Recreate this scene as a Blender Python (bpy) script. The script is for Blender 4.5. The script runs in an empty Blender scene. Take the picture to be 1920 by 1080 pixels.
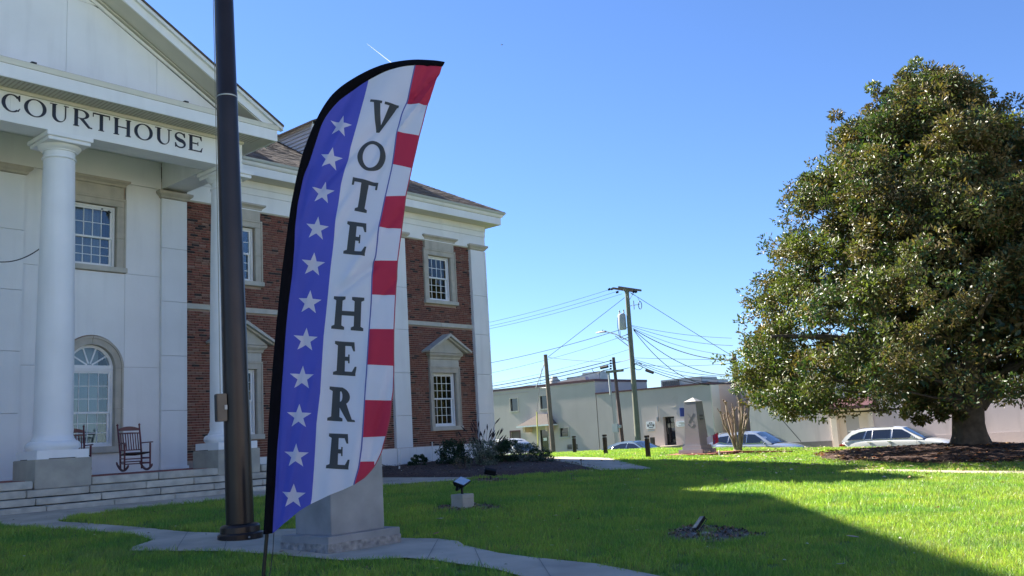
import bpy, bmesh, math, random
import numpy as np
from mathutils import Vector, Matrix, geometry

# ------------------------------------------------------------------ camera, sky, sun, exposure
SC = bpy.context.scene
COL = SC.collection
EYE = 1.34                                    # height of the camera above the lawn it stands on
FPX = 1710.0                                  # focal length in pixels of a 1920 wide frame
TH, RO = math.radians(9.3), math.radians(3.4)
FW = Vector((0, math.cos(TH), math.sin(TH)))
_u0 = Vector((1, 0, 0)).cross(FW)
CR = math.cos(RO) * Vector((1, 0, 0)) - math.sin(RO) * _u0
CU = math.sin(RO) * Vector((1, 0, 0)) + math.cos(RO) * _u0
cam = bpy.data.objects.new('camera', bpy.data.cameras.new('camera'))
COL.objects.link(cam)
cam.data.sensor_width = 36
cam.data.lens = FPX / 1920 * 36
cam.data.clip_start = 0.05
cam.data.clip_end = 9000
_m = Matrix((CR, CU, -FW)).transposed().to_4x4()
_m.translation = (0, 0, EYE)
cam.matrix_world = _m
SC.camera = cam

SUN_AZ, SUN_EL = -51.3, 37.5                  # degrees from +Y towards +X, above the horizon
W = bpy.data.worlds.new('World'); SC.world = W; W.use_nodes = True
nt = W.node_tree; nt.nodes.clear()
sky = nt.nodes.new('ShaderNodeTexSky'); sky.sky_type = 'NISHITA'; sky.sun_disc = False
sky.sun_elevation = math.radians(SUN_EL)
sky.sun_rotation = math.radians(SUN_AZ)
sky.altitude = 50; sky.air_density = 1.0; sky.dust_density = 0.05; sky.ozone_density = 5.5
bg = nt.nodes.new('ShaderNodeBackground'); bg.inputs[1].default_value = 0.0525
wo = nt.nodes.new('ShaderNodeOutputWorld')
wbal = nt.nodes.new('ShaderNodeMix'); wbal.data_type = 'RGBA'; wbal.blend_type = 'MULTIPLY'; wbal.inputs['Factor'].default_value = 1
wbal.inputs['B'].default_value = (.80, .90, 1.12, 1)          # the camera's cool daylight white balance
nt.links.new(sky.outputs[0], wbal.inputs['A']); nt.links.new(wbal.outputs['Result'], bg.inputs[0]); nt.links.new(bg.outputs[0], wo.inputs[0])
sl = bpy.data.lights.new('sun', 'SUN'); sl.energy = 4.8; sl.angle = math.radians(0.55); sl.color = (1.0, 0.93, 0.82)
sun = bpy.data.objects.new('sun', sl); COL.objects.link(sun)
_sd = Vector((math.sin(math.radians(SUN_AZ)) * math.cos(math.radians(SUN_EL)),
              math.cos(math.radians(SUN_AZ)) * math.cos(math.radians(SUN_EL)), math.sin(math.radians(SUN_EL))))
sun.rotation_euler = _sd.to_track_quat('Z', 'Y').to_euler(); sun.location = (-20, 30, 40)
SC.view_settings.view_transform = 'Standard'; SC.view_settings.look = 'None'
SC.view_settings.exposure = 1.9; SC.view_settings.gamma = 1.0; SC.view_settings.use_curve_mapping = False
SC.render.engine = 'CYCLES'
SC.cycles.max_bounces = 6; SC.cycles.diffuse_bounces = 4; SC.cycles.transparent_max_bounces = 12
SC.cycles.use_denoising = True

# ------------------------------------------------------------------ the town grid: s along the courthouse front, t into it
AZ = math.radians(40.7)
U = Vector((math.sin(AZ), math.cos(AZ), 0)); N = Vector((-math.cos(AZ), math.sin(AZ), 0))
ROTZ = math.pi / 2 - AZ
def G(s, t, z=0.0):                            # z measured from the eye height, as levelled on the photograph
    v = U * s + N * t; return Vector((v.x, v.y, z + EYE))
def st_of(x, y): return x * U.x + y * U.y, x * N.x + y * N.y
def sm(x):
    x = max(0.0, min(1.0, x)); return x * x * (3 - 2 * x)
def ray(px, py): return CR * ((px - 960) / FPX) - CU * ((py - 540) / FPX) + FW
def on_t(px, py, t):                           # surveyed point on a plane t = const -> (s, z)
    d = ray(px, py); k = t / d.dot(N); p = d * k; return p.dot(U), p.z
def on_s(px, py, s):
    d = ray(px, py); k = s / d.dot(U); p = d * k; return p.dot(N), p.z
def gz_st(s, t):
    b = -.86 - .034 * (18 - max(4, min(21.7, t)))
    r = b - .12 * sm((s - 20) / 14) - 1.0 * sm((s - 34.3) / 3.2)
    d2 = ((s - 30.3) ** 2 + (t - 8.05) ** 2)
    r -= .15 * math.exp(-(((s - 23.5) / 6.5) ** 2 + ((t - 7.0) / 5.0) ** 2))
    r += .27 * math.exp(-d2 / 9.0)              # mound round the magnolia
    db = math.hypot((s - 22.6) / 4.5, (t - 21.0) / 1.6)
    r += .05 * math.exp(-db * db)
    return r
def gz(x, y):
    s, t = st_of(x, y); return gz_st(s, t) + EYE
def hit(px, py):                               # point of the ground seen at a pixel of the survey photograph
    d = ray(px, py); k = 2.0
    while k < 90:
        p = d * k
        if p.z + EYE < gz(p.x, p.y): return Vector((p.x, p.y, gz(p.x, p.y)))
        k += .02 if k < 30 else .05
    p = d * 60; return Vector((p.x, p.y, gz(p.x, p.y)))

# ------------------------------------------------------------------ object helpers
def tagp(o, label=None, cat=None, group=None, kind=None):
    if label: o['label'] = label
    if cat: o['category'] = cat
    if group: o['group'] = group
    if kind: o['kind'] = kind
    return o
def thing(name, label, cat, loc, rotz=0.0, group=None):
    o = bpy.data.objects.new(name, None); COL.objects.link(o)
    o.empty_display_size = .3
    o.location = loc; o.rotation_euler = (0, 0, rotz)
    return tagp(o, label, cat, group)
def link(name, me, parent=None, loc=(0, 0, 0), rot=(0, 0, 0)):
    o = bpy.data.objects.new(name, me); COL.objects.link(o)
    o.location = loc; o.rotation_euler = rot
    if parent is not None: o.parent = parent
    return o
def dup(root, loc, rotz=None, label=None, group=None):
    r = root.copy(); COL.objects.link(r); r.location = loc
    if rotz is not None: r.rotation_euler = (0, 0, rotz)
    if label: r['label'] = label
    if group: r['group'] = group
    for ch in list(root.children):
        c = ch.copy(); COL.objects.link(c); c.parent = r
        for g in list(ch.children):
            d = g.copy(); COL.objects.link(d); d.parent = c
    return r

class MB:
    def __init__(s): s.v = []; s.f = []; s.m = []
    def add(s, vs, fs, mi=0):
        o = len(s.v); s.v += [tuple(p) for p in vs]
        for f in fs: s.f.append(tuple(i + o for i in f)); s.m.append(mi)
        return s
    def box(s, x0, x1, y0, y1, z0, z1, mi=0):
        vs = [(x0, y0, z0), (x1, y0, z0), (x1, y1, z0), (x0, y1, z0), (x0, y0, z1), (x1, y0, z1), (x1, y1, z1), (x0, y1, z1)]
        return s.add(vs, [(0, 3, 2, 1), (4, 5, 6, 7), (0, 1, 5, 4), (1, 2, 6, 5), (2, 3, 7, 6), (3, 0, 4, 7)], mi)
    def prism(s, pts, a, b, axis='y', mi=0):    # outline in the plane across axis, drawn from a to b
        n = len(pts)
        def mk(p, q): return {'y': (p[0], q, p[1]), 'x': (q, p[0], p[1]), 'z': (p[0], p[1], q)}[axis]
        vs = [mk(p, a) for p in pts] + [mk(p, b) for p in pts]
        fs = [tuple(range(n)), tuple(range(2 * n - 1, n - 1, -1))] + [(i, (i + 1) % n, (i + 1) % n + n, i + n) for i in range(n)]
        return s.add(vs, fs, mi)
    def lathe(s, prof, cx=0, cy=0, n=24, mi=0, cap=True):
        vs = []
        for r, z in prof:
            for i in range(n):
                a = 2 * math.pi * i / n; vs.append((cx + r * math.cos(a), cy + r * math.sin(a), z))
        fs = []
        for k in range(len(prof) - 1):
            for i in range(n):
                j = (i + 1) % n; fs.append((k * n + i, k * n + j, (k + 1) * n + j, (k + 1) * n + i))
        if cap:
            fs.append(tuple(range(n - 1, -1, -1))); b = (len(prof) - 1) * n; fs.append(tuple(range(b, b + n)))
        return s.add(vs, fs, mi)
    def tube(s, pts, rad, n=8, mi=0, cap=True):
        pts = [Vector(p) for p in pts]
        if not hasattr(rad, '__len__'): rad = [rad] * len(pts)
        up = Vector((0, 0, 1)); vs = []; pr = None
        for k, p in enumerate(pts):
            d = (pts[min(k + 1, len(pts) - 1)] - pts[max(k - 1, 0)])
            d = d.normalized() if d.length > 1e-9 else Vector((0, 0, 1))
            if pr is None:
                a = d.cross(up)
                if a.length < .05: a = d.cross(Vector((1, 0, 0)))
            else: a = pr - d * pr.dot(d)
            a.normalize(); pr = a; b = d.cross(a)
            for i in range(n):
                t = 2 * math.pi * i / n; vs.append(p + (a * math.cos(t) + b * math.sin(t)) * rad[k])
        fs = []
        for k in range(len(pts) - 1):
            for i in range(n):
                j = (i + 1) % n; fs.append((k * n + i, k * n + j, (k + 1) * n + j, (k + 1) * n + i))
        if cap:
            fs.append(tuple(range(n - 1, -1, -1))); b = (len(pts) - 1) * n; fs.append(tuple(range(b, b + n)))
        return s.add(vs, fs, mi)
    def xf(s, M, k0=0):
        for i in range(k0, len(s.v)): s.v[i] = tuple(M @ Vector(s.v[i]))
        return s
    def mesh(s, name, mats, smooth=False, recalc=True, bevel=0):
        me = bpy.data.meshes.new(name); me.from_pydata(s.v, [], s.f)
        if not isinstance(mats, (list, tuple)): mats = [mats]
        for m in mats: me.materials.append(m)
        if len(mats) > 1: me.polygons.foreach_set('material_index', s.m)
        if recalc or bevel:
            bm = bmesh.new(); bm.from_mesh(me)
            if recalc: bmesh.ops.recalc_face_normals(bm, faces=bm.faces)
            if bevel:
                es = [e for e in bm.edges if len(e.link_faces) == 2 and e.calc_face_angle(0) > .6]
                bmesh.ops.bevel(bm, geom=es, offset=bevel, segments=2, affect='EDGES', clamp_overlap=True)
            bm.to_mesh(me); bm.free()
        if smooth:
            me.shade_smooth(); me.set_sharp_from_angle(angle=math.radians(smooth if smooth is not True else 35))
        me.update()
        return me
    def obj(s, name, mats, parent=None, smooth=False, loc=(0, 0, 0), rot=(0, 0, 0), recalc=True, bevel=0):
        return link(name, s.mesh(name, mats, smooth, recalc, bevel), parent, loc, rot)

def np_mesh(name, verts, faces_flat, nper, mats, mat_idx=None, colors=None):
    me = bpy.data.meshes.new(name)
    nv = len(verts); nf = len(faces_flat) // nper
    me.vertices.add(nv); me.vertices.foreach_set('co', np.asarray(verts, np.float32).ravel())
    me.loops.add(nf * nper); me.loops.foreach_set('vertex_index', np.asarray(faces_flat, np.int32))
    me.polygons.add(nf); me.polygons.foreach_set('loop_start', np.arange(0, nf * nper, nper, dtype=np.int32))
    me.polygons.foreach_set('loop_total', np.full(nf, nper, np.int32))
    for m in (mats if isinstance(mats, (list, tuple)) else [mats]): me.materials.append(m)
    if mat_idx is not None: me.polygons.foreach_set('material_index', np.asarray(mat_idx, np.int32))
    if colors is not None:
        ca = me.color_attributes.new('tint', 'FLOAT_COLOR', 'POINT')
        ca.data.foreach_set('color', np.asarray(colors, np.float32).ravel())
    me.update(calc_edges=True); me.validate()
    return me

# ------------------------------------------------------------------ materials
def mat(name, col, rough=.7, metal=0.0, noise=0.0, nscale=6.0, bump=0.0, bscale=40.0, spec=.5, coat=0.0, streak=0.0, col2=None, detail=6, objvar=0.0, trans=0.0, sscale=5.0):
    m = bpy.data.materials.new(name); m.use_nodes = True; t = m.node_tree; nd = t.nodes; L = t.links
    p = nd['Principled BSDF']; p.inputs['Roughness'].default_value = rough; p.inputs['Metallic'].default_value = metal
    p.inputs['Specular IOR Level'].default_value = spec; p.inputs['Coat Weight'].default_value = coat
    p.inputs['Coat Roughness'].default_value = .04
    c = tuple(col) + (1,); p.inputs['Base Color'].default_value = c
    tc = nd.new('ShaderNodeTexCoord')
    out = None
    if noise > 0 or col2:
        n = nd.new('ShaderNodeTexNoise'); n.inputs['Scale'].default_value = nscale; n.inputs['Detail'].default_value = detail
        L.new(tc.outputs['Object'], n.inputs['Vector'])
        r = nd.new('ShaderNodeMapRange'); r.inputs['From Min'].default_value = .3; r.inputs['From Max'].default_value = .7
        L.new(n.outputs['Fac'], r.inputs['Value'])
        mx = nd.new('ShaderNodeMix'); mx.data_type = 'RGBA'
        mx.inputs['A'].default_value = c
        mx.inputs['B'].default_value = tuple((col2 if col2 else [x * (1 - noise) for x in col])) + (1,)
        L.new(r.outputs['Result'], mx.inputs['Factor']); out = mx.outputs['Result']
    if streak > 0:
        mp = nd.new('ShaderNodeMapping'); mp.inputs['Scale'].default_value = (sscale, sscale, .3)
        L.new(tc.outputs['Object'], mp.inputs['Vector'])
        n2 = nd.new('ShaderNodeTexNoise'); n2.inputs['Scale'].default_value = 1.0; n2.inputs['Detail'].default_value = 5
        L.new(mp.outputs[0], n2.inputs['Vector'])
        r2 = nd.new('ShaderNodeMapRange'); r2.inputs['From Min'].default_value = .52; r2.inputs['From Max'].default_value = .8
        r2.inputs['To Min'].default_value = 1.0; r2.inputs['To Max'].default_value = 1 - streak
        L.new(n2.outputs['Fac'], r2.inputs['Value'])
        mm = nd.new('ShaderNodeMix'); mm.data_type = 'RGBA'; mm.blend_type = 'MULTIPLY'; mm.inputs['Factor'].default_value = 1
        if out is None: mm.inputs['A'].default_value = c
        else: L.new(out, mm.inputs['A'])
        L.new(r2.outputs['Result'], mm.inputs['B']); out = mm.outputs['Result']
    if objvar > 0:
        oi = nd.new('ShaderNodeObjectInfo'); r3 = nd.new('ShaderNodeMapRange')
        r3.inputs['To Min'].default_value = 1 - objvar; r3.inputs['To Max'].default_value = 1 + objvar
        L.new(oi.outputs['Random'], r3.inputs['Value'])
        mm = nd.new('ShaderNodeMix'); mm.data_type = 'RGBA'; mm.blend_type = 'MULTIPLY'; mm.inputs['Factor'].default_value = 1
        if out is None: mm.inputs['A'].default_value = c
        else: L.new(out, mm.inputs['A'])
        L.new(r3.outputs['Result'], mm.inputs['B']); out = mm.outputs['Result']
    if out is not None: L.new(out, p.inputs['Base Color'])
    if bump > 0:
        n = nd.new('ShaderNodeTexNoise'); n.inputs['Scale'].default_value = bscale; n.inputs['Detail'].default_value = 5
        L.new(tc.outputs['Object'], n.inputs['Vector'])
        b = nd.new('ShaderNodeBump'); b.inputs['Strength'].default_value = min(1, bump); b.inputs['Distance'].default_value = .01 * max(1, bump)
        L.new(n.outputs['Fac'], b.inputs['Height']); L.new(b.outputs[0], p.inputs['Normal'])
    if trans > 0:
        tr = nd.new('ShaderNodeBsdfTranslucent'); mxs = nd.new('ShaderNodeMixShader'); mxs.inputs[0].default_value = trans
        if out is not None: L.new(out, tr.inputs['Color'])
        else: tr.inputs['Color'].default_value = c
        o = nd['Material Output']
        L.new(p.outputs[0], mxs.inputs[1]); L.new(tr.outputs[0], mxs.inputs[2]); L.new(mxs.outputs[0], o.inputs['Surface'])
    return m

def leaf_mat(name, trans=.35, rough=.35, back=None, spec=.5):
    m = bpy.data.materials.new(name); m.use_nodes = True; t = m.node_tree; nd = t.nodes; L = t.links
    p = nd['Principled BSDF']; p.inputs['Roughness'].default_value = rough; p.inputs['Specular IOR Level'].default_value = spec
    at = nd.new('ShaderNodeAttribute'); at.attribute_name = 'tint'
    src = at.outputs['Color']
    if back:
        ge = nd.new('ShaderNodeNewGeometry'); mx = nd.new('ShaderNodeMix'); mx.data_type = 'RGBA'
        L.new(ge.outputs['Backfacing'], mx.inputs['Factor']); L.new(src, mx.inputs['A'])
        mx.inputs['B'].default_value = tuple(back) + (1,); src = mx.outputs['Result']
        r = nd.new('ShaderNodeMapRange'); r.inputs['To Min'].default_value = rough; r.inputs['To Max'].default_value = .8
        L.new(ge.outputs['Backfacing'], r.inputs['Value']); L.new(r.outputs['Result'], p.inputs['Roughness'])
    L.new(src, p.inputs['Base Color'])
    tr = nd.new('ShaderNodeBsdfTranslucent')
    br = nd.new('ShaderNodeMix'); br.data_type = 'RGBA'; br.blend_type = 'MULTIPLY'; br.inputs['Factor'].default_value = 1
    L.new(at.outputs['Color'], br.inputs['A']); br.inputs['B'].default_value = (1.5, 1.7, .7, 1); L.new(br.outputs['Result'], tr.inputs['Color'])
    ms = nd.new('ShaderNodeMixShader'); ms.inputs[0].default_value = trans
    L.new(p.outputs[0], ms.inputs[1]); L.new(tr.outputs[0], ms.inputs[2]); L.new(ms.outputs[0], nd['Material Output'].inputs['Surface'])
    return m

def glass_mat(name, tint=(.75, .8, .82), refl=1.0):
    m = bpy.data.materials.new(name); m.use_nodes = True; t = m.node_tree; nd = t.nodes; L = t.links
    nd.remove(nd['Principled BSDF'])
    tr = nd.new('ShaderNodeBsdfTransparent'); tr.inputs[0].default_value = tuple(tint) + (1,)
    gl = nd.new('ShaderNodeBsdfGlossy'); gl.inputs['Roughness'].default_value = .015
    fr = nd.new('ShaderNodeFresnel'); fr.inputs[0].default_value = 1.6
    mu = nd.new('ShaderNodeMath'); mu.operation = 'MULTIPLY'; mu.inputs[1].default_value = 1.35 * refl
    mu.use_clamp = True
    L.new(fr.outputs[0], mu.inputs[0])
    tcn = nd.new('ShaderNodeTexCoord'); n = nd.new('ShaderNodeTexNoise'); n.inputs['Scale'].default_value = 2.2; n.inputs['Detail'].default_value = 1
    L.new(tcn.outputs['Object'], n.inputs['Vector'])
    b = nd.new('ShaderNodeBump'); b.inputs['Strength'].default_value = .12; b.inputs['Distance'].default_value = .02
    L.new(n.outputs['Fac'], b.inputs['Height']); L.new(b.outputs[0], gl.inputs['Normal'])
    ms = nd.new('ShaderNodeMixShader'); L.new(mu.outputs[0], ms.inputs[0]); L.new(tr.outputs[0], ms.inputs[1]); L.new(gl.outputs[0], ms.inputs[2])
    L.new(ms.outputs[0], nd['Material Output'].inputs['Surface'])
    return m

M = {}
M['white'] = mat('white_painted_stucco', (.80, .805, .80), .65, noise=.09, nscale=.9, streak=.11, bump=.15, bscale=18, sscale=3.0)
M['trim'] = mat('white_trim_paint', (.82, .825, .82), .5, noise=.07, nscale=1.4, streak=.07, sscale=4)
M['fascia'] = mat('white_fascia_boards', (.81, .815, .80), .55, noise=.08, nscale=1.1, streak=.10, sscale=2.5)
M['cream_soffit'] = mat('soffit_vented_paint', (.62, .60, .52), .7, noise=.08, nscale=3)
M['lime'] = mat('limestone', (.50, .46, .385), .85, noise=.2, nscale=4, bump=.3, bscale=60, streak=.15)
M['lime2'] = mat('limestone_pale', (.52, .50, .44), .85, noise=.15, nscale=4, bump=.3, bscale=60, streak=.12)
M['step'] = mat('weathered_step_stone', (.54, .52, .45), .85, col2=(.33, .32, .28), nscale=4, bump=.5, bscale=35, objvar=.07)
M['ped'] = mat('pedestal_stone', (.42, .405, .34), .85, col2=(.31, .30, .26), nscale=3, bump=.3, bscale=50)
M['mortar'] = mat('brown_mortar', (.43, .335, .28), .95, noise=.2, nscale=12)
BR = [mat('brick_red', (.25, .092, .070), .9, noise=.3, nscale=16, bump=.4, bscale=90, objvar=.2),
      mat('brick_orange', (.29, .128, .095), .9, noise=.3, nscale=16, bump=.4, bscale=90, objvar=.2),
      mat('brick_dull', (.20, .085, .07), .9, noise=.3, nscale=16, bump=.4, bscale=90, objvar=.2),
      mat('brick_pale', (.28, .165, .135), .9, noise=.3, nscale=16, bump=.4, bscale=90, objvar=.2),
      mat('brick_burnt', (.035, .026, .03), .8, noise=.3, nscale=16, bump=.4, bscale=90, objvar=.2)]
SH = [mat('shingle_brown', (.17, .125, .10), .95, noise=.3, nscale=20), mat('shingle_grey', (.12, .095, .08), .95, noise=.3, nscale=20),
      mat('shingle_tan', (.24, .18, .14), .95, noise=.3, nscale=20)]
M['paver'] = mat('red_porch_pavers', (.30, .10, .08), .8, noise=.25, nscale=8)
M['concrete'] = mat('worn_concrete', (.54, .455, .345), .9, col2=(.33, .28, .215), nscale=1.5, bump=.5, bscale=30, detail=9)
M['kerb'] = mat('kerb_concrete', (.40, .385, .34), .9, noise=.25, nscale=3, bump=.3, bscale=30)
M['asphalt'] = mat('asphalt', (.055, .055, .057), .92, noise=.3, nscale=4, bump=.4, bscale=80)
M['paint'] = mat('road_paint', (.7, .68, .6), .7, noise=.15, nscale=6)
M['bronze'] = mat('dark_bronze_metal', (.045, .034, .032), .33, metal=.55, noise=.25, nscale=2.0, streak=.25)
M['bronze2'] = mat('box_bronze_metal', (.16, .125, .10), .5, metal=.4, noise=.2, nscale=5)
M['black'] = mat('black_cloth', (.004, .004, .008), .95, noise=.3, nscale=12, bump=.2, bscale=60, spec=.1)
M['blackmetal'] = mat('black_metal', (.012, .012, .014), .45, metal=.3)
M['granite'] = mat('grey_granite', (.31, .31, .33), .42, col2=(.19, .20, .215), nscale=2.6, bump=.08, bscale=200, detail=10)
M['granite_r'] = mat('rough_split_granite', (.36, .36, .36), .9, col2=(.14, .14, .145), nscale=11, bump=3.0, bscale=14)
M['granite_d'] = mat('obelisk_granite', (.25, .25, .30), .6, col2=(.30, .26, .26), nscale=.9, bump=.1, bscale=120)
M['carve'] = mat('carved_line', (.17, .17, .20), .8)
M['chairwood'] = mat('oxblood_painted_wood', (.13, .026, .034), .42, noise=.35, nscale=9)
M['wicker'] = mat('dark_woven_seat', (.035, .018, .018), .8, noise=.3, nscale=40, bump=.5, bscale=90)
M['glass'] = glass_mat('window_glass')
M['carglass'] = glass_mat('car_glass', (.16, .19, .22), 1.2)
M['dark'] = mat('dark_room_and_step_shade', (.018, .018, .02), .9)  # also serves as the painted shade behind the step gaps
M['curtain'] = mat('pale_curtain', (.42, .45, .45), .9, noise=.2, nscale=8)
M['shade'] = mat('window_shade', (.40, .47, .47), .9, noise=.06, nscale=3)
M['siding'] = mat('white_siding', (.62, .64, .66), .6, noise=.08, nscale=3)
M['beige'] = mat('beige_painted_wall', (.56, .49, .465), .9, noise=.12, nscale=.5, streak=.06, bump=.3, bscale=9, sscale=1.6)
M['beige2'] = mat('grey_stained_wall', (.63, .565, .54), .9, noise=.14, nscale=.5, streak=.22, bump=.3, bscale=9, sscale=2.2)
M['peach'] = mat('peach_painted_wall', (.82, .58, .41), .9, noise=.08, nscale=.8)
M['cream'] = mat('cream_painted_wall', (.78, .70, .57), .9, noise=.08, nscale=.8)
M['maroon'] = mat('maroon_metal_coping', (.115, .045, .055), .6, noise=.2, nscale=4)
M['pinkmetal'] = mat('weathered_pink_flashing', (.55, .44, .43), .6, noise=.2, nscale=5)
M['dirt'] = mat('bare_soil', (.17, .13, .10), .95, col2=(.09, .07, .055), nscale=9, bump=1.5, bscale=25)
M['wood'] = mat('weathered_pole_wood', (.20, .155, .125), .9, noise=.35, nscale=3, streak=.4, bump=.5, bscale=30)
M['woodg'] = mat('green_treated_pole', (.20, .20, .15), .85, noise=.3, nscale=2, streak=.3)
M['woodr'] = mat('red_brown_pole', (.135, .085, .08), .85, noise=.3, nscale=2, streak=.3)
M['galv'] = mat('galvanised_metal', (.42, .43, .44), .45, metal=.5, noise=.15, nscale=4)
M['greypaint'] = mat('transformer_grey', (.42, .43, .43), .5, noise=.1, nscale=3)
M['wire'] = mat('black_cable', (.03, .03, .034), .6)
M['yellow'] = mat('yellow_plastic', (.62, .56, .16), .5, noise=.1)
M['whitepl'] = mat('white_plastic', (.78, .78, .76), .5)
M['signw'] = mat('white_sign_board', (.80, .81, .82), .5)
M['signb'] = mat('dark_sign_lettering', (.03, .03, .04), .6)
M['blue'] = mat('blue_sign', (.03, .06, .30), .5)
M['letter'] = mat('dark_navy_letters', (.012, .012, .022), .4)
M['brownposts'] = mat('brown_square_post', (.13, .085, .07), .7, noise=.2, nscale=6)
M['brickpad'] = mat('red_brick_edging', (.36, .12, .085), .9, noise=.3, nscale=12)
M['bark'] = mat('magnolia_bark', (.13, .105, .085), .95, col2=(.07, .055, .045), nscale=6, bump=1.5, bscale=14)
M['myrtle'] = mat('crepe_myrtle_bark', (.44, .35, .27), .8, col2=(.19, .13, .09), nscale=5, bump=.4, bscale=20)
M['rail'] = mat('car_trim_grey', (.10, .10, .105), .4, metal=.5)
M['tire'] = mat('tyre_rubber', (.018, .018, .018), .85)
M['chrome'] = mat('bright_metal', (.7, .7, .72), .18, metal=1.0)
M['redlens'] = mat('red_lens', (.5, .015, .02), .15, coat=.8)
M['headlens'] = mat('lamp_lens', (.30, .33, .34), .15, metal=.3, coat=.6)
M['carwhite'] = mat('pearl_white_car_paint', (.70, .70, .68), .28, coat=1.0, noise=.03)
M['carsilver'] = mat('silver_blue_car_paint', (.36, .40, .46), .28, metal=.45, coat=1.0)
M['carblue'] = mat('slate_blue_car_paint', (.14, .20, .24), .25, metal=.5, coat=1.0)
M['seat'] = mat('car_interior', (.06, .06, .065), .9)
M['flagblue'] = mat('printed_blue_fabric', (.085, .10, .56), .75, noise=.08, nscale=5, trans=.42, bump=.1, bscale=300)
M['flagwhite'] = mat('printed_white_fabric', (.68, .70, .86), .75, noise=.04, nscale=5, trans=.40, bump=.1, bscale=300)
M['flagred'] = mat('printed_red_fabric', (.52, .03, .085), .75, noise=.08, nscale=5, trans=.42, bump=.1, bscale=300)
M['flagink'] = mat('printed_dark_letters', (.065, .075, .095), .75, noise=.05, nscale=5, trans=.4)
M['flagline'] = mat('printed_blue_line', (.10, .12, .42), .75, trans=.3)
M['leafmat'] = leaf_mat('magnolia_leaf', .25, .43, back=(.14, .10, .042), spec=.5)
M['shrubmat'] = leaf_mat('shrub_leaf', .25, .4)
M['grassmat'] = leaf_mat('grass_blade', .45, .42, spec=.6)
M['littermat'] = leaf_mat('leaf_litter', .1, .7)

# ------------------------------------------------------------------ ground, road and paths
def spaced(lo, a, b, hi, st, grow=1.22):
    xs = list(np.arange(a, b + 1e-6, st)); d = st
    while xs[-1] < hi: d *= grow; xs.append(xs[-1] + d)
    d = st
    while xs[0] > lo: d *= grow; xs.insert(0, xs[0] - d)
    return xs
gx = spaced(-900, -24, 34, 900, .4); gy = spaced(-600, -4, 50, 1500, .4)
gv = [(x, y, gz(x, y)) for y in gy for x in gx]
nx = len(gx)
gf = [(j * nx + i, j * nx + i + 1, (j + 1) * nx + i + 1, (j + 1) * nx + i) for j in range(len(gy) - 1) for i in range(nx - 1)]
M['lawnsoil'] = mat('lawn_thatch', (.10, .17, .035), .95, col2=(.07, .12, .03), nscale=3.0, bump=2, bscale=40)
me = np_mesh('ground', np.array(gv), np.array(gf).ravel(), 4, M['lawnsoil']); me.shade_smooth()
tagp(link('ground', me), kind='structure')

def cdt(polys, grid=None, seg=None):
    """fill outline(s) with triangles; overlapping outlines are merged, gaps between them stay open"""
    pts = []; faces = []
    for pl in polys:
        q = []
        for i in range(len(pl)):
            a = Vector(pl[i]); b = Vector(pl[(i + 1) % len(pl)])
            n = 1 if not seg else max(1, int((b - a).length / seg))
            for k in range(n): q.append(a.lerp(b, k / n))
        area = sum(q[i].x * q[(i + 1) % len(q)].y - q[(i + 1) % len(q)].x * q[i].y for i in range(len(q)))
        if area < 0: q.reverse()
        faces.append(list(range(len(pts), len(pts) + len(q)))); pts += q
    if grid:
        x0 = min(p.x for p in pts); x1 = max(p.x for p in pts); y0 = min(p.y for p in pts); y1 = max(p.y for p in pts)
        nxg = int((x1 - x0) / grid); nyg = int((y1 - y0) / grid)
        for j in range(1, nyg + 1):
            for i in range(1, nxg + 1):
                x = x0 + (i + .31 + .2 * (j % 2)) * grid; y = y0 + j * grid * .997
                if any(inpoly(x, y, pl) for pl in polys): pts.append(Vector((x, y)))
    r = geometry.delaunay_2d_cdt([Vector((p.x, p.y)) for p in pts], [], faces, 1, 1e-6, True)
    vs, fs, of = r[0], r[2], r[5]
    return vs, [f for f, o in zip(fs, of) if o]
def inpoly(x, y, pl):
    c = False; j = len(pl) - 1
    for i in range(len(pl)):
        xi, yi = pl[i][0], pl[i][1]; xj, yj = pl[j][0], pl[j][1]
        if (yi > y) != (yj > y) and x < (xj - xi) * (y - yi) / (yj - yi) + xi: c = not c
        j = i
    return c
def from_px(pl): return [tuple(hit(*p)[:2]) for p in pl]
def st_xy(s, t): v = U * s + N * t; return (v.x, v.y)
def edge_dist(x, y, pl):
    best = 9.0
    for i in range(len(pl)):
        ax, ay = pl[i]; bx, by = pl[(i + 1) % len(pl)]; dx, dy = bx - ax, by - ay; l2 = dx * dx + dy * dy + 1e-9
        u = max(0, min(1, ((x - ax) * dx + (y - ay) * dy) / l2)); best = min(best, math.hypot(x - ax - u * dx, y - ay - u * dy))
    return best
def drape(name, poly, m, off, grid=.35, kind='structure', bumpf=None, taper=0):
    vs, fs = cdt([poly], grid, grid)
    if taper:
        raw, base_off = bumpf, off; off = 0.0
        bumpf = lambda x, y: (base_off + raw(x, y)) * sm(edge_dist(x, y, poly) / taper) - .012 * (1 - sm(edge_dist(x, y, poly) / (taper * .3)))
    me = bpy.data.meshes.new(name)
    me.from_pydata([(v.x, v.y, gz(v.x, v.y) + off + (bumpf(v.x, v.y) if bumpf else 0)) for v in vs], [], fs)
    me.materials.append(m); bm = bmesh.new(); bm.from_mesh(me); bmesh.ops.recalc_face_normals(bm, faces=bm.faces)
    if sum(f.normal.z for f in bm.faces) < 0: bmesh.ops.reverse_faces(bm, faces=bm.faces)
    bm.to_mesh(me); bm.free(); me.shade_smooth()
    o = link(name, me); tagp(o, kind=kind); return o
upper = from_px([(-420, 985), (-200, 975), (0, 950), (200, 936), (423, 912), (500, 905), (600, 900), (723, 897), (889, 896.5), (860, 902), (723, 912), (600, 925),
                 (475, 936), (423, 940), (291, 952), (146, 969), (108, 980), (163, 985), (117, 995), (0, 988), (-200, 992), (-420, 1010)])
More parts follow.
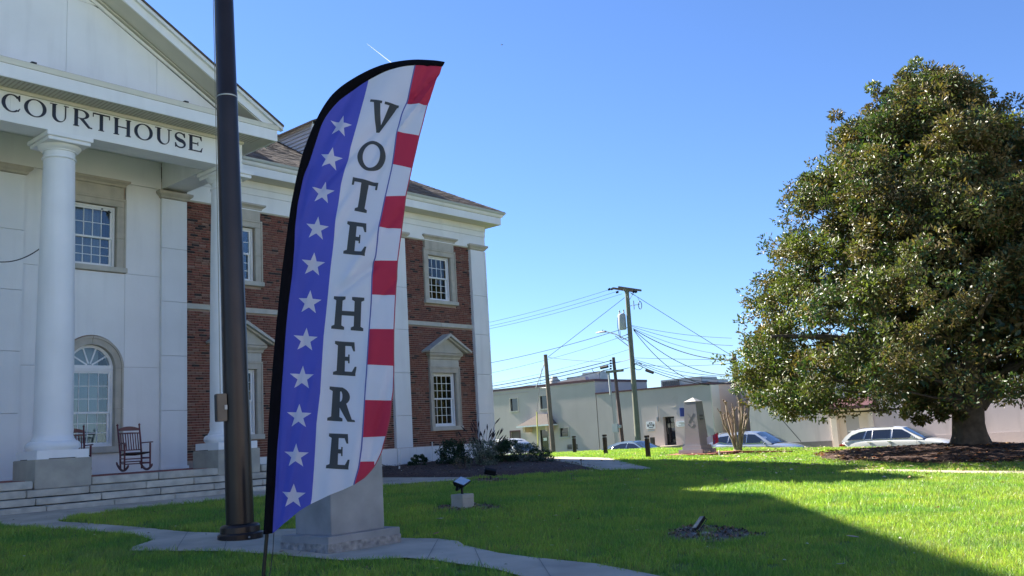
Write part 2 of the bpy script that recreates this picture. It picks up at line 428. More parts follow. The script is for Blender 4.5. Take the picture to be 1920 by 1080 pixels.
lower = from_px([(106, 981), (163, 984), (262, 992), (350, 1001), (423, 1003), (510, 997), (560, 994), (640, 1000), (753, 1013), (819, 1014), (860, 1019), (871, 1027),
                 (936, 1042), (1000, 1050), (1117, 1062), (1204, 1079), (1400, 1116), (1560, 1150), (1500, 1290), (1180, 1150), (1080, 1112), (965, 1083), (936, 1074), (819, 1056),
                 (761, 1051), (700, 1054), (644, 1056), (527, 1045), (423, 1038), (300, 1037), (242, 1037), (250, 1029), (286, 1017), (250, 1005), (117, 995), (90, 990)])
farw = from_px([(1006, 858.5), (1060, 857.5), (1140, 859.5), (1180, 870), (1228, 881), (1125, 883), (1075, 871), (1040, 866), (1004, 864)])
rightw = from_px([(1590, 881.5), (1700, 882), (1920, 885), (2080, 888), (2080, 897), (1920, 891.5), (1800, 888.5), (1640, 884.5)])
drape('path', upper, M['concrete'], .024)
drape('path', lower, M['concrete'], .028)
drape('path', farw, M['concrete'], .024)
drape('path', rightw, M['concrete'], .024)
jo = MB()                                                        # tooled joints of the near walk
for a, b in (((560, 1044), (600, 1002)), ((800, 1056), (822, 1015)), ((905, 1068), (890, 1033)), ((1040, 1100), (1010, 1052)), ((330, 1036), (352, 1002)), ((170, 1001), (150, 984)), ((420, 1038), (428, 1004))):
    p, q = hit(*a), hit(*b); d = (q - p).normalized().cross(Vector((0, 0, 1))) * .004; k = 10
    for i in range(k):
        c0 = p.lerp(q, i / k); c1 = p.lerp(q, (i + 1) / k)
        jo.add([Vector((v.x, v.y, gz(v.x, v.y) + .034)) for v in (c0 - d, c0 + d, c1 + d, c1 - d)], [(0, 1, 2, 3)])
tagp(jo.obj('path_joints', mat('path_joint_dirt', (.20, .19, .165), .95)), kind='structure')
mulch_front = [(650, 896), (723, 897), (889, 897), (1000, 889.5), (1125, 882.5), (1075, 871), (1040, 866), (1032, 860)]
mulch = from_px(mulch_front) + [st_xy(29.5, 26.5), st_xy(23.8, 27), st_xy(23.8, 21.62), st_xy(15.9, 21.62)]
rngm = random.Random(3)
from mathutils import noise as mnoise
def mb_(x, y): return .035 + .035 * (mnoise.noise(Vector((x * 3, y * 3, 1))) + .5) + .03 * (mnoise.noise(Vector((x * 9, y * 9, 4))) + .3)
M['mulch'] = mat('pine_bark_mulch', (.115, .07, .055), .95, col2=(.05, .03, .026), nscale=24, bump=4, bscale=30)
M['mulch2'] = mat('leafy_mulch', (.10, .05, .035), .95, col2=(.035, .02, .016), nscale=18, bump=4, bscale=22)
drape('mulch_bed', mulch, M['mulch'], .045, .12, bumpf=mb_, taper=.45)
TS, TT = 30.3, 8.05
ring = [st_xy(TS + 4.4 * math.cos(a) * (1 + .08 * math.sin(3 * a)), TT + 4.6 * math.sin(a) * (1 + .1 * math.cos(2 * a + 1))) for a in np.linspace(0, 2 * math.pi, 30)[:-1]]
drape('mulch_ring', ring, M['mulch2'], .03, .15, bumpf=mb_, taper=.6)
def blob_px(cx, cy, rx, ry, seed):
    r = random.Random(seed); c = []
    for k in range(22):
        a = 2 * math.pi * k / 22; f = 1 + r.uniform(-.16, .16); c.append((cx + rx * f * math.cos(a), cy + ry * f * math.sin(a)))
    return from_px(c)
dirts = [blob_px(884, 953, 66, 6.5, 1), blob_px(1336, 1004, 88, 14, 2), blob_px(921, 901.5, 34, 3.2, 3), blob_px(1345, 983 + 400, 10, 5, 9)][:3]
for d in dirts: drape('bare_soil', d, M['dirt'], .012, .08, bumpf=lambda x, y: .012 * mnoise.noise(Vector((x * 8, y * 8, 0))))
padc = st_of(*hit(1312, 853)[:2])

# street: carriageway, kerbs and far pavement, all running along t at constant s
def strip(name, s0, s1, t0, t1, z0, z1, m):
    b = MB().box(0, s1 - s0, 0, t1 - t0, 0, z1 - z0)
    return tagp(b.obj(name, m, None, loc=G(s0, t0, z0), rot=(0, 0, ROTZ)), kind='structure')
strip('road', 38.35, 46.9, -90, 130, -2.3, -2.0, M['asphalt'])
strip('kerb', 38.15, 38.35, -90, 130, -2.3, -1.87, M['kerb'])
strip('kerb', 46.9, 47.1, -90, 130, -2.3, -1.87, M['kerb'])
strip('pavement', 47.1, 49.97, -90, 130, -2.3, -1.874, M['concrete'])
for k in range(40):
    strip('road_marking', 42.55, 42.67, -60 + k * 4, -58 + k * 4, -2.0, -1.996, M['paint'])
for k in range(10):                                              # parking bay ticks on the near side
    strip('road_marking', 39.2, 41.9, -14 + k * 6.2, -13.9 + k * 6.2, -2.0, -1.996, M['paint'])

# front street added unseen behind the viewpoint, pale to bounce light to the porch: pavement, carriageway and pavement on the far side
def strip_t(name, t0, t1, z0, z1, m): return tagp(MB().box(-70, 38, 0, t1 - t0, 0, z1 - z0).obj(name, m, None, loc=G(0, t0, z0), rot=(0, 0, ROTZ)), kind='structure')
M['concrete2'] = mat('pale_bounce_pavement', (.62, .58, .52), .9, noise=.15, nscale=1.0)
strip_t('pavement', -9.5, -2.6, -1.7, -1.30, M['concrete2']); strip_t('road', -22.0, -9.5, -1.8, -1.42, mat('pale_bounce_road', (.50, .48, .44), .9, noise=.2, nscale=.8)); strip_t('pavement', -25.5, -22.0, -1.7, -1.29, M['concrete2'])

# ------------------------------------------------------------------ grass
def np_in(P, poly):
    x, y = P[:, 0], P[:, 1]; c = np.zeros(len(P), bool); n = len(poly); j = n - 1
    for i in range(n):
        xi, yi = poly[i]; xj, yj = poly[j]
        if yi != yj:
            c ^= ((yi > y) != (yj > y)) & (x < (xj - xi) * (y - yi) / (yj - yi) + xi)
        j = i
    return c
rs = np.random.RandomState(7)
def tuft(name, n, rad, h0, h1, w, seed, dry=.06):
    r = np.random.RandomState(seed); V = []; F = []; C = []
    for k in range(n):
        a = r.uniform(0, 6.28); d = rad * math.sqrt(r.rand()); bx, by = d * math.cos(a), d * math.sin(a)
        h = r.uniform(h0, h1); ya = r.uniform(0, 6.28); wx, wy = math.cos(ya) * w * .5, math.sin(ya) * w * .5
        lean = r.uniform(.1, .75) * h; la = r.uniform(0, 6.28); lx, ly = lean * math.cos(la), lean * math.sin(la)
        o = len(V)
        V += [(bx - wx, by - wy, -.01), (bx + wx, by + wy, -.01), (bx + wx * .8 + lx * .35, by + wy * .8 + ly * .35, h * .6), (bx - wx * .8 + lx * .35, by - wy * .8 + ly * .35, h * .6), (bx + lx, by + ly, h)]
        F += [(o, o + 1, o + 2), (o, o + 2, o + 3), (o + 3, o + 2, o + 4)]
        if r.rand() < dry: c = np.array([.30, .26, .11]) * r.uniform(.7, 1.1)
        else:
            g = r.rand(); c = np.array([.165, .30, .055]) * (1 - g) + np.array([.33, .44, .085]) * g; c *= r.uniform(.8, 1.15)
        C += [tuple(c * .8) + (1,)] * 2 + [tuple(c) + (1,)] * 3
    me = np_mesh(name, np.array(V), np.array(F).ravel(), 3, M['grassmat'], colors=np.array(C))
    return bpy.data.objects.new(name, me)
g_ = M['grassmat'].node_tree; gn = g_.nodes
geo = gn.new('ShaderNodeNewGeometry'); nz = gn.new('ShaderNodeTexNoise'); nz.inputs['Scale'].default_value = .9; nz.inputs['Detail'].default_value = 4
g_.links.new(geo.outputs['Position'], nz.inputs['Vector'])
mr = gn.new('ShaderNodeMapRange'); mr.inputs['From Min'].default_value = .35; mr.inputs['From Max'].default_value = .68; g_.links.new(nz.outputs['Fac'], mr.inputs['Value'])
mxg = gn.new('ShaderNodeMix'); mxg.data_type = 'RGBA'; mxg.inputs['A'].default_value = (.60, .78, .84, 1); mxg.inputs['B'].default_value = (1.30, 1.10, 1.05, 1)
g_.links.new(mr.outputs['Result'], mxg.inputs['Factor'])
mult = gn.new('ShaderNodeMix'); mult.data_type = 'RGBA'; mult.blend_type = 'MULTIPLY'; mult.inputs['Factor'].default_value = 1
att = [n for n in gn if n.type == 'ATTRIBUTE'][0]
nz2 = gn.new('ShaderNodeTexNoise'); nz2.inputs['Scale'].default_value = .33; nz2.inputs['Detail'].default_value = 6; nz2.inputs['Roughness'].default_value = .65
g_.links.new(geo.outputs['Position'], nz2.inputs['Vector'])
mr2 = gn.new('ShaderNodeMapRange'); mr2.inputs['From Min'].default_value = .56; mr2.inputs['From Max'].default_value = .72; mr2.inputs['To Max'].default_value = .62; g_.links.new(nz2.outputs['Fac'], mr2.inputs['Value'])
dry = gn.new('ShaderNodeMix'); dry.data_type = 'RGBA'; dry.inputs['B'].default_value = (.34, .33, .13, 1)
g_.links.new(mr2.outputs['Result'], dry.inputs['Factor'])
dests = [l.to_socket for l in g_.links if l.from_node == att]
g_.links.new(att.outputs['Color'], mult.inputs['A']); g_.links.new(mxg.outputs['Result'], mult.inputs['B'])
g_.links.new(mult.outputs['Result'], dry.inputs['A'])
for dsk in dests: g_.links.new(dry.outputs['Result'], dsk)

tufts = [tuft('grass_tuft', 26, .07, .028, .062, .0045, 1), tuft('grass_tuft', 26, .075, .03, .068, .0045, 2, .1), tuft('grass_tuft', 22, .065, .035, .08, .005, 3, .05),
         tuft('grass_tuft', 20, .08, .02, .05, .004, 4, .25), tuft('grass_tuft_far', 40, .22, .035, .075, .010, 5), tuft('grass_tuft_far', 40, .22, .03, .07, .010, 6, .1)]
def wedge(n, y0, y1, w=.64, m=2.0):
    # uniform samples of the ground between two depths
    out = []; tot = 0
    y = np.sqrt(rs.uniform(y0 * y0, y1 * y1, n)); x = rs.uniform(-1, 1, n) * (w * y + m)
    return np.stack([x, y], 1)
areas = [(4.2, 8.5, 260, 0, .92), (8.5, 13, 190, 0, 1.05), (13, 20, 105, 0, 1.35), (20, 45, 26, 1, 1.0)]
pts = []; sel = []; scl = []
for y0, y1, dens, fam, sc in areas:
    A = (y1 * y1 - y0 * y0) * .64 + 4 * (y1 - y0); n = int(A * dens)
    P = wedge(n, y0, y1); pts.append(P)
    sel.append(rs.randint(0, 4, n) if fam == 0 else rs.randint(4, 6, n)); scl.append(np.full(n, sc))
P = np.concatenate(pts); sel = np.concatenate(sel); scl = np.concatenate(scl)
S_ = P[:, 0] * U.x + P[:, 1] * U.y; T_ = P[:, 0] * N.x + P[:, 1] * N.y
keep = (T_ < 21.5) | (S_ > 24.0)
keep &= ~((S_ < 13.6) & (T_ > 17.7)) & (S_ < 38.0) & (T_ > -2.5)
for pl in (upper, lower, farw, rightw, mulch): keep &= ~np_in(P + rs.normal(0, .035, P.shape), pl)
rj = rs.rand(len(P))
keep &= ~(np_in(P, ring) & (rj > .02))
for pl in dirts: keep &= ~(np_in(P, pl) & (rj > .06))
keep &= ~((np.abs(S_ - padc[0]) < 1.25) & (np.abs(T_ - padc[1]) < 1.6))
P, sel, scl = P[keep], sel[keep], scl[keep]
Z = np.array([gz(x, y) for x, y in P])
n = len(P); print('grass tufts', n)
me = bpy.data.meshes.new('grass'); me.vertices.add(n)
me.vertices.foreach_set('co', np.column_stack([P, Z]).astype(np.float32).ravel())
a = me.attributes.new('pick', 'INT', 'POINT'); a.data.foreach_set('value', sel.astype(np.int32))
a = me.attributes.new('turn', 'FLOAT_VECTOR', 'POINT'); rv = np.column_stack([rs.uniform(-.12, .12, n), rs.uniform(-.12, .12, n), rs.uniform(0, 6.28, n)]); a.data.foreach_set('vector', rv.astype(np.float32).ravel())
a = me.attributes.new('size', 'FLOAT', 'POINT'); a.data.foreach_set('value', (scl * rs.uniform(.75, 1.3, n)).astype(np.float32))
me.update()
gob = link('grass', me); tagp(gob, 'mown green lawn grass, sunlit at the far right and shaded near the courthouse', 'grass', kind='stuff')
def instancer(ob, protos, name):
    ng = bpy.data.node_groups.new(name, 'GeometryNodeTree')
    ng.interface.new_socket('Geometry', in_out='INPUT', socket_type='NodeSocketGeometry')
    ng.interface.new_socket('Geometry', in_out='OUTPUT', socket_type='NodeSocketGeometry')
    gi = ng.nodes.new('NodeGroupInput'); go = ng.nodes.new('NodeGroupOutput')
    g2i = None; jn = ng.nodes.new('GeometryNodeJoinGeometry')
    for pr in reversed(protos):
        oi = ng.nodes.new('GeometryNodeObjectInfo'); oi.inputs['Object'].default_value = pr; oi.inputs['As Instance'].default_value = True
        ng.links.new(oi.outputs['Geometry'], jn.inputs[0])
    ip = ng.nodes.new('GeometryNodeInstanceOnPoints'); ip.inputs['Pick Instance'].default_value = True
    def named(nm, ty):
        q = ng.nodes.new('GeometryNodeInputNamedAttribute'); q.data_type = ty; q.inputs['Name'].default_value = nm; return q
    ng.links.new(gi.outputs[0], ip.inputs['Points']); ng.links.new(jn.outputs[0], ip.inputs['Instance'])
    ng.links.new(named('pick', 'INT').outputs[0], ip.inputs['Instance Index'])
    ng.links.new(named('turn', 'FLOAT_VECTOR').outputs[0], ip.inputs['Rotation'])
    ng.links.new(named('size', 'FLOAT').outputs[0], ip.inputs['Scale'])
    ng.links.new(ip.outputs[0], go.inputs[0])
    md = ob.modifiers.new('instances', 'NODES'); md.node_group = ng
instancer(gob, tufts, 'grass_scatter')

def scatter_mesh(name, P, size, cols, m, curl=.3, lift=.03, elong=1.8, seed=1, kind='stuff', label=None, cat=None):
    r = np.random.RandomState(seed); V = []; F = []; C = []
    for (x, y) in P:
        z = gz(x, y) + lift * r.uniform(.5, 1.3); a = r.uniform(0, 6.28); l = size * r.uniform(.6, 1.4); w = l / elong
        R = Matrix.Rotation(a, 3, 'Z') @ Matrix.Rotation(r.uniform(-.6, .6), 3, 'X'); o = len(V)
        c = cols[r.randint(len(cols))]; f = r.uniform(.7, 1.2)
        for q in ((-l / 2, 0, 0), (0, -w / 2, curl * w), (l / 2, 0, .1 * l), (0, w / 2, curl * w)):
            v = R @ Vector(q); V.append((x + v.x, y + v.y, z + v.z)); C.append((c[0] * f, c[1] * f, c[2] * f, 1))
        F += [(o, o + 1, o + 2), (o, o + 2, o + 3)]
    ob = link(name, np_mesh(name, np.array(V), np.array(F).ravel(), 3, m, colors=np.array(C)))
    tagp(ob, label, cat, kind=kind); return ob
browns = [(.25, .11, .05), (.16, .07, .035), (.32, .20, .10), (.45, .36, .24), (.09, .045, .03), (.38, .15, .07)]
a = rs.uniform(0, 6.28, 2600); d = 4.6 * np.sqrt(rs.rand(2600))
tx, ty = st_xy(TS, TT)
Pl = np.column_stack([tx + d * np.cos(a), ty + d * np.sin(a)])
scatter_mesh('leaf_litter', Pl, .14, browns, M['littermat'], seed=3, lift=.07, label='brown fallen leaves heaped under the magnolia', cat='fallen leaves')
d = 4.2 + rs.gamma(1.6, 1.9, 1500); a = rs.uniform(0, 6.28, 1500)
Pl = np.column_stack([tx + d * np.cos(a) - 1.2, ty + d * np.sin(a)])
Pl = Pl[[st_of(x, y)[0] < 36 and y > 8 for x, y in Pl]]
scatter_mesh('fallen_leaves', Pl, .10, browns[2:4] + [(.5, .45, .33)], M['littermat'], seed=4, lift=.075, label='tan dry leaves strewn over the sunlit grass left of the magnolia', cat='fallen leaves')
Pl = wedge(900, 6, 30, .6, 0); Pl = Pl[[not (st_of(*p)[1] > 17.5 and st_of(*p)[0] < 24) for p in Pl]]
scatter_mesh('lawn_debris', Pl, .045, [(.5, .46, .36), (.2, .13, .08), (.12, .08, .05), (.6, .58, .5)], M['littermat'], seed=5, lift=.045, label='small dry leaf scraps scattered over the shaded lawn', cat='leaf scraps')
Pm = []
mx0 = [p[0] for p in mulch]; my0 = [p[1] for p in mulch]
while len(Pm) < 9000:
    x = rs.uniform(min(mx0), max(mx0)); y = rs.uniform(min(my0), max(my0))
    if inpoly(x, y, mulch): Pm.append((x, y))
scatter_mesh('mulch_chips', Pm, .06, [(.13, .075, .06), (.08, .045, .038), (.18, .11, .085), (.05, .03, .027)], M['littermat'], seed=6, lift=.10, elong=2.6, label='loose brown bark chips covering the planting bed', cat='mulch')
scatter_mesh('pale_chips', Pm[:110], .045, [(.55, .52, .46), (.65, .63, .58)], M['littermat'], seed=8, lift=.13, elong=1.3, label='pale scraps lying on the brown mulch', cat='scraps')
Pd = []
for dd in dirts:
    xs = [p[0] for p in dd]; ys = [p[1] for p in dd]; k = 0
    while k < 260:
        x = rs.uniform(min(xs), max(xs)); y = rs.uniform(min(ys), max(ys))
        if inpoly(x, y, dd): Pd.append((x, y)); k += 1
scatter_mesh('soil_crumbs', Pd, .045, [(.22, .17, .13), (.10, .07, .055), (.34, .30, .26), (.28, .15, .10)], M['littermat'], seed=9, lift=.02, elong=1.5, curl=.8, label='crumbs and leaf scraps on the bare soil round the ground lights', cat='soil')
# a few single leaves one can tell apart
def single_leaf(px, py, L, col, label):
    p = hit(px, py); m = mat('dry_leaf', col, .7, noise=.3, nscale=30)
    vs = []; k = 7
    for i in range(k):
        u = i / (k - 1); w = math.sin(math.pi * min(1, u * .98 + .01)) ** .8 * L * .26
        z = .02 + .03 * u * u
        vs += [(u * L - L / 2, -w, z + .25 * w), (u * L - L / 2, 0, z), (u * L - L / 2, w, z + .25 * w)]
    b = MB().add(vs, [(i * 3 + j, i * 3 + j + 1, i * 3 + j + 4, i * 3 + j + 3) for i in range(k - 1) for j in (0, 1)])
    o = b.obj('fallen_leaf', m, None, smooth=True, loc=p + Vector((0, 0, .045)), rot=(0, .1, px * .7), recalc=False); tagp(o, label, 'leaf', 'single leaves lying on the near lawn')
single_leaf(1601, 1020, .15, (.36, .27, .19), 'tan leaf in the shaded grass near the shadow edge, right of the low floodlight')
single_leaf(1578, 1074, .12, (.62, .60, .56), 'pale curled scrap in the shaded grass at the bottom of the picture')
single_leaf(824, 983, .24, (.38, .32, .2), 'dry straw coloured tuft in the grass in front of the block mounted floodlight')
single_leaf(818, 1012, .10, (.34, .14, .07), 'rusty brown leaf at the walk edge right of the granite marker')
single_leaf(528, 1047, .13, (.30, .14, .07), 'brown leaf in the grass in front of the granite marker base')

# ------------------------------------------------------------------ courthouse
S0, T0, Z0 = 6.0, 21.75, -.86
CH = thing('courthouse', 'white columned courthouse with red brick wing and porch, lettered COURTHOUSE', 'courthouse', G(S0, T0, Z0), ROTZ)
def cobj(mb, name, mats, parent=CH, smooth=False, bevel=0, label=None):
    mb.v = [(x - S0, y - T0, z - Z0) for x, y, z in mb.v]
    o = mb.obj(name, mats, parent, smooth=smooth, bevel=bevel)
    if label: o['label'] = label
    return o
def L3(s, t, z): return (s - S0, t - T0, z - Z0)
TW = 21.75                                        # face of the brickwork
def split_rects(s0, s1, z0, z1, holes):
    xs = sorted({s0, s1} | {max(s0, min(s1, h[0])) for h in holes} | {max(s0, min(s1, h[1])) for h in holes})
    out = []
    for a, b in zip(xs, xs[1:]):
        if b - a < 1e-4: continue
        hs = sorted([(max(z0, h[2]), min(z1, h[3])) for h in holes if h[0] <= a + 1e-5 and h[1] >= b - 1e-5]); z = z0
        for h0, h1 in hs:
            if h0 > z + 1e-4: out.append((a, b, z, h0))
            z = max(z, h1)
        if z < z1 - 1e-4: out.append((a, b, z, z1))
    return out

WINS_UP = [9.83, 13.78, 17.66, 21.54]
HU = .53
upper_holes = [(c - HU, c + HU, 4.70, 6.24) for c in WINS_UP]
PEDW = [13.78, 17.66, 21.54]
lower_holes = [(c - .53, c + .53, .50, 2.26) for c in PEDW]
ARC, ARR, ARZ = 9.80, .56, 2.22
arch_hole = (ARC - ARR, ARC + ARR, .36, ARZ)

# solid core of the building behind the facing
b = MB()
allh = upper_holes + lower_holes + [(ARC - ARR - .002, ARC + ARR + .002, .36, ARZ + ARR)]
for (a, c, z0, z1) in split_rects(-11.7, 23.74, -1.3, 7.2, allh): b.box(a, c, TW + .03, TW + .30, z0, z1)
b.box(-11.7, 23.74, 22.9, 36, -1.3, 7.2); b.box(23.5, 23.74, TW + .3, 22.9, -1.3, 7.2); b.box(-11.7, -11.5, TW + .3, 22.9, -1.3, 7.2)
cobj(b, 'wall_core', M['mortar'])
b = MB().box(23.741, 23.78, 22.5, 36, -.1, 6.72); cobj(b, 'side_wall', mat('side_brick_wall', (.24, .09, .06), .9, noise=.3, nscale=14))

# brick facing, brick by brick; the nearest ones are objects of their own
PIL = [(7.47, 8.17), (11.5, 12.2), (19.24, 19.92), (23.02, 23.72)]
BL, BH, PIT, PIZ = .196, .049, .2085, .0668
rb = random.Random(11); near = []; rest = []
for (r0, r1) in ((12.2, 19.24), (19.92, 23.02)):
    holes = [(c - .75, c + .75, 4.55, 6.45) for c in WINS_UP] + [(c - .70, c + .70, 6.40, 6.8) for c in WINS_UP] + [(c - .72, c + .72, .35, 2.95) for c in PEDW] + [(0, 99, 3.80, 3.955)]
    k = 0; z = -.10
    while z < 6.70:
        z1 = z + BH; off = (k % 2) * PIT / 2 + ((k // 2) % 3) * .02; s = r0 - off
        while s < r1:
            a, c = max(s, r0 + .004), min(s + BL, r1 - .004)
            head = rb.random() < .12
            if head: c = min(c, a + BL * .48)
            ok = c - a > .03 and not any(a < h[1] and c > h[0] and z1 > h[2] and z < h[3] for h in holes)
            if not ok and c - a > .03:                         # trim at the openings
                for h in holes[:-1]:
                    if z1 > h[2] and z < h[3]:
                        if a < h[0] < c: c = h[0] - .004
                        elif a < h[1] < c: a = h[1] + .004
                ok = c - a > .03 and not any(a < h[1] and c > h[0] and z1 > h[2] and z < h[3] for h in holes)
            if ok:
                mi = rb.choices(range(5), (40, 18, 24, 10, 9))[0]
                (near if (c - a > BL - .001 and a < 13.25 and z > -.1) else rest).append((a, c, z, mi))
            s += PIT * (.5 if head else 1)
        z += PIZ; k += 1
near.sort(key=lambda q: q[0] + .02 * abs(q[2] - 2)); rest += near[300:]; near = near[:300]
protoB = [MB().box(-BL / 2, BL / 2, -.012, .03, -BH / 2, BH / 2).mesh('brick', BR[i], bevel=.003) for i in range(5)]
for (a, c, z, mi) in near:
    o = link('brick', protoB[mi], CH, L3((a + c) / 2, TW + rb.uniform(-.002, .003), z + BH / 2))
b = MB()
for (a, c, z, mi) in rest:
    d = rb.uniform(-.002, .004); b.box(a, c, TW - .012 + d, TW + .028, z, z + BH, mi)
tagp(cobj(b, 'brickwork', BR), kind='stuff')
# string course stones
for (r0, r1) in ((12.205, 19.235), (19.925, 23.015)):
    n = round((r1 - r0) / 1.55); w = (r1 - r0) / n
    for k in range(n):
        cobj(MB().box(r0 + k * w + .003, r0 + (k + 1) * w - .003, TW - .05, TW + .03, 3.81, 3.945), 'string_stone', M['lime2'], bevel=.006)

# white stucco panels of the porch wall, and the pilasters in their lengths
def panel(s0, s1, z0, z1, t=TW - .03, cut=None, name='wall_panel'):
    g = .0035
    if cut:
        c, r, zc = cut; n = 20
        if zc <= z0 + 1e-6:                                     # arch rises from the lower edge
            pts = [(s0 + g, z0 + g), (c - r, z0 + g)] + [(c - r * math.cos(math.pi * i / n), zc + r * math.sin(math.pi * i / n) + g) for i in range(1, n)] + [(c + r, z0 + g), (s1 - g, z0 + g), (s1 - g, z1 - g), (s0 + g, z1 - g)]
        return cobj(MB().prism(pts, t, t + .06, 'y'), name, M['white'])
    return cobj(MB().box(s0 + g, s1 - g, t, t + .06, z0 + g, z1 - g), name, M['white'], bevel=.004)
panel(8.17, 9.08, 4.57, 6.88); panel(10.59, 11.5, 4.57, 6.88)
panel(8.17, 9.06, 2.25, 4.57); panel(10.58, 11.5, 2.25, 4.57)
panel(9.06, 10.58, 2.25, 4.56, cut=(ARC, .755, 2.25))
panel(8.17, 9.04, -.29, 2.25); panel(10.56, 11.5, -.29, 2.25)
panel(9.04, 10.56, -.29, .20)
for (a, c) in ((-1.0, 3.4), (3.4, 7.47)):
    for z0, z1 in ((-.29, 2.25), (2.25, 4.57), (4.57, 6.88)): panel(a, c, z0, z1)
for i, (a, c) in enumerate(PIL):
    zs = [-.29 if i < 2 else -.12, 1.17, 2.55, 3.94, 5.33, 6.64]
    if i >= 2: zs = [-.12, .88, 2.23, 3.62, 5.0, 6.64]
    for z0, z1 in zip(zs, zs[1:]):
        cobj(MB().box(a + .002, c - .002, TW - .12, TW + .03, z0 + .005, z1 - .004), 'pilaster_block', M['white'], bevel=.005)
    # capital
    pf = [(0, 6.645), (.035, 6.66), (.05, 6.70), (.10, 6.745), (.12, 6.775), (.12, 6.825), (0, 6.825)]
    bb = MB(); prev = None
    for (o0, z0), (o1, z1) in zip(pf[:-1], pf[1:-1]):
        vs = [(a - o0, TW - .12 - o0, z0), (c + o0, TW - .12 - o0, z0), (c + o0, TW + .03, z0), (a - o0, TW + .03, z0), (a - o1, TW - .12 - o1, z1), (c + o1, TW - .12 - o1, z1), (c + o1, TW + .03, z1), (a - o1, TW + .03, z1)]
        bb.add(vs, [(0, 1, 5, 4), (1, 2, 6, 5), (2, 3, 7, 6), (3, 0, 4, 7), (0, 3, 2, 1), (4, 5, 6, 7)])
    cobj(bb, 'pilaster_capital', M['lime'])
    if i < 2: cobj(MB().box(a - .03, c + .03, TW - .16, TW + .03, -.29, -.21), 'pilaster_base', M['trim'], bevel=.01)
# returns of the corner pilaster
for z0, z1 in zip([-.12, .88, 2.23, 3.62, 5.0], [.88, 2.23, 3.62, 5.0, 6.64]):
    cobj(MB().box(23.722, 23.80, TW - .12, TW + .7, z0 + .005, z1 - .004), 'pilaster_block', M['white'], bevel=.005)
# plinth
for a, c in zip([12.62, 14.9, 17.3, 19.2, 20.0, 21.9], [14.9, 17.3, 19.2, 20.0, 21.9, 23.84]):
    cobj(MB().box(a + .004, c - .004, TW - .16 - (.02 if 19.1 < a < 19.9 else 0), TW + .03, -1.3, -.125), 'plinth_block', M['white'], bevel=.008)
for z0, z1 in ((-1.3, -.125),): cobj(MB().box(23.742, 23.86, TW + .032, 36, z0, z1), 'plinth_block', M['white'])
# wing entablature: three fascia boards, soffit, cornice, gutter
for z0, z1, t in ((6.72, 7.165, 21.66), (7.172, 7.36, 21.645), (7.367, 7.56, 21.63)):
    for a, c in zip([12.22, 15.8, 20.0], [15.8, 20.0, 23.80]):
        cobj(MB().box(a + .0015, c - .0015, t, 21.95, z0, z1), 'fascia_board', M['fascia'])
    cobj(MB().box(23.802, 23.802 + (21.68 - t), t, 36, z0, z1), 'fascia_board', M['fascia'])
cobj(MB().box(12.3, 23.74, 21.70, 21.95, 6.69, 6.719), 'bed_moulding', M['lime2'])
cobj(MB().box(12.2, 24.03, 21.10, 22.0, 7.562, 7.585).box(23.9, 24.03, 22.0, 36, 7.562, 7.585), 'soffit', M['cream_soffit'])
cobj(MB().box(12.2, 24.05, 21.06, 21.10, 7.55, 7.80).box(24.05, 24.09, 21.06, 36, 7.55, 7.80), 'cornice_fascia', M['fascia'], bevel=.006)
def swept_crown(name, s_end, t_face, prof, s_start, m, wrap=True):
    """moulding profile (outward offset, z) run along the front and mitred round the right hand corner"""
    bb = MB(); n = len(prof); vs = []
    for o, z in prof: vs.append((s_start, t_face - o, z))
    for o, z in prof: vs.append((s_end + o, t_face - o, z))
    for o, z in prof: vs.append((s_end + o, 36, z))
    fs = []
    for k in range(2 if wrap else 1):
        for i in range(n):
            j = (i + 1) % n; fs.append((k * n + i, k * n + j, (k + 1) * n + j, (k + 1) * n + i))
    fs += [tuple(range(n)), tuple(range(3 * n - 1, 2 * n - 1, -1))]
    return cobj(bb.add(vs, fs), name, m)
swept_crown('crown_moulding', 24.08, 21.058, [(0, 7.802), (.03, 7.81), (.06, 7.84), (.09, 7.90), (.0, 7.90)], 12.2, M['fascia'])
swept_crown('gutter', 24.08, 21.058, [(-.02, 7.902), (.10, 7.902), (.13, 7.93), (.15, 7.985), (.135, 7.985), (.12, 7.95), (-.02, 7.95)], 12.2, mat('gutter_metal', (.50, .53, .52), .45, metal=.2, noise=.1))

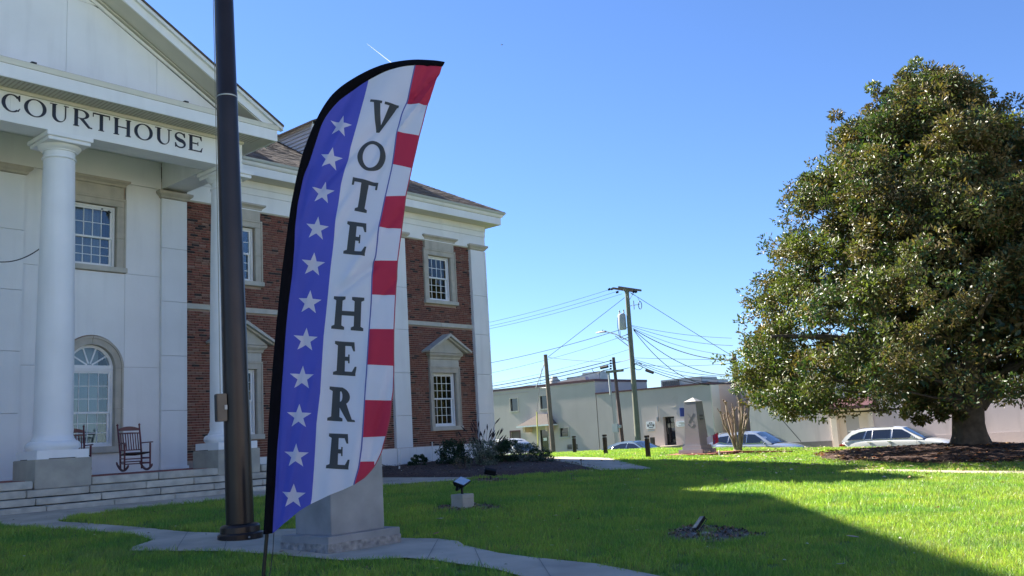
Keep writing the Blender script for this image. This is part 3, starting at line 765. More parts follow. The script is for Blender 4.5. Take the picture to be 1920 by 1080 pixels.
# main hipped roof with shingles
SL = .57; E_T, E_S, E_Z = 20.93, 24.2, 7.99; RK = 8.2
def rz(t): return E_Z + SL * (t - E_T)
b = MB().add([(-12.5, E_T, E_Z), (E_S, E_T, E_Z), (E_S - RK, E_T + RK, rz(E_T + RK)), (-12.5 + RK, E_T + RK, rz(E_T + RK)),
              (E_S, E_T + 2 * RK, E_Z), (-12.5, E_T + 2 * RK, E_Z)],
             [(0, 1, 2, 3), (1, 4, 2), (4, 5, 3, 2), (5, 0, 3), (0, 5, 4, 1)])
cobj(b, 'roof', SH[1])
bsh = MB(); r = random.Random(5); ex = .125; c_ = math.sqrt(1 + SL * SL); row = 0; d = 0
while d < RK - .1:
    s = 11.6 + (row % 2) * .15 + r.uniform(-.03, .03); send = E_S - d
    while s < send:
        w = r.choice((.16, .22, .30, .30)); e = min(s + w, send); lift = r.choice((.006, .012, .018)); mi = r.choices((0, 1, 2), (5, 4, 3))[0]
        t0, t1 = E_T + d - .012, E_T + d + ex * 1.15; z0, z1 = rz(t0), rz(t1)
        bsh.add([(s, t0, z0 + lift + .012), (e - .006, t0, z0 + lift + .012), (max(s + .01, min(e - .006, E_S - d - ex * 1.15)), t1, z1 + .006), (min(s, E_S - d - ex * 1.15), t1, z1 + .006), (s, t0, z0), (e - .006, t0, z0)], [(0, 1, 2, 3), (4, 5, 1, 0)], mi)
        s += w
    # right hand slope
    t = E_T + d; tend = E_T + 2 * RK - d
    while t < min(tend, E_T + 9):
        w = r.choice((.22, .30, .30)); e = min(t + w, tend); lift = r.choice((.006, .012, .018)); mi = r.choices((0, 1, 2), (5, 4, 3))[0]
        a0, a1 = E_S - d + .012, E_S - d - ex * 1.15; z0 = E_Z + SL * d
        bsh.add([(a0, t, z0 + lift + .006), (a0, e, z0 + lift + .006), (a1, max(e, E_T + d + ex * 1.15), z0 + SL * ex * 1.15 + .006), (a1, max(t, E_T + d + ex * 1.15), z0 + SL * ex * 1.15 + .006)], [(0, 1, 2, 3)], mi)
        t += w
    d += ex; row += 1
tagp(cobj(bsh, 'shingles', SH), kind='stuff')
b = MB()
for k in range(56):                                             # hip cap shingles
    f0, f1 = k / 56 * RK, (k + 1.1) / 56 * RK
    p0 = Vector((E_S - f0, E_T + f0, E_Z + SL * f0 + .014)); p1 = Vector((E_S - f1, E_T + f1, E_Z + SL * f1 + .010))
    b.add([p0 + Vector((-.10, -.02, -.05)), p0 + Vector((0, 0, .01)), p0 + Vector((.02, .10, -.05)), p1 + Vector((-.10, -.02, -.05)), p1, p1 + Vector((.02, .10, -.05))], [(0, 1, 4, 3), (1, 2, 5, 4)], k % 3)
cobj(b, 'hip_cap', SH)
# cross gable with white side boards rising out of the roof, behind the banner
DS0, DS1, DT0, DT1, DZ = 17.25, 21.2, 22.86, 25.35, 10.30
b = MB().prism([(DS0 + .04, 8.8), (DS1 - .04, 8.0), (DS1 - .04, DZ), ((DS0 + DS1) / 2, DZ + 1.0), (DS0 + .04, DZ)], DT0 + .04, DT1 + 2.0, 'y')
cobj(b, 'gable_block', M['siding'])
nb = 10; hb = (DZ - 9.1) / nb
for k in range(nb + 1):
    z0 = DZ - (k + 1) * hb * 1.02; z1 = z0 + hb; tmax = min(DT1, E_T + (z0 - E_Z) / SL + .25)
    if tmax < DT0 + .1: break
    cobj(MB().add([(DS0 + .01, DT0, z0), (DS0 - .012, DT0, z0), (DS0 + .02, DT0, z1), (DS0 + .01, tmax, z0), (DS0 - .012, tmax, z0), (DS0 + .02, tmax, z1)],
                  [(1, 4, 5, 2), (0, 3, 4, 1), (0, 1, 2), (3, 5, 4), (0, 2, 5, 3)]), 'siding_board', M['siding'])
cobj(MB().box(DS0 - .03, DS0 + .09, DT0 - .03, DT0 + .06, 9.05, DZ), 'corner_trim', M['trim'])
cobj(MB().box(DS0 - .025, DS0 + .0, DT0 - .03, DT1, DZ - .02, DZ + .07), 'eave_trim', M['trim'])
b = MB(); mid = (DS0 + DS1) / 2
b.add([(DS0 - .14, DT0 - .15, DZ + .0), (DS0 - .14, DT1 + 2, DZ), (mid, DT1 + 2, DZ + 1.08), (mid, DT0 - .15, DZ + 1.08), (DS0 - .14, DT0 - .15, DZ + .05), (DS0 - .14, DT1 + 2, DZ + .05), (mid, DT1 + 2, DZ + 1.14), (mid, DT0 - .15, DZ + 1.14)],
      [(0, 1, 2, 3), (4, 7, 6, 5), (0, 4, 5, 1), (3, 7, 4, 0), (1, 5, 6, 2)])
b.add([(DS1 + .14, DT0 - .15, DZ + .0), (DS1 + .14, DT1 + 2, DZ), (mid, DT1 + 2, DZ + 1.08), (mid, DT0 - .15, DZ + 1.08), (DS1 + .14, DT0 - .15, DZ + .05), (DS1 + .14, DT1 + 2, DZ + .05), (mid, DT1 + 2, DZ + 1.14), (mid, DT0 - .15, DZ + 1.14)],
      [(3, 2, 1, 0), (5, 6, 7, 4), (1, 5, 4, 0), (0, 4, 7, 3), (2, 6, 5, 1)])
cobj(b, 'gable_roof', SH[1])
b = MB()
p0, p1 = (DS0 - .02, DT0, rz(DT0) + .02), (DS0 - .02, DT1 + .1, rz(DT1 + .1) + .02)
b.tube([p0, p1], .022, 4); cobj(b, 'flashing', M['blackmetal'])

# ---- windows
pane_cache = {}
M['sheer'] = mat('grey_sheer_curtain', (.36, .39, .42), .95, noise=.1, nscale=3)
def sash(parent, s0, s1, z0, z1, rows, cols, t, fr=.045, mun=.016):
    b = MB().box(s0, s1, t, t + .04, z0, z0 + fr).box(s0, s1, t, t + .04, z1 - fr, z1).box(s0, s0 + fr, t, t + .04, z0 + fr, z1 - fr).box(s1 - fr, s1, t, t + .04, z0 + fr, z1 - fr)
    gs0, gs1, gz0, gz1 = s0 + fr, s1 - fr, z0 + fr, z1 - fr
    for c in range(1, cols):
        x = gs0 + (gs1 - gs0) * c / cols; b.box(x - mun / 2, x + mun / 2, t + .008, t + .032, gz0, gz1)
    for r_ in range(1, rows):
        z = gz0 + (gz1 - gz0) * r_ / rows; b.box(gs0, gs1, t + .0075, t + .0325, z - mun / 2, z + mun / 2)
    cobj(b, 'sash', M['trim'], parent)
    pw, ph = (gs1 - gs0) / cols, (gz1 - gz0) / rows; key = (round(pw, 3), round(ph, 3))
    if key not in pane_cache: pane_cache[key] = MB().box(-pw / 2 + .002, pw / 2 - .002, -.002, .002, -ph / 2 + .002, ph / 2 - .002).mesh('pane', M['glass'])
    for c in range(cols):
        for r_ in range(rows):
            link('pane', pane_cache[key], parent, L3(gs0 + pw * (c + .5), t + .02, gz0 + ph * (r_ + .5)), (rw.uniform(-.006, .006), 0, rw.uniform(-.006, .006)))
rw = random.Random(2)
def window(s0, s1, z0, z1, ru, rl, cols, zm, curtain='curtain', cur_w=.82, label=None, deep=.75, arch=False):
    t = TW + .085; f = .055; top = z1
    b = MB().box(s0, s0 + f, t, t + .16, z0, top).box(s1 - f, s1, t, t + .16, z0, top).box(s0 + f, s1 - f, t, t + .16, z0, z0 + f).box(s0 + f, s1 - f, t, t + .16, top - f, top)
    w = cobj(b, 'window', M['trim'], label=label)
    sash(w, s0 + f, s1 - f, zm - .02, z1 - f, ru, cols, t + .03)
    sash(w, s0 + f, s1 - f, z0 + f, zm + .025, rl, cols, t + .075)
    zt = z1 if not arch else ARZ + ARR
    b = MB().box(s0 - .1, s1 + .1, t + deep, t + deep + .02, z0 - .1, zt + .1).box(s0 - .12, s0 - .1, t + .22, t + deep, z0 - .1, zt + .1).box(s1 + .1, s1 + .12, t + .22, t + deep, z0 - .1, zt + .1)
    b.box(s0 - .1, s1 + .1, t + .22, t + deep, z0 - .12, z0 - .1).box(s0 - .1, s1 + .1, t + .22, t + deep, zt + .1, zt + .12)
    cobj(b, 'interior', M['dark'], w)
    if curtain:
        cw = s0 + (s1 - s0) * cur_w; cb = MB(); n = 40 if curtain == 'sheer' else 2
        vs = []
        for i in range(n + 1):
            x = s0 + .02 + (cw - s0 - .02) * i / n; dt = .006 * math.sin(i * 1.35) if n > 2 else 0
            vs += [(x, t + .30 + dt, z0), (x, t + .30 + dt, zt)]
        cb.add(vs, [(2 * i, 2 * i + 2, 2 * i + 3, 2 * i + 1) for i in range(n)])
        cobj(cb, 'curtain', M[curtain], w, smooth=True)
    return w
def architrave(c, hw, z0, z1, outer, name='stone_surround'):
    # jambs in two lengths, lintel on top; two steps in the moulding
    b = lambda a0, a1, b0, b1: cobj(MB().box(a0, a1, TW - .055, TW + .24, b0, b1), name, M['lime'], bevel=.008)
    zj = z0 + (z1 - z0) * .48
    for sgn in (-1, 1):
        a0, a1 = sorted((c + sgn * hw, c + sgn * outer))
        b(a0, a1, z0, zj - .003); b(a0, a1, zj + .003, z1 - .003)
        e0, e1 = sorted((c + sgn * (outer - .045), c + sgn * (outer + .004)))
        cobj(MB().box(e0, e1, TW - .08, TW - .0551, z0, z1 + .15), 'stone_moulding', M['lime'], bevel=.006)
    b(c - outer, c + outer, z1, z1 + .19)
    cobj(MB().box(c - outer - .004, c + outer + .004, TW - .08, TW - .0551, z1 + .151, z1 + .205), 'stone_moulding', M['lime'], bevel=.006)
def cornice_stone(c, hw, z0, z1, out=.13):
    pf = [(0, z0), (.02, z0 + .01), (.035, z0 + (z1 - z0) * .35), (.09, z0 + (z1 - z0) * .62), (.11, z0 + (z1 - z0) * .7), (.11, z1)]
    bb = MB()
    for (o0, q0), (o1, q1) in zip(pf, pf[1:]):
        k = out / .13
        o0 *= k; o1 *= k
        vs = [(c - hw - o0, TW - .08 - o0, q0), (c + hw + o0, TW - .08 - o0, q0), (c + hw + o0, TW + .03, q0), (c - hw - o0, TW + .03, q0), (c - hw - o1, TW - .08 - o1, q1), (c + hw + o1, TW - .08 - o1, q1), (c + hw + o1, TW + .03, q1), (c - hw - o1, TW + .03, q1)]
        bb.add(vs, [(0, 1, 5, 4), (1, 2, 6, 5), (2, 3, 7, 6), (3, 0, 4, 7), (0, 3, 2, 1), (4, 5, 6, 7)])
    return cobj(bb, 'cap_stone', M['lime'])
for i, c in enumerate(WINS_UP):
    window(c - HU, c + HU, 4.70, 6.24, 2 if i == 0 else 2, 3, 4, 5.44 if i == 0 else 5.50, 'sheer', .86 if i else .80)
    architrave(c, HU, 4.70, 6.24, .75)
    cobj(MB().box(c - .68, c + .68, TW - .075, TW + .03, 6.447, 6.74), 'frieze_stone', M['lime'], bevel=.006)
    cornice_stone(c, .70, 6.742, 6.90)
    cobj(MB().box(c - .78, c + .78, TW - .12, TW + .25, 4.575, 4.697), 'sill_stone', M['lime2'], bevel=.012)
for c in PEDW:
    window(c - .53, c + .53, .50, 2.26, 3, 3, 4, 1.41, None)
    architrave(c, .53, .50, 2.26, .70)
    cobj(MB().box(c - .72, c + .72, TW - .12, TW + .25, .36, .497), 'sill_stone', M['lime2'], bevel=.012)
    cobj(MB().box(c - .67, c + .67, TW - .07, TW + .03, 2.467, 2.70), 'frieze_stone', M['lime2'], bevel=.006)
    cornice_stone(c, .68, 2.702, 2.90, .12)
    cobj(MB().prism([(c - .80, 2.915), (c + .80, 2.915), (c, 3.44)], TW - .17, TW + .02, 'y'), 'pediment_stone', M['lime2'])
    for sg in (-1, 1):
        cobj(MB().prism([(c, 3.45), (c + sg * .98, 2.91), (c + sg * 1.0, 2.965), (c, 3.545)], TW - .42, TW - .012, 'y'), 'pediment_slab', M['lime2'])
        cobj(MB().prism([(c, 3.40), (c + sg * .86, 2.925), (c + sg * .93, 2.935), (c, 3.449)], TW - .30, TW - .172, 'y'), 'pediment_moulding', M['lime2'])
# arched window of the porch
w = window(ARC - ARR, ARC + ARR, .36, ARZ - .02, 3, 3, 4, 1.16, 'shade', .80, arch=True)
def ring_pts(r0, r1, a0, a1, n=18):
    return [(ARC + r1 * math.cos(a0 + (a1 - a0) * i / n), ARZ + r1 * math.sin(a0 + (a1 - a0) * i / n)) for i in range(n + 1)] + [(ARC + r0 * math.cos(a1 - (a1 - a0) * i / n), ARZ + r0 * math.sin(a1 - (a1 - a0) * i / n)) for i in range(n + 1)]
def ring(mb, r0, r1, a0, a1, t0, t1, n=18):
    for i in range(n):
        u0 = a0 + (a1 - a0) * i / n; u1 = a0 + (a1 - a0) * (i + 1) / n
        q = [(ARC + r * math.cos(u), ARZ + r * math.sin(u)) for r, u in ((r0, u0), (r1, u0), (r1, u1), (r0, u1))]
        vs = [(p[0], t0, p[1]) for p in q] + [(p[0], t1, p[1]) for p in q]
        fs = [(0, 1, 2, 3), (7, 6, 5, 4), (1, 5, 6, 2), (3, 7, 4, 0)]
        if i == 0: fs.append((0, 4, 5, 1))
        if i == n - 1: fs.append((2, 6, 7, 3))
        mb.add(vs, fs)
    return mb
for a0, a1 in ((0.004, math.pi / 2 - .006), (math.pi / 2 + .006, math.pi - .004)):
    cobj(ring(MB(), ARR, .705, a0, a1, TW - .055, TW + .24), 'arch_stone', M['lime'], smooth=True)
    cobj(ring(MB(), .705, .755, a0, a1, TW - .085, TW + .03), 'arch_moulding', M['lime'], smooth=True)
for sg in (-1, 1):
    for z0, z1 in ((.355, 1.24), (1.247, 2.215)):
        a0, a1 = sorted((ARC + sg * ARR, ARC + sg * .705)); cobj(MB().box(a0, a1, TW - .055, TW + .24, z0, z1), 'stone_surround', M['lime'], bevel=.006)
        a0, a1 = sorted((ARC + sg * .7052, ARC + sg * .755)); cobj(MB().box(a0, a1, TW - .085, TW + .03, z0, z1), 'stone_moulding', M['lime'], bevel=.006)
cobj(MB().box(ARC - .79, ARC + .79, TW - .11, TW + .25, .205, .353), 'sill_stone', M['lime2'], bevel=.012)
tt = TW + .085
fan = cobj(ring(MB(), ARR - .07, ARR, 0, math.pi, tt, tt + .12).box(ARC - ARR, ARC + ARR, tt - .01, tt + .12, ARZ - .018, ARZ + .07), 'fanlight', M['trim'], smooth=30)
b = MB()
for k in range(1, 5):
    a = math.pi * k / 5; ca, sa = math.cos(a), math.sin(a); wv = .018
    q = [(ARC + .07 * ca - wv * sa, ARZ + .06 + .07 * sa + wv * ca - .02), (ARC + .07 * ca + wv * sa, ARZ + .04 + .07 * sa - wv * ca), (ARC + (ARR - .05) * ca + wv * sa, ARZ + (ARR - .05) * sa - wv * ca), (ARC + (ARR - .05) * ca - wv * sa, ARZ + (ARR - .05) * sa + wv * ca)]
    b.prism(q, tt + .02 + k * .001, tt + .05 + k * .001, 'y')
cobj(b, 'glazing_bar', M['trim'], fan)
for k in range(5):
    a0, a1 = math.pi * k / 5, math.pi * (k + 1) / 5; n = 6
    q = [(ARC, ARZ + .05)] + [(ARC + (ARR - .06) * math.cos(a0 + (a1 - a0) * i / n), ARZ + max(.05, (ARR - .06) * math.sin(a0 + (a1 - a0) * i / n))) for i in range(n + 1)]
    cobj(MB().add([(x, tt + .035 + k * .0003, z) for x, z in q], [tuple(range(len(q)))]), 'pane', M['glass'], fan)

# ---- porch deck, steps, pedestals, columns
cobj(MB().box(-1.6, 13.6, 19.32, TW + .03, -1.3, -.292), 'porch_deck', M['ped'])
r = random.Random(4)
bp = MB(); s = -1.2
while s < 12.2:
    t = 19.46
    while t < TW - .12: bp.box(s + .004, s + .204, t + .004, t + .096, -.292, -.280 - r.uniform(0, .003)); t += .1
    s += .208
tagp(cobj(bp, 'porch_paver', M['paver']), kind='stuff')
rows = [(19.0, -.29, -.452, [1.2, 3.0, 4.6, 6.1, 7.47, 8.61, 10.05, 11.48, 12.62, 13.5]), (18.66, -.458, -.603, None), (18.32, -.609, -.742, None), (17.98, -.748, -.875, None)]
js = {1: [3.5, 4.8, 6.0, 7.22, 8.42, 9.60, 10.69, 11.9, 13.1, 13.9], 2: [3.55, 4.8, 6.05, 7.26, 8.50, 9.74, 10.97, 12.2, 13.4, 13.9], 3: [3.6, 4.8, 6.05, 7.32, 8.60, 9.87, 11.1, 12.4, 13.6, 13.9]}
for i, (t, z1, z0, jj) in enumerate(rows):
    jj = jj or js[i]; jj = [-1.6, -.2, 1.0, 2.2] + [q for q in jj if q > 2.9]
    for a, c in zip(jj, jj[1:]):
        if i == 0 and (abs(a - 7.47) < .01 or abs(a - 11.48) < .01): continue
        dz = r.uniform(-.004, .004)
        cobj(MB().box(a + .007, c - .007, t + r.uniform(-.006, .006), t + .43, z0 + (.014 if i < 3 else -.3), z1 + dz), 'step_stone', M['step'], bevel=.012)
cobj(MB().box(-1.6, 13.9, 18.06, 19.3, -1.3, -.765).box(-1.6, 13.9, 18.40, 19.3, -.765, -.625).box(-1.6, 13.9, 18.74, 19.3, -.625, -.478), 'step_shade_base', M['dark'])  # black behind the gaps paints the shadow line under each step
COLS = [(8.05, 'left'), (12.03, 'right')]
def column(sc, tc=19.55):
    cobj(MB().box(sc - .555, sc + .555, 19.0, 20.1, -.452, .118), 'pedestal', M['ped'], bevel=.01)
    p = cobj(MB().box(sc - .51, sc + .51, 19.045, 20.055, .132, .288).box(sc - .45, sc + .45, 19.1, 20.0, .118, .132, 1).box(sc - .51, sc - .28, 19.045, 19.5, .118, .132).box(sc + .26, sc + .51, 19.045, 19.5, .118, .132), 'column_plinth', [M['trim'], M['dark']])
    prof = [(.50, .289), (.545, .33), (.555, .38), (.54, .43), (.50, .465), (.455, .475), (.452, .50), (.425, .53), (.40, .60), (.382, .70), (.372, .80)]
    H0, H1 = .80, 6.43
    for k in range(1, 15):
        u = k / 14; prof.append((.372 - .062 * (u ** 1.7), H0 + (H1 - H0) * u))
    prof += [(.335, 6.435), (.345, 6.455), (.335, 6.475), (.311, 6.48), (.312, 6.60), (.34, 6.605), (.345, 6.625), (.385, 6.65), (.42, 6.69), (.43, 6.72)]
    prof = [(a * (1.0 if z > .6 else .93), z) for a, z in prof]
    cobj(MB().lathe(prof, sc, tc, 48), 'column', M['trim'], smooth=40)
    cobj(MB().box(sc - .44, sc + .44, tc - .52, tc + .44, 6.721, 6.80).box(sc - .48, sc + .48, tc - .56, tc + .48, 6.801, 6.897), 'column_abacus', M['trim'], bevel=.01)
for sc, _ in COLS: column(sc)
column(4.0); column(-.02)
# entablature of the porch
PS0, PS1 = -.25, 12.21
cobj(MB().box(PS0, PS1, 19.02, 19.62, 6.90, 7.052), 'architrave_beam', M['fascia'], bevel=.004)
for a, c in zip([PS0, 2.6, 6.85, 9.0], [2.6, 6.85, 9.0, PS1]) if False else zip([PS0, 2.7, 6.85], [2.7, 6.85, PS1]):
    cobj(MB().box(a + .0015, c - .0015, 19.034, 19.62, 7.054, 7.60), 'frieze_board', M['fascia'])
cobj(MB().box(11.53, PS1 - .014, 19.622, TW - .05, 6.90, 7.60), 'side_beam', M['fascia'])
cobj(MB().box(PS0, .43, 19.622, TW - .18, 6.90, 7.60), 'side_beam', M['fascia'])
cobj(MB().box(.43, 11.53, 19.622, TW - .01, 7.60, 7.64), 'porch_ceiling', M['fascia'])
cobj(MB().box(-1.0, 11.52, TW - .045, TW + .02, 6.885, 7.085).box(-1.0, 11.52, TW - .03, TW + .02, 7.087, 7.60), 'inner_frieze', M['fascia'])
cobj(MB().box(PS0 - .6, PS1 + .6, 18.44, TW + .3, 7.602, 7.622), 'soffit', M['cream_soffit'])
b = MB()
for k in range(150): b.box(PS0 - .5 + k * .088, PS0 - .5 + k * .088 + .03, 18.50, 18.95, 7.597, 7.6015)
tagp(cobj(b, 'soffit_vent', M['lime']), kind='stuff')
cobj(MB().box(PS0, PS1 + .02, 18.985, 19.03, 7.53, 7.60), 'bed_moulding', M['cream_soffit'])
cobj(MB().box(PS0 - .63, PS1 + .60, 18.40, 18.44, 7.585, 7.865).box(PS1 + .56, PS1 + .60, 18.442, 22.0, 7.585, 7.865), 'cornice_fascia', M['fascia'], bevel=.005)
def crown2(name, prof, m):
    bb = MB(); n = len(prof); vs = []; sL, sR = PS0 - .63, PS1 + .60
    for o, z in prof: vs.append((sL - o, 18.40 - o, z))
    for o, z in prof: vs.append((sR + o, 18.40 - o, z))
    for o, z in prof: vs.append((sR + o, 22.0, z))
    fs = [(k * n + i, k * n + (i + 1) % n, (k + 1) * n + (i + 1) % n, (k + 1) * n + i) for k in range(2) for i in range(n)]
    cobj(bb.add(vs, fs + [tuple(range(n)), tuple(range(3 * n - 1, 2 * n - 1, -1))]), name, m)
crown2('crown_moulding', [(0, 7.867), (.02, 7.87), (.05, 7.91), (.09, 7.955), (0, 7.955)], M['fascia'])
cobj(MB().box(PS0 - .6, PS1 + .58, 18.37, 19.05, 7.957, 7.985), 'ledge_flashing', mat('weathered_ledge', (.30, .26, .22), .9, noise=.4, nscale=6))
for s_, in ((6.98,), (10.3,)): cobj(MB().box(s_, s_ + .1, 18.36, 18.5, 7.986, 8.02), 'bird_nest_tray', M['blackmetal'])
RS = .574; RC = 5.98; RE = 12.92; APX = 7.95 + RS * (RE - RC)
def rk(s): return 7.95 + RS * (RE - s) if s > RC else 7.95 + RS * (s - (2 * RC - RE))
# tympanum panels
TJ = [PS0, 1.79, 3.84, 5.89, 7.94, 9.99, 12.1]
for a, c in zip(TJ, TJ[1:]):
    za, zc = rk(a) - .46, rk(c) - .46
    cols_ = [(a, c)]
    zt = 10.0
    def clip(a, c, z0, z1):
        q = [(a + .004, z0)]; q.append((c - .004, z0))
        N_ = 12; top = []
        for i in range(N_ + 1):
            s = c - .004 - (c - a - .008) * i / N_; top.append((s, max(z0, min(z1, rk(s) - .46))))
        if max(p[1] for p in top) <= z0 + .01: return
        cobj(MB().prism(q + top, 19.05, 19.09, 'y'), 'tympanum_panel', M['white'])
    clip(a, c, 7.985, zt - .004); clip(a, c, zt + .004, 12.5)
cobj(MB().prism([(PS0, 7.985), (PS1, 7.985), (RC, APX - .5)], 19.10, 19.3, 'y'), 'pediment_core', M['dark'])
def rake(name, o0, o1, t0, t1, m, right=True):
    for sg in (1, -1):
        e = RE - RC
        q = [(RC, APX - o1), (RC + sg * e, 7.95 - o1), (RC + sg * e, 7.95 - o0), (RC, APX - o0)]
        if o1 > .1: q[1] = (RC + sg * (e - (o1 - .02) / RS), 7.97); 
        cobj(MB().prism(q, t0, t1, 'y'), name, m)
rake('raking_crown', .0, .085, 18.30, 18.40, M['fascia'])
rake('raking_fascia', .087, .32, 18.38, 18.42, M['fascia'])
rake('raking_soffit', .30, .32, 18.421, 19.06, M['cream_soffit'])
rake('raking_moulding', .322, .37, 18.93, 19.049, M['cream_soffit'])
rake('raking_moulding', .372, .47, 19.0, 19.048, M['fascia'])
rake('porch_roof', -.05, -.002, 18.27, 27.5, SH[1])
# the slightly higher gable set behind the porch roof
b = MB(); e2 = 14.45; z2 = 10.02 - .02
cobj(MB().prism([(RC, z2 + RS * (e2 - RC) - .12), (e2 - .35, z2 + .13), (e2, z2 - .02), (e2, z2 + .04), (RC, z2 + RS * (e2 - RC) + .04)], 22.0, 27, 'y'), 'rear_gable_roof', SH[1])
cobj(MB().prism([(RC, z2 + RS * (e2 - RC) - .12), (e2 - .35, z2 + .12), (e2 - .6, z2 - .1), (RC, 9.2)], 22.15, 27, 'y'), 'rear_gable_wall', M['fascia'])
# unseen cupola added above the frame to keep the sun off the banner
cobj(MB().box(.6, 6.2, 26.0, 32.0, 10.8, 15.2), 'added_cupola_base', M['siding'], bevel=.03)
cobj(MB().lathe([(2.8, 15.2), (2.85, 15.3), (2.6, 15.4), (2.6, 20.6), (2.9, 20.8), (2.95, 21.1), (2.7, 21.2), (2.5, 22.4), (2.1, 23.4), (1.1, 24.3), (.3, 24.8), (.25, 26.4), (.05, 27.2)], 3.4, 29.0, 16), 'added_cupola_drum', M['trim'], smooth=30)
for k in range(8):
    a = math.pi / 8 + k * math.pi / 4; cobj(MB().lathe([(.14, 15.4), (.13, 20.6)], 3.4 + 2.7 * math.cos(a), 29.0 + 2.7 * math.sin(a), 12), 'added_cupola_column', M['trim'], smooth=40)
# porch cable and the two little brackets at the upper window
b = MB(); k = 14
b.tube([(7.2 + .9 * i / k + .0, 20.4, 4.28 + .5 * (i / k) ** 2 * .9) for i in range(k + 1)], .012, 5); cobj(b, 'hanging_cable', M['wire'])
b = MB()
for ds, dz in ((.22, .02), (.25, -.03), (.39, -.01), (.42, -.04)): b.box(ARC + ds, ARC + ds + .03, TW + .05, TW + .09, 6.13 + dz, 6.15 + dz)
cobj(b, 'window_bracket', M['blackmetal'])
# downpipe strips seen at the plinth
cobj(MB().box(19.30, 19.345, TW - .2, TW - .181, -.9, -.13), 'conduit', M['whitepl']); cobj(MB().box(20.68, 20.70, TW - .19, TW - .165, -.9, .02), 'conduit', M['whitepl'])
pf_ = MB().box(11.56, 11.60, 19.15, 19.2, 6.86, 6.9)

# ------------------------------------------------------------------ lettering: each glyph is a set of outlines in a box 0..1 x 0..1 (y down)
def arcs(cx, cy, rx, ry, a0, a1, n=14): return [(cx + rx * math.cos(math.radians(a0 + (a1 - a0) * i / n)), cy + ry * math.sin(math.radians(a0 + (a1 - a0) * i / n))) for i in range(n + 1)]
def rect(x0, y0, x1, y1): return [(x0, y0), (x1, y0), (x1, y1), (x0, y1)]
def crescent(cx, cy, rx, ry, kx, ky, a0, a1, n=16):
    return [arcs(cx, cy, rx, ry, a0 + (a1 - a0) * i / n, a0 + (a1 - a0) * (i + 1) / n, 1) + arcs(cx, cy, rx - kx, ry - ky, a0 + (a1 - a0) * (i + 1) / n, a0 + (a1 - a0) * i / n, 1) for i in range(n)]
def swath(path, w):
    out = []
    P = [Vector(p) for p in path]
    def off(i):
        d = (P[min(i + 1, len(P) - 1)] - P[max(i - 1, 0)]).normalized(); return Vector((-d.y, d.x)) * w[i] / 2
    for i in range(len(P) - 1):
        a, b = off(i), off(i + 1); out.append([tuple(P[i] + a), tuple(P[i + 1] + b), tuple(P[i + 1] - b), tuple(P[i] - a)])
    return out
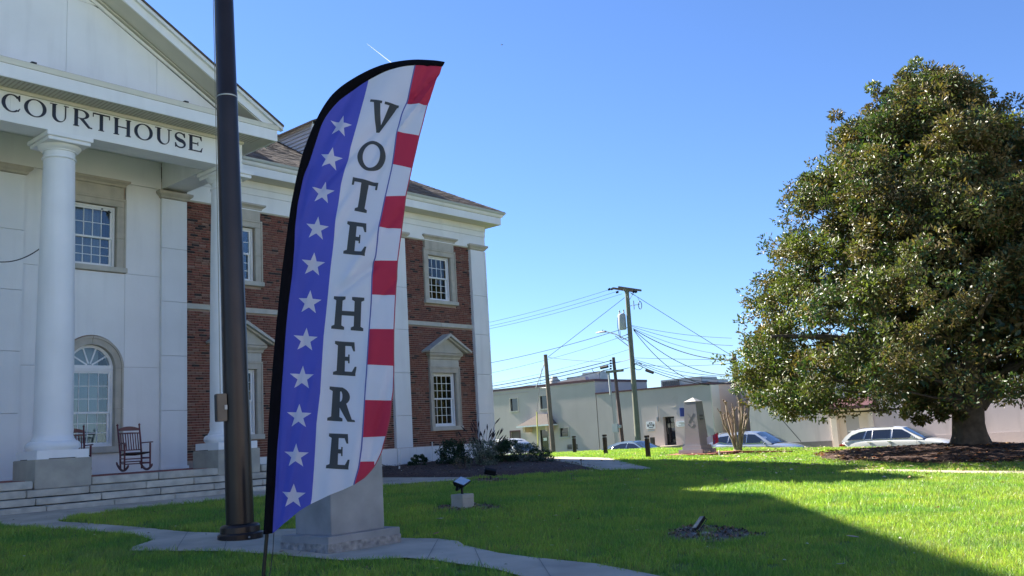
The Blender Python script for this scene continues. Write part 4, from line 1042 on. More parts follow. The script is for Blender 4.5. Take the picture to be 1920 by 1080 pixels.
def glyph(ch, K, k, sl, sh):
    """K heavy stroke, k light stroke, sl serif overhang, sh serif thickness"""
    g = []
    def stem(x0, x1, y0=0, y1=1, top=True, bot=True):
        g.append(rect(x0, y0, x1, y1))
        if top: g.append([(x0 - sl, y0), (x1 + sl, y0), (x1 + sl, y0 + sh), (x1, y0 + sh * 1.5), (x0, y0 + sh * 1.5), (x0 - sl, y0 + sh)])
        if bot: g.append([(x0 - sl, y1), (x0 - sl, y1 - sh), (x0, y1 - sh * 1.5), (x1, y1 - sh * 1.5), (x1 + sl, y1 - sh), (x1 + sl, y1)])
    if ch == 'V':
        g.append([(.12, 0), (.12 + K * 1.05, 0), (.5 + K * .28, .86), (.5 + .06, 1), (.5 - .06, 1)])
        g.append([(.88 - k * .6, 0), (.88 + k * .4, 0), (.56, 1), (.5 - .02, .93)])
        g.append([(0, 0), (.12 + K + sl * .9, 0), (.12 + K + sl * .9, sh), (0, sh)]); g.append([(.88 - k - sl * .9, 0), (1, 0), (1, sh), (.88 - k - sl * .9, sh)])
    elif ch == 'O': g += crescent(.5, .5, .5, .5, K, k * .9, 0, 360, 40)
    elif ch == 'C':
        g += crescent(.54, .5, .54, .5, K, k * .9, 48, 318, 30)
        g.append([(.90, .0), (.97, .0), (.97, .33), (.93, .33), (.84, .17)]); g.append([(.85, .85), (.97, .72), (.985, .75), (.90, .92)])
    elif ch == 'U':
        g.append(rect(.13, 0, .13 + K, .62)); g.append(rect(.87 - k, 0, .87, .62))
        g.append([(.0, 0), (.13 + K + sl, 0), (.13 + K + sl, sh), (.0, sh)]); g.append([(.87 - k - sl, 0), (1.0, 0), (1.0, sh), (.87 - k - sl, sh)])
        n = 16
        o = arcs(.5, .62, .37, .38, 180, 0, n); i_ = [(.5 + ((K - k) / 2) + (.37 - (K + k) / 2) * math.cos(math.radians(180 - 180 * q / n)), .62 + (.38 - k * 1.1) * math.sin(math.radians(180 - 180 * q / n))) for q in range(n + 1)]
        for q in range(n): g.append([o[q], o[q + 1], i_[q + 1], i_[q]])
    elif ch == 'R':
        stem(.12, .12 + K)
        n = 14; cy, ry = .265, .265; cx = .45; rx = .40
        o = arcs(cx, cy, rx, ry, -90, 90, n); ii = arcs(cx, cy, rx - K, ry - k * .9, -90, 90, n)
        for q in range(n): g.append([o[q], o[q + 1], ii[q + 1], ii[q]])
        g.append(rect(.12, 0, .46, k * .9)); g.append(rect(.12, .53 - k * .9, .46, .53))
        g.append([(.36, .50), (.36 + K * 1.1, .48), (.90, .93), (1.0, .94), (1.02, 1), (.90 - K * .5, 1)])
    elif ch == 'T':
        stem(.5 - K / 2, .5 + K / 2, top=False); g.append(rect(.0, 0, 1, k * 1.0))
        g.append([(0, 0), (sh * 1.1, 0), (sh * 1.0, .24), (.0, .24)]); g.append([(1, 0), (1 - sh * 1.1, 0), (1 - sh * 1.0, .24), (1, .24)])
    elif ch == 'H':
        stem(sl, sl + K); stem(1 - sl - K, 1 - sl); g.append(rect(sl + K * .5, .5 - k * .55, 1 - sl - K * .5, .5 + k * .55))
    elif ch == 'E':
        stem(sl, sl + K); g.append(rect(sl + K * .5, 0, .94, k)); g.append(rect(sl + K * .5, 1 - k, .96, 1)); g.append(rect(sl + K * .5, .5 - k * .5, .70, .5 + k * .5))
        g.append([(.94, 0), (.96, .27), (.96 - sh, .27), (.86 - sh, k * .9), (.8, 0)]); g.append([(.94, 1), (1.02, .72), (1.02 - sh, .72), (.88 - sh, 1 - k * .9), (.8, 1)])
        g.append(rect(.70 - sh * .8, .37, .70, .63))
    elif ch == 'S':
        path = []; w = []
        for i in range(25):
            u = i / 24
            if u < .5: a = math.radians(-35 - (u / .5) * 235 + 0); cx, cy, rx, ry = .5, .26, .36, .225; p = (cx + rx * math.cos(a), cy + ry * math.sin(a))
            else: a = math.radians(-90 + ((u - .5) / .5) * 250); cx, cy, rx, ry = .5, .74, .38, .225; p = (cx + rx * math.cos(a), cy + ry * math.sin(a))
            path.append(p)
            w.append(k * .9 + (K - k * .9) * math.exp(-((u - .5) / .22) ** 2))
        g += swath(path, w); g.append([(.80, .03), (.87, .03), (.89, .30), (.84, .30), (.76, .13)]); g.append([(.10, .70), (.15, .70), (.24, .88), (.17, .97), (.11, .97)])
    return g
def fill_glyph(polys, seg=None):
    # merge overlapping strokes in the plane
    return cdt(polys, None, seg)

# bronze-dark letters standing on the frieze board
def frieze_letter(ch, s0, s1, z0=7.115, z1=7.495):
    w = s1 - s0; h = z1 - z0; asp = h / w
    polys = [[(x, y) for x, y in pl] for pl in glyph(ch, .20 * asp * .9 if ch not in 'OC' else .18 * asp, .068 * (1 if ch in 'OCSU' else 1) * (1 if ch in 'TE' else asp * .8), .075 * asp * .9, .035)]
    vs, fs = fill_glyph(polys)
    b = MB(); n = len(vs)
    P = [(s0 + v.x * w, z1 - v.y * h) for v in vs]
    F = [tuple(f) for f in fs]; edge = {}
    for f in F:
        for i in range(len(f)):
            e = (f[i], f[(i + 1) % len(f)])
            edge[e] = 1
    b.add([(x, 19.012, z) for x, z in P] + [(x, 19.033, z) for x, z in P], F + [tuple(i + n for i in reversed(f)) for f in F] + [(a, c, c + n, a + n) for (a, c) in edge if (c, a) not in edge])
    cobj(b, 'letter', M['letter'], CH)
for ch, a, c in (('C', 6.68, 7.04), ('O', 7.11, 7.55), ('U', 7.62, 8.00), ('R', 8.08, 8.50), ('T', 8.52, 8.89), ('H', 8.98, 9.37), ('O', 9.45, 9.88), ('U', 9.94, 10.34), ('S', 10.40, 10.71), ('E', 10.77, 11.12)):
    frieze_letter(ch, a, c)

# ------------------------------------------------------------------ banner: shape traced in the plane y = FY, then bellied in depth
FY = 6.1
FOLDS = [(735, 205, 610, 345, 7, .010), (752, 232, 640, 400, 9, -.010), (828, 135, 768, 185, 4, .008), (822, 150, 757, 232, 4, -.008), (826, 170, 790, 205, 4, .006), (800, 128, 745, 240, 5, .006), (665, 150, 575, 330, 9, .008), (650, 225, 560, 420, 8, -.008),
         (700, 500, 640, 545, 8, .012), (712, 430, 655, 520, 9, -.009), (750, 395, 725, 430, 6, .007), (745, 520, 715, 560, 5, .006), (520, 1000, 560, 700, 5, .006), (530, 985, 585, 720, 6, -.006), (515, 995, 530, 640, 3, .005), (600, 930, 640, 640, 14, .007), (660, 905, 700, 640, 12, -.008),
         (690, 860, 735, 700, 7, .008), (640, 380, 560, 560, 10, .006), (700, 300, 620, 470, 10, .005), (580, 300, 545, 520, 5, .006), (735, 260, 700, 340, 6, .006), (560, 560, 590, 900, 12, .005), (717, 845, 680, 905, 5, .008)]
def fpt(px, py, off=0.0):
    d = ray(px, py); k = FY / d.y; p = d * k; x, z = p.x, p.z
    e = max(0.0, min(1.0, (px - (500 + .00018 * max(0, 1000 - py) ** 1.9 * 0)) / 300.0))
    y = FY + .020 * math.sin(z * 2.6 + x * 5.5 + .6) * sm((px - 505) / 110) + .009 * math.sin(z * 7.0 - x * 15) * sm((px - 530) / 90) \
        + .006 * math.sin((px + py * .9) * .055) * sm((330 - py) / 160) * sm((px - 620) / 60) * 2.2 + .012 * math.sin((px * 1.2 - py * .35) * .06) * sm((py - 560) / 400) * sm((px - 600) / 60)
    y += .006 * math.exp(-((px - 512 - (1000 - py) * .03) / 9) ** 2) * math.sin(py * .05)
    for (x0, y0, x1, y1, w, a) in FOLDS:
        dx, dy = x1 - x0, y1 - y0; l2 = dx * dx + dy * dy; u = ((px - x0) * dx + (py - y0) * dy) / l2
        if -.25 < u < 1.25:
            dd = ((px - x0) * dy - (py - y0) * dx) / math.sqrt(l2); y += 2.6 * a * math.exp(-(dd / w) ** 2) * (1 if 0 <= u <= 1 else max(0, 1 - (abs(u - .5) - .5) * 4))
    y += off
    return Vector((x, y, z + EYE))
base = hit(503, 1160); fz = gz(0, 0)
pb = fpt(497, 1075); foot = Vector((pb.x - .03, FY + .01, gz(pb.x, FY)))
BN = thing('feather_banner', 'tall feather banner reading VOTE HERE with stars and red blocks, black sleeve', 'banner', foot, 0)
def fobj(b, name, m, smooth=True, parent=BN, recalc=False):
    b.v = [tuple(Vector(p) - foot) for p in b.v]; return b.obj(name, m, parent, smooth=60 if smooth else False, recalc=recalc)
outer = [(834, 116), (830, 114), (803, 112), (776, 111), (749, 114), (722, 119), (695, 129), (668, 143), (641, 160), (620, 179), (603, 204), (586, 238), (568, 284.6), (556.6, 328), (545, 387), (536, 451), (527.5, 515), (522, 570), (516, 630), (507, 735), (503, 800), (500, 870), (497.5, 935), (493.5, 1002)]
inner = [(829, 126), (827, 125.5), (803, 124), (776, 124.5), (749, 128), (722, 133), (695, 144), (668, 158), (648, 173), (634, 187), (620, 205), (606, 227), (589, 279), (568, 331), (557, 389.5), (551, 462), (546, 515), (543, 545), (538, 595), (532, 668), (526, 751), (521, 820), (516, 900), (511, 1000)]
def resample(pl, step):
    out = [Vector(pl[0])]
    for a, b in zip(pl, pl[1:]):
        a, b = Vector(a), Vector(b); n = max(1, int(round((b - a).length / step)))
        out += [a.lerp(b, i / n) for i in range(1, n + 1)]
    return out
def smoothpl(pl, it=2):
    for _ in range(it): pl = [pl[0]] + [(pl[i - 1] + pl[i] * 2 + pl[i + 1]) / 4 for i in range(1, len(pl) - 1)] + [pl[-1]]
    return pl
def at_n(pl, n):
    P = [Vector(p) for p in pl]; L = [0]
    for a, b in zip(P, P[1:]): L.append(L[-1] + (b - a).length)
    out = []
    for i in range(n):
        d = L[-1] * i / (n - 1); k = 0
        while k < len(L) - 2 and L[k + 1] < d: k += 1
        f = (d - L[k]) / max(1e-9, L[k + 1] - L[k]); out.append(P[k].lerp(P[k + 1], min(1, f)))
    return smoothpl(out, 3)
NS = 150; A_, B_ = at_n(outer, NS), at_n(inner, NS)
# sleeve: a flattened hem with a real thickness
b = MB(); vs = []; m_ = 10
for i in range(NS):
    p0 = fpt(*A_[i]); p1 = fpt(*B_[i]); p0.y = FY + .0; p1 = p1; c = (p0 + p1) / 2; h = (p1 - p0) / 2
    for k in range(m_):
        a = 2 * math.pi * k / m_; vs.append(c + h * math.cos(a) + Vector((0, .013 * math.sin(a) + .003 * math.sin(i * .9) * math.sin(a), 0)))
fs = [(i * m_ + k, i * m_ + (k + 1) % m_, (i + 1) * m_ + (k + 1) % m_, (i + 1) * m_ + k) for i in range(NS - 1) for k in range(m_)] + [tuple(range(m_)), tuple(range((NS - 1) * m_, NS * m_))]
fobj(b.add(vs, fs), 'sleeve', M['black'], recalc=True)
# cloth areas
bw = [(689.5, 147), (670, 231), (657, 279), (641, 346), (629.6, 419), (618, 515), (606, 630), (600, 735), (593, 795), (589, 868), (585, 935), (583, 945)]      # blue / white seam
ws = [(779, 125), (764.5, 183), (752, 212), (747, 233.5), (743, 249.6), (734.5, 311), (721, 375), (713, 419), (705, 486), (699.5, 493), (696.6, 566), (692, 624), (688, 697), (685, 735), (682, 780), (678, 839), (673, 877), (664, 909)]
free = [(829, 126), (803, 198), (793, 235.5), (787, 255), (772.5, 314), (761, 366), (753.5, 427.5), (746, 489), (743, 554), (740.4, 618), (739, 685), (737.5, 735), (734.6, 751), (731.6, 783), (723, 818), (714, 847.5), (699.5, 876.6), (682, 897), (664, 909)]
bottom = [(664, 909), (644, 918), (621, 927), (583, 945), (562, 957.5), (536, 979), (511, 1000)]
inn = [tuple(p) for p in B_]
def cutline(pl, y0, y1):                       # part of a polyline between two heights
    out = []
    for a, b in zip(pl, pl[1:]):
        for k in range(12):
            u = k / 12; p = (a[0] + (b[0] - a[0]) * u, a[1] + (b[1] - a[1]) * u)
            if y0 < p[1] < y1: out.append(p)
    return out
def x_at(pl, y):
    for a, b in zip(pl, pl[1:]):
        if (a[1] - y) * (b[1] - y) <= 0 and a[1] != b[1]: return a[0] + (b[0] - a[0]) * (y - a[1]) / (b[1] - a[1])
    return pl[-1][0]
def cloth(name, poly, m, off=0.0, grid=3.4, label=None):
    vs, fs = cdt([[Vector(p) for p in poly]], grid, 4)
    b = MB(); b.add([fpt(v.x, v.y, off) for v in vs], [tuple(f) for f in fs])
    o = fobj(b, name, m)
    if label: o['label'] = label
    return o
itop = [p for p in inn if p[1] < 1001]
def inner_between(xa, xb):                     # sleeve edge points, from x = xb back to xa, upper run only
    return [p for p in itop if xa < p[0] < xb]
blue = [(689.5, 147)] + [p for p in itop if p[0] < 689.5] + [(536, 979), (562, 957.5), (583, 945)] + bw[::-1][1:-1]
cloth('blue_field', blue, M['flagblue'])
white = [(779, 124.4)] + [p for p in itop if 689.5 < p[0] < 779] + bw + [(621, 927), (644, 918), (664, 909)] + ws[::-1][1:-1]
cloth('white_field', white, M['flagwhite'])
cuts = [(None, None), (191, 199), (245.5, 255), (306, 314.6), (368, 366), (427.4, 428), (489.5, 488.6), (552.7, 554), (617, 618), (684, 686), (750, 750.8), (820, 818), (865.6, 876.6)]
def edge_pts(yw0, yw1, yf0, yf1):
    L = [(x_at(ws, yw0), yw0)] + cutline(ws, yw0, yw1) + [(x_at(ws, yw1), yw1)]
    R = [(x_at(free, yf0), yf0)] + cutline(free, yf0, yf1) + [(x_at(free, yf1), yf1)]
    return L, R
for i in range(12):
    yw0, yf0 = cuts[i]; yw1, yf1 = cuts[i + 1]
    red = i % 2 == 0
    if i == 0:
        L = [(779, 124.4)] + cutline(ws, 125, yw1) + [(x_at(ws, yw1), yw1)]; R = [(829, 126)] + cutline(free, 126, yf1) + [(x_at(free, yf1), yf1)]
        poly = L + R[::-1] + [p for p in itop if 779 < p[0] < 829]
    else:
        L, R = edge_pts(yw0, yw1, yf0, yf1); poly = L + ([(699.5, 865.6)] if i == 11 else []) + R[::-1]
    cloth('stripe', poly, M['flagred'] if red else M['flagwhite'], label=('red block on the free edge of the banner' if red else 'white block on the free edge of the banner'))
L = [(x_at(ws, 865.6), 865.6)] + cutline(ws, 865.6, 909)
cloth('stripe', L + [(664, 909), (682, 897), (699.5, 876.6), (699.5, 865.6)], M['flagred'], label='lowest red block, cut by the curved hem')
# thin blue seam line
P = smoothpl(resample(ws, 6), 1); b = MB(); vs = []
for p in P: vs += [fpt(p.x - 1.2, p.y, -.0022), fpt(p.x + 1.2, p.y, -.0022)]
fobj(b.add(vs, [(2 * i, 2 * i + 1, 2 * i + 3, 2 * i + 2) for i in range(len(P) - 1)]), 'seam_line', M['flagline'])
Pe = smoothpl(resample(free[1:], 6), 1); b = MB(); vs = []
for p in Pe: vs += [fpt(p.x - 1.6, p.y, -.002), fpt(p.x + .4, p.y, -.002)]
fobj(b.add(vs, [(2 * i, 2 * i + 1, 2 * i + 3, 2 * i + 2) for i in range(len(Pe) - 1)]), 'edge_hem', mat('red_hem', (.40, .06, .10), .8, trans=.2))
stars = [(638, 236, 22), (621.3, 300, 22), (606.8, 363, 22.5), (595, 429.5, 22.5), (586.6, 496, 23), (579, 566.5, 23.3), (572, 637, 23.5), (566, 708.6, 23.6), (561, 781, 23.8), (556, 855, 23.8), (551, 930.5, 24)]
for k, (cx, cy, rr) in enumerate(stars):
    tilt = 13 - 11 * min(1, k / 7)
    q = []
    for i in range(10):
        a = math.radians(-90 + tilt + 36 * i); r_ = rr * (1 if i % 2 == 0 else .40); q.append((cx + r_ * math.cos(a), cy + r_ * math.sin(a)))
    cloth('star', q, M['flagwhite'], -.003, grid=3.4)
boxes = [('V', (694.5, 185.5), (747, 195), (680.5, 241), (733, 251)), ('O', (675, 259), (726, 266), (666, 317), (717.5, 324)), ('T', (662.5, 333), (709, 342), (653, 393), (699.5, 403)),
         ('E', (652, 415), (690, 420.5), (644, 476), (688, 483)), ('H', (626, 555), (684, 559), (620.5, 616), (681, 621)), ('E', (627.5, 638.7), (666.4, 641.6), (622.5, 702), (667, 705)),
         ('R', (617, 724), (661, 728), (612, 788.5), (665, 791.5)), ('E', (615.5, 812.4), (655, 814), (610.9, 878), (656, 880.4))]
for ch, tl, tr, bl, br in boxes:
    w = math.dist(tl, tr); h = math.dist(tl, bl); asp = h / w
    gl = glyph(ch, .215 * asp * (.78 if ch == 'O' else 1.0 if ch != 'H' else .95), .135 * (1 if ch in 'TE' else 1) * (.9 if ch not in 'V' else 2.0), .085 * asp, .085)
    vs, fs = cdt(gl, .07, .08)
    b = MB(); pts = []
    for v in vs:
        top = (tl[0] + (tr[0] - tl[0]) * v.x, tl[1] + (tr[1] - tl[1]) * v.x); bot = (bl[0] + (br[0] - bl[0]) * v.x, bl[1] + (br[1] - bl[1]) * v.x)
        pts.append(fpt(top[0] + (bot[0] - top[0]) * v.y, top[1] + (bot[1] - top[1]) * v.y, -.0035))
    fobj(b.add(pts, [tuple(f) for f in fs]), 'letter', M['flagink'])
b = MB(); top = fpt(502, 985); 
b.tube([foot + Vector((0, 0, -.05)), Vector((pb.x - .01, FY, pb.z)), top], [.010, .012, .012], 10); fobj(b, 'pole', M['blackmetal'], recalc=True)
b = MB(); q = [fpt(513, 998), fpt(511, 1030), fpt(508, 1060), fpt(505, 1085), foot + Vector((.03, -.01, .25))]
b.tube(q, .0028, 5); fobj(b, 'cord', M['wire'], recalc=True)
b = MB().box(-.012, .012, -.012, .012, 0, .12); 
b = MB().tube([foot, foot + Vector((.0, 0, .30))], [.017, .015], 8); fobj(b, 'ground_spike', M['blackmetal'], recalc=True)

# ------------------------------------------------------------------ flagpole
fp = hit(451, 1013)
FP = thing('flagpole', 'thick dark bronze metal flagpole with round base collar beside the banner', 'flagpole', fp)
FP.rotation_euler = (0, -.021, 0)
prof = []
for k in range(20):
    u = k / 19; h = u * 6.05; prof.append((.180 - .0068 * h, h))
MB().lathe([(.178, .16)] + prof[1:], 0, 0, 40).obj('lower_shaft', M['bronze'], FP, smooth=40)
MB().lathe([(.1405, 6.05), (.1415, 6.055), (.1415, 6.11), (.138, 6.12), (.115, 9.5), (.07, 12.4), (.05, 12.6)], 0, 0, 40).obj('upper_shaft', M['bronze'], FP, smooth=40)
MB().lathe([(.140, 6.04), (.1435, 6.045), (.1435, 6.056), (.140, 6.06)], 0, 0, 40).obj('joint_ring', M['galv'], FP, smooth=40)
MB().lathe([(.285, -.04), (.288, .085), (.275, .10), (.255, .105), (.252, .175), (.235, .20), (.185, .215)], 0, 0, 48).obj('base_collar', M['bronze'], FP, smooth=30)
b = MB()
for a in (-.9, 1.2, 3.3): b.tube([Vector((.286 * math.cos(a), .286 * math.sin(a), .05)), Vector((.30 * math.cos(a), .30 * math.sin(a), .05))], .013, 8)
b.obj('bolt', M['galv'], FP)
MB().lathe([(.0, 12.6), (.09, 12.66), (.12, 12.74), (.09, 12.83), (.0, 12.87)], 0, 0, 20, cap=False).obj('ball_finial', mat('gold_ball', (.6, .42, .1), .3, metal=1), FP, smooth=True)
bx = MB().box(-.075, .055, -.085, .03, -.18, .18).mesh('cleat_box', M['bronze2'], bevel=.006)
cb = link('cleat_box', bx, FP, (-.165, -.13, 1.72), (0, 0, .62))
MB().box(-.078, -.0752, -.07, .02, -.165, .165).obj('side_panel', M['blackmetal'], cb)
MB().box(.055, .13, -.04, -.02, -.035, -.015).box(.02, .055, -.095, -.0852, -.03, .03).tube([(.12, -.03, -.025), (.16, -.03, .0)], .008, 6).obj('latch', M['galv'], cb)
b = MB(); b.tube([(-.175, -.11, 1.9), (-.155, -.09, 4.0), (-.142, -.07, 6.0), (-.125, -.06, 9.0), (-.06, -.05, 12.3)], .005, 6); b.obj('halyard', mat('pale_rope', (.28, .26, .2), .8), FP)
MB().tube([(-.171, 0, 1.93), (-.145, 0, 6.0), (-.120, 0, 9.4), (-.055, 0, 12.4)], .006, 4).obj('cover_strip', mat('grey_strip', (.08, .07, .065), .5, metal=.3), FP)

# ------------------------------------------------------------------ granite marker
mz = gz_st(6.6, 8.6)
MK = thing('granite_marker', 'grey granite marker on a rough edged base behind the banner', 'monument', G(7.02, 8.95, mz), ROTZ)
def roughblock(x0, x1, y0, y1, z0, z1, amp, seed, nx_=34, nz_=8):
    b = MB(); r = random.Random(seed)
    def face(o, du, dv, nrm, nu, nv):
        vs = []
        for j in range(nv + 1):
            for i in range(nu + 1):
                p = Vector(o) + Vector(du) * (i / nu) + Vector(dv) * (j / nv)
                e = min(i, nu - i) / nu * nu; f = 1 if 0 < i < nu and 0 < j < nv else (.35 if 0 < j < nv or 0 < i < nu else 0)
                d = (mnoise.noise(p * 11) * .6 + mnoise.noise(p * 29) * .5) * amp * f
                vs.append(p + Vector(nrm) * d)
        b.add(vs, [(j * (nu + 1) + i, j * (nu + 1) + i + 1, (j + 1) * (nu + 1) + i + 1, (j + 1) * (nu + 1) + i) for j in range(nv) for i in range(nu)])
    face((x0, y0, z0), (x1 - x0, 0, 0), (0, 0, z1 - z0), (0, -1, 0), nx_, nz_)
    face((x1, y1, z0), (x0 - x1, 0, 0), (0, 0, z1 - z0), (0, 1, 0), nx_, nz_)
    face((x0, y1, z0), (0, y0 - y1, 0), (0, 0, z1 - z0), (-1, 0, 0), int(nx_ * .7), nz_)
    face((x1, y0, z0), (0, y1 - y0, 0), (0, 0, z1 - z0), (1, 0, 0), int(nx_ * .7), nz_)
    b.add([(x0, y0, z1), (x1, y0, z1), (x1, y1, z1), (x0, y1, z1)], [(0, 1, 2, 3)])
    return b
roughblock(-.54, .54, -.46, .44, -.05, .125, .022, 1).obj('rough_base', M['granite_r'], MK, smooth=60, recalc=False)
MB().box(-.535, .535, -.455, .435, .12, .205).obj('base_cap', M['granite'], MK, bevel=.006)
MB().box(-.395, .395, -.335, .345, .2045, 1.13).obj('tablet', M['granite'], MK, bevel=.006)

# ------------------------------------------------------------------ obelisk memorial
oc = hit(1318, 853); os_, ot_ = st_of(oc.x, oc.y); oz = gz_st(os_, ot_)
OB = thing('obelisk', 'short granite obelisk with crossed rifles on stepped base and brick edging', 'monument', G(os_ + .48, ot_ + .48, oz), ROTZ)
def frustum(h0, h1, z0, z1):
    return MB().add([(-h0, -h0, z0), (h0, -h0, z0), (h0, h0, z0), (-h0, h0, z0), (-h1, -h1, z1), (h1, -h1, z1), (h1, h1, z1), (-h1, h1, z1)], [(0, 3, 2, 1), (4, 5, 6, 7), (0, 1, 5, 4), (1, 2, 6, 5), (2, 3, 7, 6), (3, 0, 4, 7)])
frustum(.50, .49, .06, .20).obj('lower_plinth', M['granite_d'], OB, bevel=.01)
frustum(.39, .38, .201, .34).obj('upper_plinth', M['granite_d'], OB, bevel=.01)
frustum(.315, .24, .341, 1.90).obj('shaft', M['granite_d'], OB, bevel=.006)
MB().add([(-.25, -.25, 1.901), (.25, -.25, 1.901), (.25, .25, 1.901), (-.25, .25, 1.901), (0, 0, 2.05)], [(0, 3, 2, 1), (0, 1, 4), (1, 2, 4), (2, 3, 4), (3, 0, 4)]).obj('cap', mat('sunlit_granite_cap', (.50, .49, .45), .7, noise=.1), OB)  # cap colour paler than the shaft, painting in its sunlit top
b = MB()
xf = lambda z: -(.315 - (z - .341) / 1.559 * .075) - .002
def onface(pts, r_): b.tube([(xf(z) , y, z) for y, z in pts], r_, 5)
onface([(.13, 1.48), (-.10, 1.16)], .005); onface([(-.13, 1.48), (.10, 1.16)], .005)
onface([(.12 * math.cos(math.radians(a)), 1.13 + .13 * math.sin(math.radians(a))) for a in range(190, 351, 16)], .005)
b.obj('crossed_rifles', M['carve'], OB)
b = MB()
for k in range(5): b.box(-.09 + .045 * k, -.065 + .045 * k, -.287, -.262, 1.35, 1.42)
for k in range(5): b.box(-.09 + .045 * k, -.065 + .045 * k, -.292, -.267, 1.22, 1.29)
b.obj('carved_lettering', M['carve'], OB)
b = MB(); r = random.Random(8)
for k in range(5): b.box(-.42 + k * .17, -.42 + k * .17 + .09, -.512, -.4905, .07, .17)
b.obj('carved_date', mat('pale_cut_letters', (.5, .5, .48), .8), OB)
for ax in range(4):
    n = 10
    for k in range(n):
        L_ = 2.3 / n; x = -1.15 + k * L_
        v = (x + .004, x + L_ - .004)
        bb = MB()
        if ax == 0: bb.box(v[0], v[1], -1.15, -1.04, -.06, .055)
        if ax == 1: bb.box(v[0], v[1], 1.04, 1.15, -.06, .055)
        if ax == 2: bb.box(-1.15, -1.04, max(v[0], -1.036), min(v[1], 1.036), -.06, .055)
        if ax == 3: bb.box(1.04, 1.15, max(v[0], -1.036), min(v[1], 1.036), -.06, .055)
        bb.obj('edging_brick', M['brickpad'], OB, bevel=.006)
MB().box(-1.038, 1.038, -1.038, 1.038, -.06, .05).obj('brick_bed', M['brickpad'], OB)
# long low brick edging to the right
q = hit(1405, 853)
for k in range(11):
    o = MB().box(0, .19, 0, .1, 0, .07).obj('edging_brick', M['brickpad'], None, loc=G(os_ + 1.3, ot_ - .75 - k * .2, gz_st(os_ + 1.3, ot_ - k * .2)), rot=(0, 0, ROTZ + math.pi / 2 + .04), bevel=.005)
    if k == 0: EB = thing('brick_edging', 'low line of red bricks in the grass running right from the obelisk', 'edging', o.location)
    l = o.location.copy() - EB.location; o.parent = EB; o.location = l
# little memorial flag
fo = hit(1333, 852)
SF = thing('grave_flag', 'small red and white flag on a short stick beside the obelisk', 'flag', fo)
MB().tube([(0, 0, 0), (.22, 0, .78)], .008, 6).obj('stick', M['wood'], SF)
def clothq(name, x0, x1, z0, z1, m, dz=-.25, off=0.):
    vs = []; n = 8
    for i in range(n + 1):
        u = i / n
        for z in (0, 1): vs.append((x0 + (x1 - x0) * u, .03 * math.sin(u * 7) + off, z0 + (z1 - z0) * z + dz * u * 0 + (-.10 * (1 - u))))
    return MB().add(vs, [(2 * i, 2 * i + 2, 2 * i + 3, 2 * i + 1) for i in range(n)]).obj(name, m, SF, recalc=False, smooth=60)
clothq('white_panel', -.10, .12, .45, .70, M['flagwhite']); clothq('red_panel', .12, .32, .42, .76, M['flagred'])
b = MB().add([(.13, -.01, .37), (.16, -.012, .36), (.32, .022, .74), (.29, .02, .75)], [(0, 1, 2, 3)]).add([(.13, -.012, .64), (.15, -.012, .67), (.32, .018, .44), (.31, .016, .42)], [(0, 1, 2, 3)])
b.obj('diagonal_bands', M['flagline'], SF, recalc=False)
q = hit(1349, 854)
o = MB().lathe([(.02, 0), (.02, .16), (.008, .175)], 0, 0, 8).obj('marker_peg', M['whitepl'], None, smooth=True, loc=q); tagp(o, 'short white peg in the grass in front of the obelisk edging', 'peg')

# ------------------------------------------------------------------ ground lights
def flood(loc, rz_, tilt, label, block=True, bodyc='blackmetal', lens=True, sc=1.0, low=False):
    t = thing('floodlight', label, 'floodlight', loc, rz_, 'floodlights in the lawn')
    h = 0
    if block:
        MB().box(-.135, .135, -.135, .135, -.05, .155).obj('concrete_block', M['kerb'], t, bevel=.006)
        MB().box(-.137, .137, -.137, .137, .157, .235).obj('block_cap', M['kerb'], t, bevel=.006)
        h = .235
    else: MB().box(-.10, .10, -.08, .08, -.03, .02).obj('base_plate', M['kerb'], t, bevel=.005); h = .02
    MB().tube([(0, 0, h), (0, 0, h + (.09 if not low else .03))], .022, 10).obj('stem', M['blackmetal'], t, smooth=True)
    z = h + (.12 if not low else .05)
    hd = link('lamp_head', MB().add([(-.21, -.10, -.05), (.21, -.10, -.05), (.21, .10, -.05), (-.21, .10, -.05), (-.23, -.15, .045), (.23, -.15, .045), (.23, .15, .045), (-.23, .15, .045)], [(0, 3, 2, 1), (4, 5, 6, 7), (0, 1, 5, 4), (1, 2, 6, 5), (2, 3, 7, 6), (3, 0, 4, 7)]).mesh('lamp_head', M[bodyc], bevel=.012), t, (0, 0, z + .06), tilt)
    hd.scale = (sc, sc, sc)
    if lens: MB().box(-.205, .205, -.125, .125, .046, .052).obj('lens', M['headlens'], hd)
    MB().box(-.24, -.228, -.03, .03, -.12, .02).box(.228, .24, -.03, .03, -.12, .02).box(-.24, .24, -.02, .02, -.13, -.118).obj('yoke', M['blackmetal'], hd)
    return t
flood(hit(868, 953.5), ROTZ, (math.radians(22), math.radians(-12), math.radians(20)), 'floodlight on a small concrete block, lens up, in the lawn behind the marker', sc=.72)
flood(hit(920, 901.5), 0, (math.radians(-62), math.radians(14), math.radians(12)), 'black floodlight at the edge of the mulch bed, back towards us', block=False, lens=False, sc=.62)
flood(hit(1313, 1002), .3, (math.radians(-8), math.radians(-46), math.radians(4)), 'low tilted floodlight in the bare oval patch of the near lawn', block=False, sc=.42, low=True)

